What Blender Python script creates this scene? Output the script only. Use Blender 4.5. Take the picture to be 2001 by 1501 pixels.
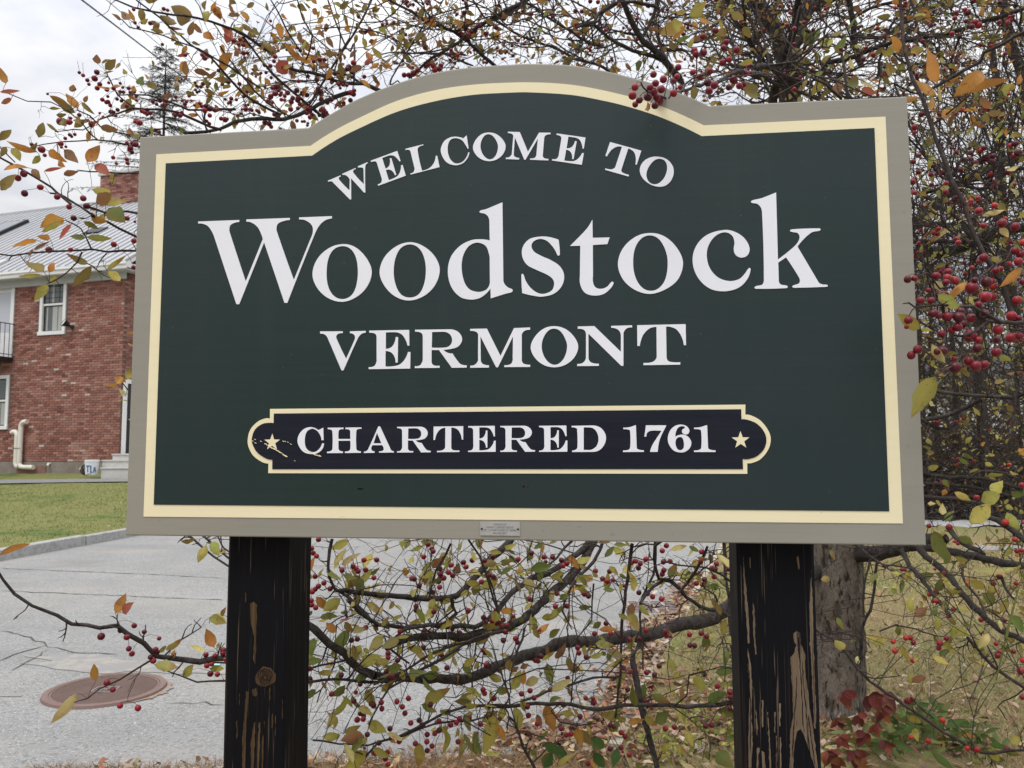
import bpy, math, random
import numpy as np
from mathutils import Vector, Matrix
from mathutils.geometry import tessellate_polygon

# ------------------------------------------------------------------ scene, camera, sky, sun
for o in list(bpy.data.objects): bpy.data.objects.remove(o)
scene = bpy.context.scene
COL = scene.collection
CAM_RIGHT = Vector((0.999998, 0.00014, -0.001767)); CAM_UP = Vector((0.001773, -0.079183, 0.996859)); CAM_FWD = Vector((0.0, 0.99686, 0.079183))
CAM_POS = Vector((0, 0, 1.5))
cam_d = bpy.data.cameras.new('camera'); cam = bpy.data.objects.new('camera', cam_d); COL.objects.link(cam)
M = Matrix.Identity(4)
for i, v in enumerate((CAM_RIGHT, CAM_UP, -CAM_FWD)):
    for r in range(3): M[r][i] = v[r]
M.translation = CAM_POS
cam.matrix_world = M
cam_d.sensor_width = 36; cam_d.lens = 27.886; cam_d.clip_start = 0.05; cam_d.clip_end = 6000
cam_d.dof.use_dof = True; cam_d.dof.focus_distance = 1.75; cam_d.dof.aperture_fstop = 12
scene.camera = cam
scene.render.resolution_x, scene.render.resolution_y = 1024, 768
scene.view_settings.view_transform = 'Standard'
try: scene.view_settings.look = 'None'
except Exception: pass
scene.view_settings.gamma = 1; scene.view_settings.exposure = 0.12; scene.view_settings.use_curve_mapping = False

SUN_EL, SUN_AZ = math.radians(60), math.radians(208)      # azimuth measured clockwise from +Y: behind and to the left of the camera
world = bpy.data.worlds.new("World"); scene.world = world; world.use_nodes = True
wt = world.node_tree; wt.nodes.clear()
def wn(t, **k):
    n = wt.nodes.new(t)
    for a, b in k.items(): setattr(n, a, b)
    return n
wo = wn('ShaderNodeOutputWorld'); tc = wn('ShaderNodeTexCoord')
sky = wn('ShaderNodeTexSky'); sky.sky_type = 'NISHITA'; sky.sun_disc = False; sky.sun_elevation = SUN_EL; sky.sun_rotation = SUN_AZ
bg_sky = wn('ShaderNodeBackground'); bg_sky.inputs['Strength'].default_value = 0.11
wt.links.new(sky.outputs[0], bg_sky.inputs['Color'])
sep = wn('ShaderNodeSeparateXYZ'); wt.links.new(tc.outputs['Generated'], sep.inputs[0])
def wmath(op, a, b=None, c=None):
    n = wn('ShaderNodeMath', operation=op)
    for i, x in enumerate((a, b, c)):
        if x is None: continue
        if isinstance(x, (int, float)): n.inputs[i].default_value = x
        else: wt.links.new(x, n.inputs[i])
    return n.outputs[0]
zc = wmath('MAXIMUM', sep.outputs['Z'], 0.0)
den = wmath('ADD', zc, 0.22)
comb = wn('ShaderNodeCombineXYZ')
wt.links.new(wmath('DIVIDE', sep.outputs['X'], den), comb.inputs[0]); wt.links.new(wmath('DIVIDE', sep.outputs['Y'], den), comb.inputs[1])
nz = wn('ShaderNodeTexNoise'); nz.inputs['Scale'].default_value = 1.7; nz.inputs['Detail'].default_value = 6; nz.inputs['Roughness'].default_value = 0.55; nz.inputs['Distortion'].default_value = 0.4
wt.links.new(comb.outputs[0], nz.inputs['Vector'])
cr = wn('ShaderNodeValToRGB')
cr.color_ramp.elements[0].position = 0.36; cr.color_ramp.elements[0].color = (0.66, 0.69, 0.78, 1)
cr.color_ramp.elements[1].position = 0.56; cr.color_ramp.elements[1].color = (1.0, 0.995, 1.0, 1)
wt.links.new(nz.outputs['Fac'], cr.inputs[0])
bg_cl = wn('ShaderNodeBackground')
wt.links.new(cr.outputs[0], bg_cl.inputs['Color'])
wt.links.new(wmath('MULTIPLY_ADD', wmath('POWER', zc, 1.6), 1.75, 0.64), bg_cl.inputs['Strength'])   # overcast: brighter towards the zenith
mixw = wn('ShaderNodeMixShader'); mixw.inputs[0].default_value = 0.93
wt.links.new(bg_sky.outputs[0], mixw.inputs[1]); wt.links.new(bg_cl.outputs[0], mixw.inputs[2])
wt.links.new(mixw.outputs[0], wo.inputs['Surface'])

sun_d = bpy.data.lights.new('sun', 'SUN'); sun_d.energy = 1.25; sun_d.angle = math.radians(25); sun_d.color = (1.0, 0.965, 0.91)
sun = bpy.data.objects.new('sun', sun_d); COL.objects.link(sun)
sd = Vector((math.sin(SUN_AZ)*math.cos(SUN_EL), math.cos(SUN_AZ)*math.cos(SUN_EL), math.sin(SUN_EL)))
sun.rotation_euler = sd.to_track_quat('Z', 'Y').to_euler()

random.seed(11); RNG = np.random.default_rng(11)

# ------------------------------------------------------------------ measured layout (metres; letters and sign in 0.1 mm in the plane of the board)
LETTERS = [['Woodstock','W','-6559,2364 -5632,2363 -5630,2321 -5734,2306~ -5825,2258~ -5850,2170~ -5831,2080~ -5450,1027 -5091,1932 -5143,2067~ -5214,2192~ -5343,2292~ -5470,2323 -5471,2368 -4506,2365 -4505,2321 -4636,2304~ -4760,2253~ -4796,2154~ -4771,2043~ -4387,1030 -4030,1918 -3990,2059~ -4012,2181~ -4138,2292~ -4297,2324 -4298,2368 -3579,2368 -3578,2319 -3723,2285~ -3844,2186~ -3942,2014~ -4519,548 -4582,549 -5062,1860 -5583,545 -5645,546 -6176,1992 -6238,2128~ -6334,2255~ -6452,2311~ -6557,2319'],['Woodstock','o','-3324,1762~ -3057,1684~ -2815,1441~ -2702,1156~ -2792,857~ -3020,636~ -3327,540~ -3638,630~ -3876,853~ -3981,1139~ -3887,1453~ -3634,1685~/-3334,1719~ -3156,1648~ -3042,1459~ -2999,1165~ -3034,852~ -3141,661~ -3328,596~ -3517,677~ -3638,879~ -3676,1163~ -3641,1467~ -3522,1660~'],['Woodstock','o','-1883,1753~ -1611,1662~ -1376,1450~ -1263,1168~ -1347,860~ -1571,632~ -1894,533~ -2198,626~ -2429,858~ -2533,1141~ -2436,1451~ -2176,1681~/-1889,1708~ -1715,1633~ -1599,1446~ -1553,1176~ -1588,867~ -1701,656~ -1888,593~ -2075,666~ -2194,883~ -2234,1164~ -2195,1443~ -2078,1645~'],['Woodstock','d','40,2519 57,886 97,800~ 160,746~ 234,712~ 248,682~ 219,649~ 118,627~ -202,534 -206,741 -303,631~ -440,544~ -620,521~ -833,581~ -1015,788~ -1091,1088~ -1039,1396~ -858,1626~ -623,1747~ -410,1765~ -223,1733 -230,2097 -257,2233~ -336,2300~ -411,2316~ -436,2341~ -407,2367~ -304,2389~ -134,2453~/-442,1693~ -304,1618~ -236,1446~ -223,1318 -219,851 -282,726~ -387,680~ -493,678~ -642,735~ -748,887~ -805,1165~ -782,1410~ -687,1599~ -570,1681~'],['Woodstock','s','1186,1700 1209,1400~ 1188,1373~ 1159,1389~ 1119,1476~ 1040,1595~ 937,1693~ 801,1730~ 676,1681~ 634,1587~ 685,1475~ 831,1380~ 1018,1290~ 1204,1158~ 1291,977~ 1253,769~ 1097,606~ 848,545~ 661,569~ 442,627 427,991~ 444,1022~ 471,1001~ 516,873~ 620,723~ 765,618~ 890,601~ 1035,660~ 1089,773~ 1067,889~ 954,987~ 726,1099~ 538,1210~ 445,1382~ 456,1572~ 582,1727~ 791,1777~ 979,1766~'],['Woodstock','t','1871,2091 1873,1716 2210,1712 2165,1578 1874,1568 1871,939 1880,770~ 1943,689~ 2053,675~ 2149,712~ 2224,794~ 2260,810~ 2279,779~ 2218,677~ 2079,568~ 1900,539~ 1721,591~ 1626,734~ 1608,918 1622,1562 1415,1564 1663,1808~ 1769,1924~'],['Woodstock','o','3025,1774~ 3296,1694~ 3527,1463~ 3646,1166~ 3551,835~ 3305,634~ 2993,545~ 2695,636~ 2466,852~ 2369,1163~ 2474,1483~ 2738,1714~/3024,1726~ 3186,1642~ 3305,1428~ 3349,1175~ 3300,842~ 3170,657~ 2994,606~ 2832,683~ 2712,887~ 2670,1168~ 2712,1475~ 2846,1674~'],['Woodstock','c','4467,1785~ 4678,1730~ 4848,1593~ 4933,1402~ 4892,1266~ 4778,1220~ 4668,1273~ 4631,1385~ 4647,1537~ 4603,1669~ 4466,1737~ 4291,1674~ 4154,1498~ 4109,1291~ 4158,1040~ 4313,842~ 4523,761~ 4709,789~ 4817,882~ 4894,990~ 4923,1009~ 4943,978~ 4881,798~ 4705,624~ 4426,560~ 4149,625~ 3927,852~ 3834,1160~ 3899,1464~ 4118,1694~'],['Woodstock','k','5467,2500 5465,1160 5694,1336~ 5828,1461~ 5886,1577~ 5855,1669~ 5744,1700~ 5711,1726~ 5745,1750~ 6253,1751 6283,1733~ 6264,1706~ 6121,1679~ 5974,1560~ 5840,1406 6219,679 6283,645~ 6372,634~ 6379,607~ 6345,597~ 5751,594 5721,619~ 5747,643~ 5844,676~ 5867,738~ 5836,826~ 5620,1199 5469,1099 5470,754 5499,671~ 5610,641~ 5635,616~ 5608,592~ 5034,594 5008,619~ 5040,646~ 5154,673~ 5190,762~ 5190,2086 5167,2212~ 5103,2284~ 5011,2307~ 4982,2330~ 5017,2360~ 5172,2392~ 5332,2447~'],['VERMONT','V','-3793,-71 -3306,-80 -3305,-119 -3395,-127~ -3442,-173~ -3435,-235~ -3224,-655 -3053,-272 -3043,-191~ -3081,-140~ -3151,-124 -3151,-83 -2814,-80 -2814,-120 -2894,-137~ -2956,-193~ -2996,-263~ -3278,-893 -3320,-892 -3624,-221 -3667,-159~ -3720,-127~ -3792,-120'],['VERMONT','E','-2739,-77 -1895,-78 -1888,-404 -1925,-404 -1964,-292~ -2037,-180~ -2140,-128~ -2243,-119~ -2387,-123 -2384,-462 -2271,-432~ -2206,-348~ -2176,-220 -2127,-221 -2130,-748 -2175,-747 -2197,-630~ -2270,-539~ -2387,-506 -2388,-824 -2256,-826~ -2093,-792~ -1981,-684~ -1915,-534 -1864,-535 -1867,-876 -2740,-876 -2740,-833 -2627,-815~ -2582,-745~ -2575,-665 -2580,-220 -2602,-155~ -2656,-128~ -2739,-120'],['VERMONT','R','-1772,-78 -1050,-83 -899,-122~ -806,-224~ -797,-333~ -877,-442~ -1018,-485~ -1174,-501 -1099,-558~ -988,-580 -876,-741~ -812,-803~ -691,-827 -695,-872 -1000,-872 -1269,-505 -1423,-502 -1421,-722 -1405,-792~ -1350,-823~ -1253,-825 -1253,-870 -1770,-867 -1770,-827 -1664,-813~ -1614,-739~ -1604,-680 -1607,-238 -1628,-158~ -1690,-126~ -1768,-119/-1415,-132 -1202,-130 -1080,-158~ -1009,-240~ -1003,-350~ -1059,-429~ -1160,-457~ -1419,-452'],['VERMONT','M','-627,-83 -281,-84 -2,-645 273,-85 599,-78 599,-126 500,-139~ 440,-194~ 430,-257 429,-711 449,-794~ 515,-826~ 598,-831 598,-877 75,-873 75,-834 202,-816~ 240,-757~ 246,-688 252,-254 -54,-875 -91,-875 -412,-241 -406,-718 -380,-788~ -316,-822~ -236,-833 -240,-879 -621,-877 -621,-834 -525,-815~ -466,-747~ -460,-697 -460,-240 -473,-170~ -527,-135~ -623,-123'],['VERMONT','O','1089,-62~ 1304,-120~ 1478,-277~ 1563,-480~ 1484,-698~ 1299,-846~ 1074,-891~ 860,-835~ 688,-685~ 610,-481~ 696,-268~ 883,-104~/1089,-112~ 1206,-163~ 1302,-313~ 1342,-470~ 1300,-666~ 1202,-801~ 1085,-842~ 968,-788~ 871,-649~ 832,-471~ 867,-295~ 971,-149~'],['VERMONT','N','1557,-78 1887,-77 2406,-602 2410,-275 2382,-187~ 2319,-137~ 2220,-119 2220,-80 2634,-77 2634,-119 2540,-131~ 2478,-188~ 2460,-266 2452,-882 2410,-881 1769,-227 1765,-712 1793,-786~ 1860,-821~ 1970,-832 1969,-875 1541,-874 1541,-831 1638,-817~ 1696,-764~ 1716,-692 1721,-242 1702,-173~ 1654,-137~ 1557,-125'],['VERMONT','T','2732,-77 3675,-75 3674,-492 3633,-491 3589,-317~ 3498,-180~ 3386,-125~ 3295,-117 3294,-717 3318,-790~ 3383,-820~ 3558,-826 3555,-874 2844,-874 2844,-829 3006,-818~ 3082,-765~ 3104,-694 3108,-119 2968,-150~ 2853,-264~ 2803,-379~ 2777,-491 2730,-491'],['WELCOME','W','-3682,3136 -3406,3240 -3400,3214 -3442,3189~ -3428,3140~ -3204,2906 -3203,3147 -3268,3223~ -3311,3244~ -3364,3249 -3371,3270 -3084,3383 -3075,3362 -3126,3337~ -3127,3286~ -2895,3029 -2905,3322 -2919,3376~ -2953,3390~ -3027,3391 -3033,3417 -2823,3497 -2814,3476 -2858,3446~ -2874,3384~ -2861,2849 -2886,2844 -3176,3167 -3167,2716 -3193,2711 -3564,3089 -3607,3120~ -3675,3111'],['WELCOME','L','-2011,3746 -1627,3823 -1622,3802 -1720,3773~ -1748,3712~ -1649,3261 -1509,3301~ -1406,3400~ -1358,3564 -1329,3567 -1278,3321 -1892,3189 -1896,3214 -1834,3236~ -1809,3294~ -1818,3356 -1896,3673 -1928,3717~ -2007,3722'],['WELCOME','C','-945,3954~ -842,3934~ -780,3906 -709,3969 -667,3686 -687,3683 -729,3762~ -811,3874~ -955,3923~ -1068,3872~ -1109,3697~ -1067,3508~ -974,3400~ -881,3380~ -779,3422~ -707,3512~ -677,3604 -650,3603 -687,3490~ -789,3381~ -943,3345~ -1117,3407~ -1225,3558~ -1253,3704~ -1182,3868~ -1058,3941~'],['WELCOME','E','-2754,3525 -2183,3710 -2109,3489 -2134,3481 -2185,3548~ -2257,3609~ -2338,3622~ -2410,3605~ -2506,3572 -2432,3340 -2362,3386~ -2336,3457~ -2343,3551 -2310,3562 -2200,3201 -2231,3191 -2270,3266~ -2339,3313~ -2425,3309 -2358,3092 -2269,3119~ -2166,3178~ -2113,3277~ -2100,3394 -2065,3404 -1996,3171 -2585,2980 -2595,3009 -2522,3046~ -2507,3103~ -2519,3160 -2616,3463 -2644,3503~ -2687,3509~ -2745,3496'],['WELCOME','O','-254,4007~ -98,3969~ 35,3856~ 106,3708~ 61,3547~ -64,3435~ -222,3398~ -378,3436~ -509,3543~ -575,3692~ -525,3850~ -399,3974~/-252,3971~ -166,3935~ -89,3827~ -52,3712~ -73,3568~ -136,3467~ -217,3434~ -304,3473~ -380,3573~ -417,3703~ -401,3833~ -334,3942~'],['WELCOME','M','154,4003 403,3982 569,3559 800,3949 1034,3936 1031,3901 959,3897~ 914,3861~ 903,3816 875,3486 884,3425~ 930,3397~ 988,3389 986,3356 611,3389 613,3417 705,3423~ 736,3463~ 744,3513 775,3828 518,3394 491,3397 299,3876 275,3529 289,3477~ 333,3448~ 390,3436 384,3403 111,3426 113,3458 183,3465~ 230,3512~ 237,3547 264,3879 260,3931~ 223,3959~ 155,3974'],['WELCOME','E','1162,3914 1747,3798 1711,3567 1686,3573 1672,3656~ 1636,3745~ 1571,3796~ 1501,3816~ 1400,3834 1361,3594 1443,3600~ 1498,3650~ 1534,3736 1568,3729 1501,3359 1470,3365 1469,3450~ 1430,3525~ 1353,3564 1313,3340 1404,3321~ 1521,3322~ 1612,3383~ 1676,3479 1711,3472 1667,3233 1063,3352 1068,3382 1149,3380~ 1188,3423~ 1203,3478 1255,3792 1248,3840~ 1214,3867~ 1157,3884'],['WELCOME','T','2241,3680 2864,3469 2769,3183 2742,3193 2753,3322~ 2724,3437~ 2662,3500~ 2604,3525 2467,3114 2465,3059~ 2501,3024~ 2615,2980 2602,2948 2133,3108 2144,3138 2253,3110~ 2315,3129~ 2346,3172 2480,3566 2381,3576~ 2279,3524~ 2220,3456~ 2177,3385 2145,3396'],['WELCOME','O','3166,3332~ 3348,3279~ 3470,3143~ 3498,2992~ 3446,2835~ 3329,2730~ 3185,2714~ 3022,2773~ 2879,2909~ 2828,3072~ 2884,3220~ 3011,3311~/3232,3284~ 3328,3236~ 3370,3118~ 3342,2959~ 3254,2823~ 3138,2764~ 3023,2803~ 2963,2916~ 2968,3036~ 3038,3173~ 3136,3265~'],['CHARTERED','C','-3954,-2063~ -3854,-2085~ -3788,-2127 -3683,-2075 -3670,-2332 -3714,-2332 -3753,-2212~ -3843,-2117~ -3942,-2099~ -4040,-2169~ -4074,-2327~ -4045,-2485~ -3955,-2563~ -3845,-2570~ -3748,-2496~ -3700,-2397 -3662,-2397 -3697,-2517~ -3801,-2597~ -3932,-2616~ -4087,-2576~ -4195,-2453~ -4229,-2326~ -4183,-2189~ -4074,-2090~'],['CHARTERED','H','-3587,-2076 -3253,-2075 -3252,-2109 -3333,-2119~ -3356,-2161~ -3354,-2308 -3103,-2309 -3106,-2162 -3132,-2120~ -3209,-2109 -3209,-2075 -2873,-2073 -2872,-2104 -2959,-2116~ -2980,-2158~ -2975,-2497 -2953,-2543~ -2877,-2560 -2876,-2591 -3212,-2595 -3213,-2562 -3126,-2549~ -3101,-2508~ -3103,-2344 -3355,-2346 -3353,-2507 -3326,-2545~ -3256,-2562 -3256,-2595 -3593,-2597 -3594,-2568 -3507,-2549~ -3479,-2507~ -3485,-2160 -3507,-2122~ -3586,-2107'],['CHARTERED','A','-2516,-2055 -2480,-2056 -2264,-2498 -2238,-2542~ -2187,-2557 -2186,-2586 -2495,-2588 -2495,-2561 -2414,-2546~ -2397,-2509~ -2432,-2436 -2635,-2437 -2660,-2498~ -2642,-2546~ -2590,-2560 -2590,-2592 -2812,-2594 -2812,-2566 -2747,-2546~ -2705,-2477~/-2543,-2185 -2448,-2398 -2613,-2398'],['CHARTERED','R','-2123,-2066 -1655,-2064 -1556,-2089~ -1496,-2155~ -1490,-2228~ -1542,-2300~ -1633,-2329~ -1734,-2340 -1685,-2378~ -1613,-2391 -1541,-2497~ -1499,-2538~ -1421,-2552 -1423,-2582 -1621,-2584 -1796,-2344 -1896,-2343 -1894,-2488 -1883,-2534~ -1848,-2554~ -1785,-2554 -1785,-2585 -2120,-2586 -2120,-2559 -2052,-2549~ -2019,-2501~ -2013,-2461 -2016,-2170 -2030,-2117~ -2070,-2097~ -2120,-2092/-1891,-2099 -1753,-2096 -1674,-2114~ -1628,-2167~ -1623,-2240~ -1660,-2292~ -1725,-2311~ -1893,-2310'],['CHARTERED','T','-1365,-2065 -758,-2058 -758,-2328 -785,-2328 -813,-2215~ -872,-2127~ -944,-2092~ -1002,-2088 -1002,-2476 -987,-2523~ -945,-2542~ -833,-2545 -835,-2576 -1292,-2580 -1292,-2552 -1188,-2543~ -1139,-2509~ -1125,-2463 -1123,-2090 -1213,-2111~ -1287,-2186~ -1319,-2261~ -1336,-2333 -1366,-2333'],['CHARTERED','E','-655,-2058 -117,-2055 -112,-2267 -136,-2267 -161,-2195~ -208,-2122~ -274,-2089~ -339,-2084~ -431,-2086 -428,-2307 -356,-2287~ -315,-2232~ -296,-2149 -265,-2149 -266,-2491 -295,-2491 -309,-2415~ -355,-2356~ -430,-2336 -430,-2542 -346,-2543~ -242,-2520~ -171,-2449~ -130,-2352 -97,-2352 -99,-2573 -654,-2577 -654,-2549 -582,-2537~ -554,-2491~ -550,-2439 -554,-2151 -568,-2108~ -602,-2091~ -655,-2086'],['CHARTERED','R','-5,-2058 462,-2056 560,-2081~ 620,-2147~ 625,-2219~ 573,-2291~ 482,-2320~ 381,-2331 430,-2368~ 502,-2382 573,-2487~ 615,-2527~ 693,-2542 690,-2572 493,-2574 320,-2335 220,-2334 220,-2478 231,-2524~ 267,-2544~ 329,-2544 329,-2574 -5,-2576 -5,-2549 63,-2539~ 96,-2491~ 102,-2451 101,-2162 88,-2109~ 48,-2089~ -2,-2084/226,-2090 364,-2088 443,-2106~ 488,-2159~ 492,-2231~ 456,-2283~ 390,-2302~ 223,-2301'],['CHARTERED','E','774,-2059 1316,-2056 1320,-2268 1296,-2267 1271,-2195~ 1225,-2123~ 1159,-2090~ 1093,-2085~ 1000,-2087 1002,-2307 1074,-2287~ 1116,-2233~ 1135,-2149 1167,-2150 1163,-2491 1135,-2491 1121,-2415~ 1074,-2356~ 999,-2336 998,-2542 1082,-2542~ 1187,-2520~ 1259,-2449~ 1302,-2352 1335,-2352 1332,-2573 772,-2576 772,-2549 845,-2536~ 873,-2491~ 878,-2439 876,-2151 862,-2109~ 828,-2092~ 775,-2087'],['CHARTERED','D','1421,-2063 1831,-2057 1982,-2098~ 2071,-2203~ 2094,-2314~ 2059,-2435~ 1967,-2539~ 1826,-2577 1427,-2579 1427,-2549 1504,-2529~ 1531,-2484~ 1529,-2160 1518,-2114~ 1420,-2093/1659,-2094 1750,-2095 1881,-2142~ 1946,-2293~ 1918,-2445~ 1827,-2525~ 1726,-2539 1655,-2539'],['CHARTERED','1','2680,-2055 2688,-2486 2711,-2526~ 2826,-2546 2825,-2578 2422,-2580 2423,-2548 2528,-2536~ 2561,-2496~ 2565,-2175 2543,-2145~ 2434,-2134 2434,-2104 2554,-2094~ 2634,-2069~'],['CHARTERED','1','4044,-2062 4053,-2490 4076,-2529~ 4193,-2550 4192,-2582 3784,-2581 3784,-2550 3891,-2538~ 3924,-2499~ 3928,-2180 3906,-2150~ 3795,-2139 3795,-2109 3916,-2100~ 3997,-2075~'],['CHARTERED','7','2873,-2060 3264,-2062 3258,-2084 3146,-2307~ 3114,-2417~ 3092,-2579 2944,-2578 2985,-2457~ 3066,-2327~ 3172,-2171 2970,-2167~ 2900,-2202~ 2879,-2280 2840,-2280'],['CHARTERED','6','3534,-2049~ 3641,-2074~ 3703,-2150~ 3687,-2219~ 3628,-2243~ 3570,-2209~ 3571,-2149~ 3621,-2106~ 3567,-2079~ 3494,-2109~ 3447,-2189~ 3437,-2284 3501,-2253~ 3589,-2245~ 3686,-2293~ 3737,-2399~ 3702,-2508~ 3612,-2577~ 3524,-2589~ 3407,-2557~ 3317,-2447~ 3289,-2318~ 3335,-2168~ 3425,-2079~/3520,-2289~ 3568,-2309~ 3596,-2408~ 3584,-2508~ 3525,-2547~ 3467,-2517~ 3435,-2418~ 3456,-2324~']]
OUTER = '-8000,4325 -4154,4337 -3492,4706~ -3056,4917~ -2222,5205~ -1395,5389~ -577,5461~ 233,5465~ 575,5460~ 1454,5372~ 2175,5202~ 2599,5067~ 3161,4872~ 3828,4565~ 4226,4351 8000,4325 8000,-4325 -8000,-4324'
CREAM = '-7590,3907 -4089,3923 -3552,4238~ -3050,4469~ -2218,4802~ -1393,4988~ -576,5062~ 232,5058~ 574,5043~ 1157,4986~ 1734,4881~ 2593,4636~ 3296,4371~ 4107,3940 7577,3931 7595,-3919 -7596,-3926'
GREEN = '-7356,3690 -4040,3703 -3548,4003~ -3047,4234~ -2216,4557~ -1391,4744~ -575,4836~ 232,4838~ 573,4824~ 1449,4719~ 2023,4583~ 2590,4411~ 3292,4132~ 4063,3715 7359,3711 7357,-3693 -7369,-3673'
PLAQ_O = '-4849,-1679 4778,-1669 4773,-1862 4888,-1882~ 5058,-1984~ 5197,-2176~ 5236,-2343~ 5187,-2530~ 5039,-2716~ 4884,-2789~ 4785,-2798 4783,-3000 -4856,-3010 -4856,-2812 -5002,-2776~ -5195,-2642~ -5295,-2472~ -5321,-2334~ -5275,-2121~ -5122,-1951~ -4967,-1881~ -4845,-1878'
PLAQ_I = '-4758,-1776 4694,-1758 4696,-1950 4809,-1963~ 4980,-2037~ 5114,-2195~ 5152,-2349~ 5105,-2520~ 4974,-2657~ 4829,-2712~ 4700,-2716 4703,-2910 -4765,-2926 -4769,-2732 -4903,-2706~ -5102,-2579~ -5207,-2409~ -5226,-2302~ -5163,-2111~ -5009,-1994~ -4876,-1969~ -4758,-1974'
STARS = [[-0.4777,-0.2372,0.0178],[0.4669,-0.2356,0.0174]]
PLATE = [[-0.0415,-0.3966],[0.038,-0.396],[0.0381,-0.4231],[-0.0415,-0.423]]
FLECKS = [[-0.52023,-0.23449,0.00132],[-0.51471,-0.23132,0.00165],[-0.51341,-0.23877,0.00165],[-0.50232,-0.23497,0.00116],[-0.49214,-0.24051,0.00231],[-0.48762,-0.24307,0.00132],[-0.45335,-0.2351,0.00149],[-0.44934,-0.23574,0.00132],[-0.44333,-0.23724,0.00099],[-0.43705,-0.24106,0.00116],[-0.47791,-0.24903,0.00264],[-0.47186,-0.25115,0.00231],[-0.46512,-0.25476,0.00231],[-0.45949,-0.25836,0.00198],[-0.45387,-0.26175,0.00198],[-0.44826,-0.26534,0.00264],[-0.42816,-0.27546,0.00116],[-0.40437,-0.25378,0.00198],[-0.39552,-0.25695,0.00231],[-0.38554,-0.26221,0.00297],[-0.38003,-0.2639,0.00297],[-0.37453,-0.26537,0.00231],[-0.48311,-0.24562,0.00165]]
POSTL = [-0.5967,-0.461]
POSTR = [0.4638,0.6106]
PEELR = '5594,-6553 5653,-6493 5716,-6316 5674,-6259 5664,-6098 5723,-6053 5795,-6080 5789,-6285 5869,-6486 5861,-6748 5914,-7353 5959,-7754 5999,-8125 6038,-8610 5990,-8612 5886,-8272 5809,-8018 5741,-7892 5674,-7943 5617,-8227 5591,-8630 5520,-8634 5555,-7914 5620,-7624 5608,-7046/4755,-4624 4770,-4862 4787,-5160 4820,-5604 4838,-6047 4834,-6312 4805,-6318 4785,-5930 4762,-5546 4753,-5071/4800,-6401 4850,-6721 4869,-7159 4836,-7654 4848,-8087 4819,-8666 4753,-8669 4783,-7800 4812,-7219 4794,-6782/4918,-5528 4949,-5690 4940,-6162 4963,-6513 4934,-6529 4910,-6104/5975,-5637 6033,-4856 6035,-5723 6029,-6307 6042,-7464 6027,-7866 5998,-7867 5984,-7034 5967,-6163/4916,-7564 4937,-7650 4944,-8054 4919,-8041/5037,-7385 5066,-7384 5056,-7876 5032,-7906/5132,-7613 5152,-7613 5172,-8274 5146,-8270/5262,-7608 5294,-7593 5275,-7983 5258,-7978/5353,-7432 5390,-7430 5373,-7864 5350,-7850/4927,-8285 4973,-8289 4942,-8485 4935,-8661 4909,-8662/5012,-8339 5060,-8365 5079,-8654 5018,-8657/5143,-8276 5177,-8289 5179,-8649 5151,-8651/5276,-8040 5302,-8045 5294,-8644 5265,-8646/5356,-8066 5376,-8071 5366,-8641 5337,-8642/5764,-4638 5794,-4608 5816,-4845 5792,-4875/4875,-4652 4893,-4667 4893,-4875 4879,-4861'
PEELL = '-5433,-5770 -5355,-5736 -5268,-5798 -5276,-6181 -5282,-7036 -5325,-6943 -5324,-6436 -5405,-6184/-5532,-8519 -5490,-7892 -5472,-7578 -5424,-7592 -5439,-8047 -5454,-8516 -5451,-9140 -5512,-9142/-5211,-7160 -5112,-7062 -4942,-7088 -4831,-7211 -4841,-7368 -4967,-7450 -5136,-7472 -5255,-7413 -5276,-7272/-5337,-7542 -5253,-7507 -5216,-7631 -5249,-7680 -5317,-7666/-5552,-5548 -5531,-5548 -5519,-5740 -5536,-5756/-5344,-8604 -5319,-8510 -5286,-8228 -5253,-8196 -5256,-8601 -5270,-9131 -5330,-9134/-5192,-8598 -5178,-8224 -5145,-8192 -5141,-8627 -5156,-9126 -5189,-9128/-5101,-8594 -5084,-8469 -5064,-8468 -5062,-9122 -5089,-9123/-5675,-8212 -5652,-8180 -5636,-8523 -5659,-8555/-5068,-8188 -5051,-8172 -5044,-8312/-5623,-7646 -5606,-7645 -5607,-7865 -5621,-7850/-4966,-7497 -4940,-7481 -4943,-7747 -4964,-7748/-4887,-8026 -4866,-8025 -4880,-8305 -4897,-8306/-4819,-8054 -4805,-8054 -4803,-8457 -4820,-8458/-4675,-7737 -4665,-7721 -4660,-8110 -4670,-8111'
CRACKR = '5758,-6140 5768,-6489 5779,-6896 5787,-7416 5791,-7861/5811,-6604 5815,-7039 5854,-7471 5868,-7930 5911,-8385/5699,-6898 5675,-7333 5612,-7911 5574,-8429/4796,-6577 4807,-6927 4822,-7509 4801,-8377/5892,-7613 5928,-8042 5991,-8552/5737,-6082 5744,-6315 5755,-6548'
SIGN = [-0.02245,1.59488,1.74786,-0.12296]
CAM = [[1.0,0.00014,-0.00177],[0.00177,-0.07918,0.99686],[-0.0,0.99686,0.07918]]
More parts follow.
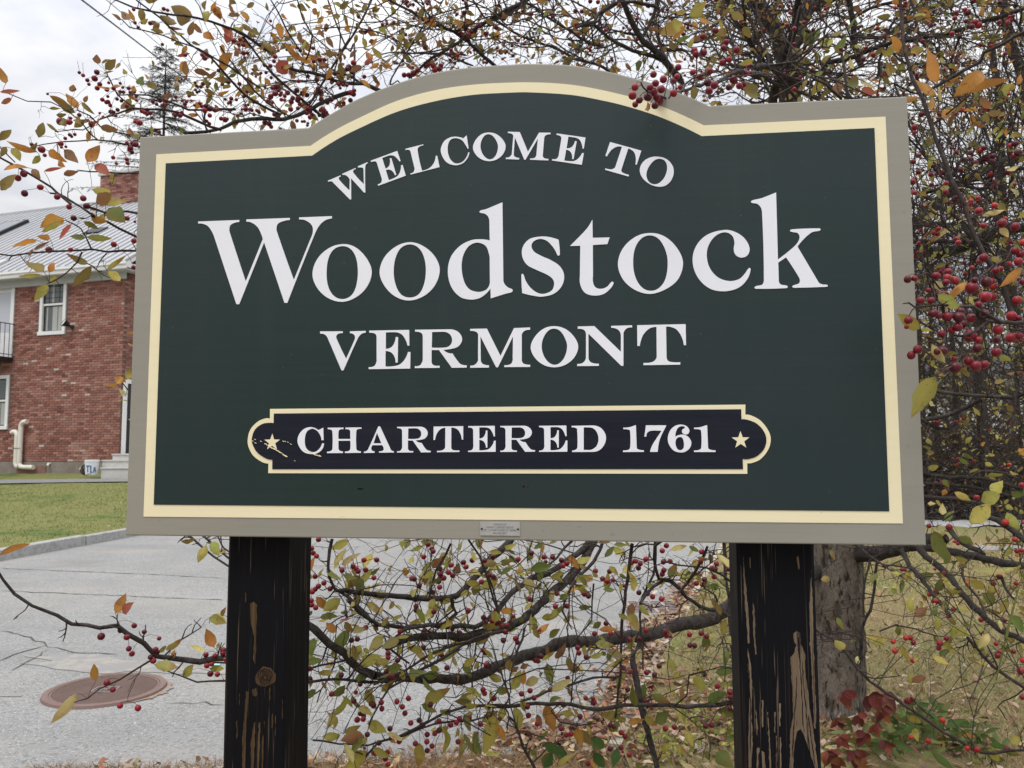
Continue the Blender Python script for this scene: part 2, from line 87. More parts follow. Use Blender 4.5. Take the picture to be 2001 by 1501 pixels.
BRANCHES = [['trunk','1628,4100,50,1534 1625,4100,175,1513 1640,4100,400,1476 1641,4100,653,1435 1655,4100,909,1394 1636,4100,1428,1311 1608,4100,1958,1228 1571,4100,2444,1153 1539,4100,2718,1111'],['limb','1543,4100,2690,582 1477,4044,2947,530 1436,3988,3199,480 1413,3933,3446,431 1361,3899,3592,402 1312,3878,3673,384 1242,3854,3757,363 1133,3800,3967,319'],['limb','1551,4100,2690,529 1523,4127,3117,475 1523,4157,3600,414 1567,4166,3747,396 1595,4173,3855,382 1646,4177,3910,373 1743,4184,3961,359 1959,4200,4136,325'],['limb','1532,4000,2421,335 1296,3696,2823,254 1187,3484,3073,202 1203,3415,3140,186 1205,3342,3212,170 1210,3263,3285,153 1202,3185,3354,137 1186,3100,3424,120'],['limb','1608,4100,1958,423 1829,3897,2190,351 1925,3736,2411,298 2012,3670,2405,277 2084,3609,2416,258 2190,3508,2458,228 2303,3400,2462,197'],['limb','1600,4100,2119,344 1884,4173,2405,324 2186,4247,2695,303 2292,4270,2784,296 2410,4297,2891,288 2675,4348,3054,272 2974,4400,3161,255'],['limb','1611,4160,926,429 1663,4090,949,409 1735,3987,967,380 1801,3883,993,351 1861,3776,1036,323 1948,3600,1093,279'],['limb','1725,4180,910,418 1618,4115,881,405 1416,3991,850,380 1189,3839,791,350 1030,3732,779,330 880,3616,734,309 717,3497,733,288 586,3392,719,270 453,3284,732,253 317,3165,742,234 190,3048,770,216 129,2983,759,206 15,2860,756,189 -79,2747,750,173 -151,2653,748,161 -232,2548,776,148 -309,2437,810,134 -393,2300,857,119'],['limb','1516,3900,1884,289 917,3562,1598,239 500,3266,1340,199 322,3081,1154,176 276,3017,1088,168 219,2950,1030,161 153,2887,992,153 96,2824,950,146 15,2739,906,137 -86,2647,901,127 -148,2587,896,121 -239,2497,922,112 -292,2440,930,107 -333,2392,928,102 -365,2350,921,99'],['limb','1514,3900,1834,226 776,3458,1484,169 402,3161,1245,135 271,3023,1126,120 221,2974,1093,115 143,2901,1054,108 70,2837,1038,102 -11,2750,995,94 -52,2690,955,88 -100,2629,925,83 -170,2559,936,77 -252,2473,958,70 -358,2349,982,60 -412,2274,1024,55 -448,2200,1085,50'],['limb','1495,3900,2037,264 653,3389,1528,190 153,3018,1276,143 -22,2847,1154,124 -80,2779,1105,117 -134,2708,1054,109 -182,2647,1015,103 -268,2564,1021,95 -334,2497,1038,89 -395,2431,1055,83 -452,2365,1076,77 -505,2300,1092,71'],['limb','-393,2300,857,119 -434,2285,882,115 -473,2267,925,110 -509,2251,958,106 -544,2235,995,102 -577,2220,1028,98 -639,2194,995,92 -698,2167,955,85 -759,2143,945,79 -816,2122,943,74 -865,2102,952,70 -916,2082,965,65 -942,2067,1000,62 -974,2050,1030,58 -993,2039,1052,56 -1031,2023,1052,52 -1084,2000,1069,47 -1117,1984,1090,44 -1162,1961,1120,39 -1196,1943,1146,35 -1214,1928,1181,32 -1227,1914,1216,30 -1241,1900,1247,27'],['branch','-882,1980,983,28 -913,1962,963,25 -939,1948,949,23 -979,1926,930,19 -997,1913,913,17 -1022,1900,909,15'],['branch','-648,2100,913,33 -730,2063,912,26 -789,2036,916,21 -828,2016,937,18 -860,2000,956,15'],['branch','-984,2300,1283,33 -910,2273,1247,32 -868,2255,1219,32 -832,2241,1199,32 -786,2223,1175,32 -727,2200,1147,31'],['branch','-940,2300,1292,33 -869,2267,1247,31 -831,2249,1224,30 -789,2228,1197,30 -727,2200,1168,28'],['branch','-856,2300,1283,27 -827,2258,1248,24 -810,2236,1232,23 -796,2222,1223,22 -771,2200,1213,21'],['branch','-591,2200,863,37 -569,2214,863,37 -492,2261,859,39 -414,2306,838,41 -334,2350,829,42 -272,2387,849,44 -185,2437,881,46 -150,2460,902,47 -72,2500,920,48'],['branch','-397,2200,667,28 -390,2204,674,29 -364,2220,704,31 -316,2238,710,33 -256,2262,730,35 -195,2286,755,38 -131,2309,769,41 -75,2327,765,43 -5,2350,758,45'],['branch','-76,2350,755,45 35,2385,748,49 141,2418,742,52 244,2449,717,55 340,2478,717,58 438,2506,710,61 539,2534,696,64 641,2563,692,66 715,2583,695,69 779,2600,703,70'],['branch','-538,2200,716,23 -395,2231,688,25 -366,2237,698,25 -297,2252,709,26 -214,2270,736,28 -109,2291,737,29 -66,2300,746,30'],['branch','34,2300,788,37 106,2353,797,36 167,2395,802,35 205,2421,808,34 244,2447,810,34 310,2487,798,33 330,2500,799,32'],['branch','438,2750,841,124 422,2739,813,121 407,2729,785,118 408,2707,726,112 419,2685,668,106 430,2661,607,100 445,2639,552,94 459,2613,490,87 461,2600,458,84'],['branch','373,2500,1200,55 365,2500,1144,52 358,2500,1092,50 352,2500,1054,49 347,2500,1012,47 339,2500,975,45 337,2500,938,44 333,2500,868,41 330,2500,799,38 320,2500,726,35 314,2500,671,32'],['branch','463,2600,1198,50 460,2588,1150,48 449,2573,1090,44 403,2551,1012,40 401,2530,931,35 403,2519,887,33 401,2500,817,29'],['branch','283,2500,1210,56 272,2491,1183,53 251,2477,1147,49 201,2456,1104,42 172,2440,1065,36 152,2420,1010,30 177,2400,961,23'],['branch','474,2500,1214,48 444,2520,1188,50 453,2551,1117,54 465,2568,1081,55 503,2584,1073,57 541,2606,1035,59 586,2630,996,62 647,2658,966,65 709,2684,946,68 744,2700,922,70'],['branch','395,2500,1017,48 443,2553,1059,49 506,2600,1073,50'],['branch','583,2400,1203,40 567,2434,1148,43 534,2480,1076,47 514,2500,1049,48'],['branch','764,2900,1157,64 767,2900,1064,64 773,2900,966,65 782,2900,858,66 790,2900,750,67 795,2900,633,67'],['branch','-9,2200,775,34 7,2200,763,35 28,2200,698,40 57,2200,647,43 69,2200,619,45'],['branch','36,2400,965,40 29,2384,938,37 8,2352,889,32 -9,2321,841,27 -5,2300,809,24'],['branch','-76,2350,1135,24 -58,2350,1091,24 -34,2350,1007,24'],['branch','-527,2350,1233,49 -534,2345,1203,48 -536,2339,1159,46 -530,2334,1125,45 -511,2328,1095,44 -441,2317,1050,42 -399,2308,1006,40 -350,2300,988,39'],['branch','-126,2300,1236,30 -93,2300,1190,30 -75,2300,1138,30 -53,2300,1069,30 -31,2300,1009,30'],['branch','-176,2300,1225,33 -194,2300,1190,33 -220,2300,1147,34 -233,2300,1100,35 -237,2300,1070,36'],['branch','-173,2300,1072,52 -171,2300,1048,50 -158,2300,1027,49 -193,2300,1001,46 -241,2300,997,43 -306,2300,984,39 -336,2300,958,36 -349,2300,933,34 -314,2300,903,31 -292,2300,890,30'],['branch','-5,2450,950,47 -69,2420,943,45 -136,2388,929,41 -197,2358,918,39 -256,2325,896,36 -305,2295,870,33 -344,2273,860,31 -383,2250,846,29'],['branch','-292,2300,848,36 -343,2269,832,31 -361,2248,805,27 -385,2218,766,23 -390,2200,739,20'],['branch','-524,2300,942,30 -530,2273,911,23 -545,2250,891,17'],['branch','-462,2300,901,30 -528,2247,901,27 -556,2223,899,26 -583,2200,900,26'],['branch','-59,2200,727,17 -127,2227,754,20 -187,2250,771,22'],['branch','-455,2200,684,16 -430,2200,689,17 -414,2200,683,18 -389,2200,675,20'],['branch','137,2350,764,24 114,2350,742,23 136,2350,712,22 189,2350,703,20 242,2350,708,18'],['branch','683,2700,958,38 668,2659,1011,31 624,2620,1042,24 610,2600,1065,20'],['branch','746,2700,1033,45 695,2659,1075,41 634,2615,1107,37 524,2541,1128,30 468,2500,1148,26'],['branch','247,2450,1086,28 240,2429,1035,26 238,2409,985,24 194,2386,946,22 166,2369,915,20 160,2350,872,18'],['branch','187,2500,1210,39 132,2464,1158,34 98,2444,1134,31 60,2422,1110,28 27,2400,1082,25'],['branch','60,2400,1222,23 45,2361,1182,20 18,2330,1160,17 -13,2300,1147,15'],['branch','1632,3400,1090,110 1600,3239,1018,93 1587,3098,975,80 1562,2956,933,67 1530,2800,895,54'],['branch','1647,3300,1109,138 1663,3191,1043,129 1679,3112,1008,122 1678,3011,950,114 1681,2875,889,104 1688,2800,868,98 1701,2698,856,91 1712,2600,855,84'],['branch','1810,3600,1053,186 1869,3481,1051,175 1930,3335,1041,163 1992,3135,1033,146 2019,3000,1025,135'],['branch','1402,2500,913,48 1419,2460,877,51 1433,2424,845,53 1455,2387,824,55 1475,2351,804,57 1507,2300,786,59'],['branch','1232,3300,757,55 1247,3291,746,55 1293,3267,728,55 1333,3234,675,56 1361,3205,624,56 1395,3177,584,56 1463,3133,539,56 1527,3089,496,56 1600,3035,442,56 1649,3002,420,56 1695,2968,394,56 1769,2924,416,56 1809,2900,427,56'],['branch','1414,2900,611,30 1466,2900,558,35 1498,2900,536,37'],['branch','1178,2600,909,30 1228,2600,928,27 1286,2600,919,24 1355,2600,894,20 1384,2600,890,19 1410,2600,914,17'],['branch','1261,3200,761,45 1276,3163,780,41 1299,3104,778,34 1322,3042,778,28 1322,3000,760,23'],['branch','1736,3900,986,50 1722,3900,913,50 1701,3900,840,50 1693,3900,730,50 1694,3900,665,50'],['branch','1769,3900,971,60 1765,3903,934,62 1751,3917,778,68 1736,3924,703,70 1699,3931,629,74 1692,3941,524,78 1685,3950,420,82'],['branch','1484,3200,1030,37 1517,3118,1036,35 1533,3058,1022,33 1537,3000,997,31'],['branch','1535,3600,1067,58 1561,3508,1025,50 1592,3394,982,40 1616,3300,953,32'],['branch','1651,2900,1106,47 1598,2859,1069,44 1581,2815,1023,42 1592,2762,985,38 1584,2700,931,35'],['branch','1758,2900,1035,56 1744,2854,1000,51 1741,2800,967,45'],['branch','1463,2500,997,26 1492,2472,979,23 1493,2439,932,20 1459,2416,901,18 1425,2400,887,17'],['branch','844,1650,2478,32 841,1642,2429,33 837,1624,2325,35 844,1614,2271,36 860,1603,2217,37 870,1593,2165,39 880,1579,2094,40 891,1568,2037,41 908,1557,1987,43 915,1545,1926,44 929,1535,1880,45 943,1527,1848,46 952,1519,1813,47 957,1509,1767,48 966,1500,1727,48'],['branch','1425,2800,2235,81 1439,2780,2227,80 1488,2710,2209,75 1537,2632,2186,69 1555,2600,2173,67'],['branch','1582,3000,2478,77 1588,2972,2452,76 1603,2890,2385,72 1613,2813,2321,68 1607,2748,2258,65 1606,2700,2215,63'],['branch','999,1500,1728,48 966,1483,1730,44 903,1451,1728,36 866,1431,1725,31 840,1416,1732,27 833,1400,1750,23'],['branch','847,1400,1720,36 819,1390,1701,31 792,1382,1693,27 766,1374,1694,24 751,1365,1672,20 736,1360,1664,18'],['branch','884,1420,1723,33 814,1390,1748,26 783,1378,1746,24 750,1365,1743,21 720,1354,1741,19 690,1342,1737,16 675,1335,1743,15 663,1330,1741,14'],['branch','758,1380,1746,23 754,1370,1713,18 747,1360,1678,12'],['branch','948,1500,1855,23 916,1484,1840,20 869,1458,1814,15 854,1450,1807,13'],['branch','818,1450,1794,24 776,1419,1786,20 745,1388,1799,16 728,1373,1803,13 699,1350,1792,10'],['branch','743,1380,1751,21 738,1374,1767,20 727,1365,1789,18 721,1360,1800,18'],['branch','791,1380,1693,20 777,1363,1660,16 764,1353,1642,14 716,1330,1621,10'],['branch','1343,2600,1684,57 1377,2572,1679,58 1415,2538,1666,59 1472,2486,1658,60 1512,2448,1653,61 1535,2424,1648,61 1558,2400,1659,62'],['branch','1565,2400,1721,46 1555,2400,1713,46 1529,2400,1659,43 1522,2400,1601,40 1502,2400,1535,37'],['branch','1543,2600,1654,74 1509,2628,1629,73 1450,2672,1599,71 1409,2700,1591,70'],['branch','1381,2700,1591,70 1395,2700,1586,68 1445,2700,1563,63 1486,2700,1558,59 1475,2700,1604,55 1452,2700,1614,52'],['branch','1533,3000,1309,77 1545,2995,1310,78 1611,2965,1311,81 1670,2937,1298,83 1747,2900,1281,86'],['branch','1615,2800,1289,90 1631,2765,1263,92 1669,2701,1232,96 1685,2645,1189,99 1700,2600,1159,101'],['branch','1630,3000,1198,97 1626,2950,1168,95 1636,2865,1139,92 1645,2800,1124,90'],['branch','1342,2500,1269,32 1374,2448,1307,27 1402,2400,1339,22'],['branch','1339,2600,1271,27 1387,2600,1267,23 1422,2600,1260,20 1458,2600,1264,17'],['branch','1753,3400,1388,88 1830,3351,1366,81 1889,3314,1373,76 1969,3260,1359,69 2050,3200,1328,62'],['branch','1797,3500,1337,90 1878,3400,1335,80 1942,3311,1323,72 2012,3200,1301,62'],['branch','1596,2800,1388,54 1629,2773,1413,49 1678,2738,1409,42 1723,2700,1387,35'],['branch','401,3000,3293,97 443,3027,3256,104 499,3073,3182,117 537,3101,3138,125 599,3130,3111,134 644,3156,3076,141 664,3169,3053,146 716,3200,3007,155'],['branch','603,3100,3340,68 579,3100,3256,73 555,3100,3209,76 532,3100,3155,80'],['branch','238,2800,3036,54 315,2844,3084,57 323,2859,3120,58 357,2881,3155,60 387,2899,3182,61 445,2929,3208,63 504,2959,3222,65 583,3000,3223,68'],['branch','273,2900,3096,56 314,2930,3116,60 356,2968,3108,64 412,3017,3094,70 493,3080,3091,77 591,3147,3102,86 659,3200,3086,93'],['branch','13,3300,3447,51 74,3314,3430,54 148,3334,3384,58 236,3357,3338,62 324,3379,3292,66 420,3400,3270,70'],['branch','-109,3300,3339,64 -36,3300,3364,68 43,3300,3415,73 92,3300,3453,77'],['branch','-75,3400,3401,48 13,3436,3362,53 90,3465,3338,56 187,3498,3328,61 286,3535,3293,66 394,3571,3278,70 476,3600,3251,74'],['branch','613,3200,3153,74 669,3160,3138,64 714,3126,3109,55 736,3100,3066,48'],['branch','735,2200,2552,71 667,2111,2526,63 573,1986,2465,53 510,1889,2397,45 427,1763,2327,36 374,1673,2272,30 324,1581,2214,25 297,1530,2195,22 258,1451,2167,18 233,1380,2153,14'],['branch','335,1500,2192,19 344,1513,2212,19 358,1526,2230,18 393,1551,2254,17 435,1580,2274,16 462,1600,2299,14'],['branch','387,1600,2250,19 389,1615,2291,17 395,1625,2321,16 410,1639,2356,14 429,1650,2384,13'],['branch','287,1400,2133,16 299,1407,2158,14 293,1415,2182,11 305,1420,2198,9'],['branch','750,2400,2685,77 922,2756,2865,98 1088,3086,3000,120 1247,3400,3107,143'],['branch','917,3000,3268,50 961,3117,3205,59 1003,3184,3169,64 1061,3241,3149,68 1109,3300,3116,72'],['branch','901,3200,3386,83 955,3271,3334,92 1029,3341,3289,101 1082,3400,3243,110'],['branch','870,3000,2986,77 930,3090,3025,83 1056,3267,3118,94 1201,3461,3201,106 1302,3600,3235,116'],['branch','846,2900,2920,75 899,2988,2957,80 1070,3260,3059,95 1180,3423,3117,105 1300,3600,3167,116'],['branch','1456,3600,3290,116 1539,3517,3275,111 1609,3440,3275,106 1657,3382,3277,102 1746,3276,3247,96 1832,3162,3210,89 1892,3066,3205,84 1946,2973,3182,79 1980,2900,3174,75'],['branch','1416,2600,2703,50 1447,2577,2717,51 1495,2542,2739,52 1537,2510,2756,53 1542,2493,2781,53 1583,2462,2793,54 1628,2424,2811,55 1658,2400,2820,56'],['limb','2967,4600,4244,267 2978,4600,4138,274 2990,4600,4031,282 3016,4600,3881,292 3053,4600,3767,300 3080,4600,3644,309 3109,4600,3401,326 3132,4600,2885,362 3115,4600,2129,416 3069,4600,1150,487 3018,4600,141,564'],['limb','3071,4900,4084,190 3079,4874,3837,200 3078,4848,3595,209 3053,4818,3310,221 3029,4787,3031,232 3009,4736,2578,250 3024,4694,2227,265 3067,4642,1802,283 3079,4600,1473,297'],['branch','1852,4200,4007,135 1871,4211,3965,139 1904,4246,3830,150 1920,4271,3729,157 1967,4300,3621,166'],['branch','1416,2700,3111,52 1420,2700,3080,51 1432,2700,3012,48 1444,2700,2950,46 1467,2700,2909,44'],['branch','1080,3600,3636,70 1150,3664,3561,75 1202,3731,3469,82 1299,3800,3389,88'],['branch','1533,3400,3411,70 1587,3378,3438,69 1641,3359,3446,68 1720,3330,3449,66 1798,3300,3469,64'],['branch','1710,3800,3541,98 1813,3753,3501,93 1880,3717,3532,90 1950,3677,3567,86 2003,3647,3592,83 2093,3600,3606,79'],['branch','1670,3500,3173,68 1675,3478,3241,64 1685,3451,3321,60 1709,3428,3387,57 1755,3400,3450,53'],['branch','1566,3000,2460,66 1632,2958,2485,63 1695,2917,2493,61 1749,2883,2487,59 1805,2845,2500,57 1869,2800,2505,54'],['branch','1575,2700,2444,70 1588,2700,2404,64 1626,2700,2389,57 1661,2700,2399,52'],['branch','877,1600,2168,25 895,1579,2183,19 920,1550,2202,12'],['branch','-1062,2500,2517,48 -1009,2551,2541,53 -977,2582,2565,55 -940,2620,2605,58 -900,2656,2631,61 -858,2691,2646,65 -809,2730,2663,68 -771,2761,2687,71 -747,2782,2711,73 -726,2800,2730,74 -680,2839,2779,78 -599,2900,2838,84'],['branch','-1175,2200,2438,26 -1152,2250,2475,28 -1141,2275,2494,30 -1130,2295,2510,31 -1104,2338,2527,33 -1077,2381,2544,36 -1048,2425,2550,38 -1018,2471,2549,41 -986,2518,2545,44 -961,2550,2548,46'],['branch','-1128,2200,2507,20 -1107,2258,2535,23 -1089,2302,2554,25 -1066,2355,2565,28 -1049,2396,2567,31 -1025,2447,2573,34 -987,2515,2601,38 -934,2600,2640,44'],['branch','-1157,2200,2562,17 -1142,2228,2520,20 -1129,2238,2509,22 -1114,2250,2499,23'],['branch','-811,2700,2836,49 -758,2744,2846,54 -694,2796,2854,60 -627,2850,2850,67 -557,2900,2868,74 -510,2936,2861,78 -419,3000,2859,87'],['branch','-695,2800,2856,36 -648,2841,2882,40 -605,2878,2893,43 -576,2910,2879,46 -530,2950,2873,49'],['branch','-1271,2400,2915,22 -1257,2411,2916,23 -1213,2447,2911,27 -1166,2481,2915,31 -1118,2514,2925,35 -1052,2558,2936,40 -982,2604,2935,46 -929,2639,2926,51 -874,2679,2899,56 -844,2700,2886,59'],['branch','-1195,2400,2922,22 -1184,2411,2911,22 -1132,2453,2884,26 -1102,2481,2857,28 -1061,2515,2827,30 -1004,2557,2796,33 -971,2587,2761,36 -938,2617,2726,38 -884,2655,2689,41 -808,2700,2663,45'],['branch','-1177,2300,2790,15 -1163,2320,2777,16 -1130,2350,2783,18 -1088,2387,2785,20 -1053,2419,2780,22 -1004,2459,2780,24 -961,2499,2762,27 -928,2526,2753,29 -896,2557,2733,31 -845,2600,2709,34'],['branch','-914,2600,2895,37 -896,2626,2876,38 -859,2680,2832,41 -819,2730,2794,43 -767,2782,2761,46 -731,2817,2736,48 -698,2846,2719,49 -635,2900,2683,52'],['branch','-954,2500,2810,26 -898,2534,2733,28 -853,2557,2681,30 -812,2576,2646,32 -746,2600,2614,34'],['branch','-514,3000,3285,39 -487,3026,3274,42 -432,3070,3268,47 -376,3118,3253,52 -317,3162,3248,57 -245,3214,3243,64 -195,3252,3229,68 -145,3295,3204,74 -80,3349,3169,81 -27,3400,3124,88'],['branch','-429,3200,3036,50 -333,3200,3122,57 -256,3200,3168,62 -192,3200,3215,66 -96,3200,3289,73 1,3200,3342,79 66,3200,3376,83'],['branch','-387,3100,3311,32 -355,3100,3279,34 -317,3100,3233,37 -274,3100,3207,40'],['branch','-640,2700,3095,17 -627,2706,3065,19 -612,2719,2998,22 -613,2735,2915,25 -621,2741,2884,26 -638,2750,2837,28'],['branch','-569,2700,3095,16 -563,2704,3057,17 -561,2708,3014,18 -578,2715,2950,20 -608,2720,2905,21'],['branch','-738,2700,2982,21 -693,2718,2952,24 -653,2735,2921,26 -623,2750,2889,28'],['branch','-536,3000,3115,21 -482,3000,3108,23 -427,3000,3064,25 -390,3000,3008,27'],['branch','-547,3000,3033,23 -463,3079,3086,28 -379,3153,3118,33 -285,3231,3158,38 -198,3300,3186,43'],['branch','-291,3300,3193,47 -234,3348,3190,50 -170,3400,3188,53'],['branch','-734,2600,3036,23 -728,2662,2994,26 -709,2714,2961,29 -723,2753,2930,30 -763,2800,2897,33'],['branch','-823,2600,3026,23 -805,2665,2997,26 -789,2728,2963,29 -763,2800,2926,33'],['branch','-1246,2000,2277,13 -1225,2024,2293,15 -1194,2057,2313,17 -1140,2110,2341,21 -1109,2138,2345,23 -1077,2167,2345,26 -1039,2200,2350,28'],['branch','-1260,1900,2377,12 -1252,1908,2379,12 -1225,1937,2372,13 -1183,1975,2385,15 -1157,2000,2376,15'],['branch','-1157,2000,2376,15 -1129,2023,2352,17 -1116,2038,2330,18 -1101,2050,2317,19'],['branch','-1185,2000,2318,12 -1178,2028,2333,13 -1163,2085,2360,16 -1157,2111,2379,18 -1150,2150,2416,20 -1134,2200,2448,23'],['branch','-1159,2050,2398,16 -1138,2074,2394,17 -1119,2107,2372,18 -1096,2131,2368,19 -1047,2177,2379,22 -1022,2200,2380,23'],['branch','-1224,1800,2221,16 -1207,1821,2208,15 -1197,1835,2195,15 -1188,1850,2181,14'],['branch','-1223,1800,2197,21 -1202,1815,2182,22 -1169,1837,2164,25 -1136,1859,2143,27 -1113,1874,2126,29 -1104,1881,2118,30 -1077,1900,2093,32'],['branch','-989,2100,2244,24 -1007,2087,2239,23 -1053,2055,2226,20 -1101,2018,2219,17 -1124,2000,2216,15'],['branch','-1131,1900,2122,22 -1109,1904,2121,23 -1097,1906,2116,24 -1078,1910,2103,25 -1062,1913,2093,25 -1043,1917,2077,27 -1027,1920,2070,27'],['branch','-1034,1900,2087,27 -1013,1911,2081,28 -998,1919,2079,29 -961,1938,2087,31 -937,1950,2086,33'],['branch','-1040,1920,2072,27 -1009,1942,2062,30 -988,1958,2051,31 -955,1982,2034,34 -929,2000,2021,36'],['branch','-1261,1880,1968,19 -1238,1888,1966,20 -1216,1897,1965,21 -1178,1911,1977,22 -1132,1928,1985,24 -1084,1944,1989,25 -1052,1955,1995,27 -1019,1967,1993,28 -956,1988,1999,30 -919,2000,2001,31'],['branch','-1051,1950,1995,23 -1061,1940,2021,20 -1070,1932,2042,17 -1084,1926,2052,15 -1098,1920,2058,14'],['branch','-1074,1950,1987,23 -1080,1938,1959,21 -1094,1925,1930,19 -1109,1913,1911,17 -1123,1903,1899,15 -1129,1900,1897,15'],['branch','-1018,1960,1987,20 -1028,1955,1964,17 -1038,1950,1942,14'],['branch','-1205,1880,1960,16 -1212,1880,1949,11'],['branch','-925,2000,1616,18 -945,2000,1631,17 -972,2000,1647,15 -985,2000,1663,13 -989,2000,1669,13']]
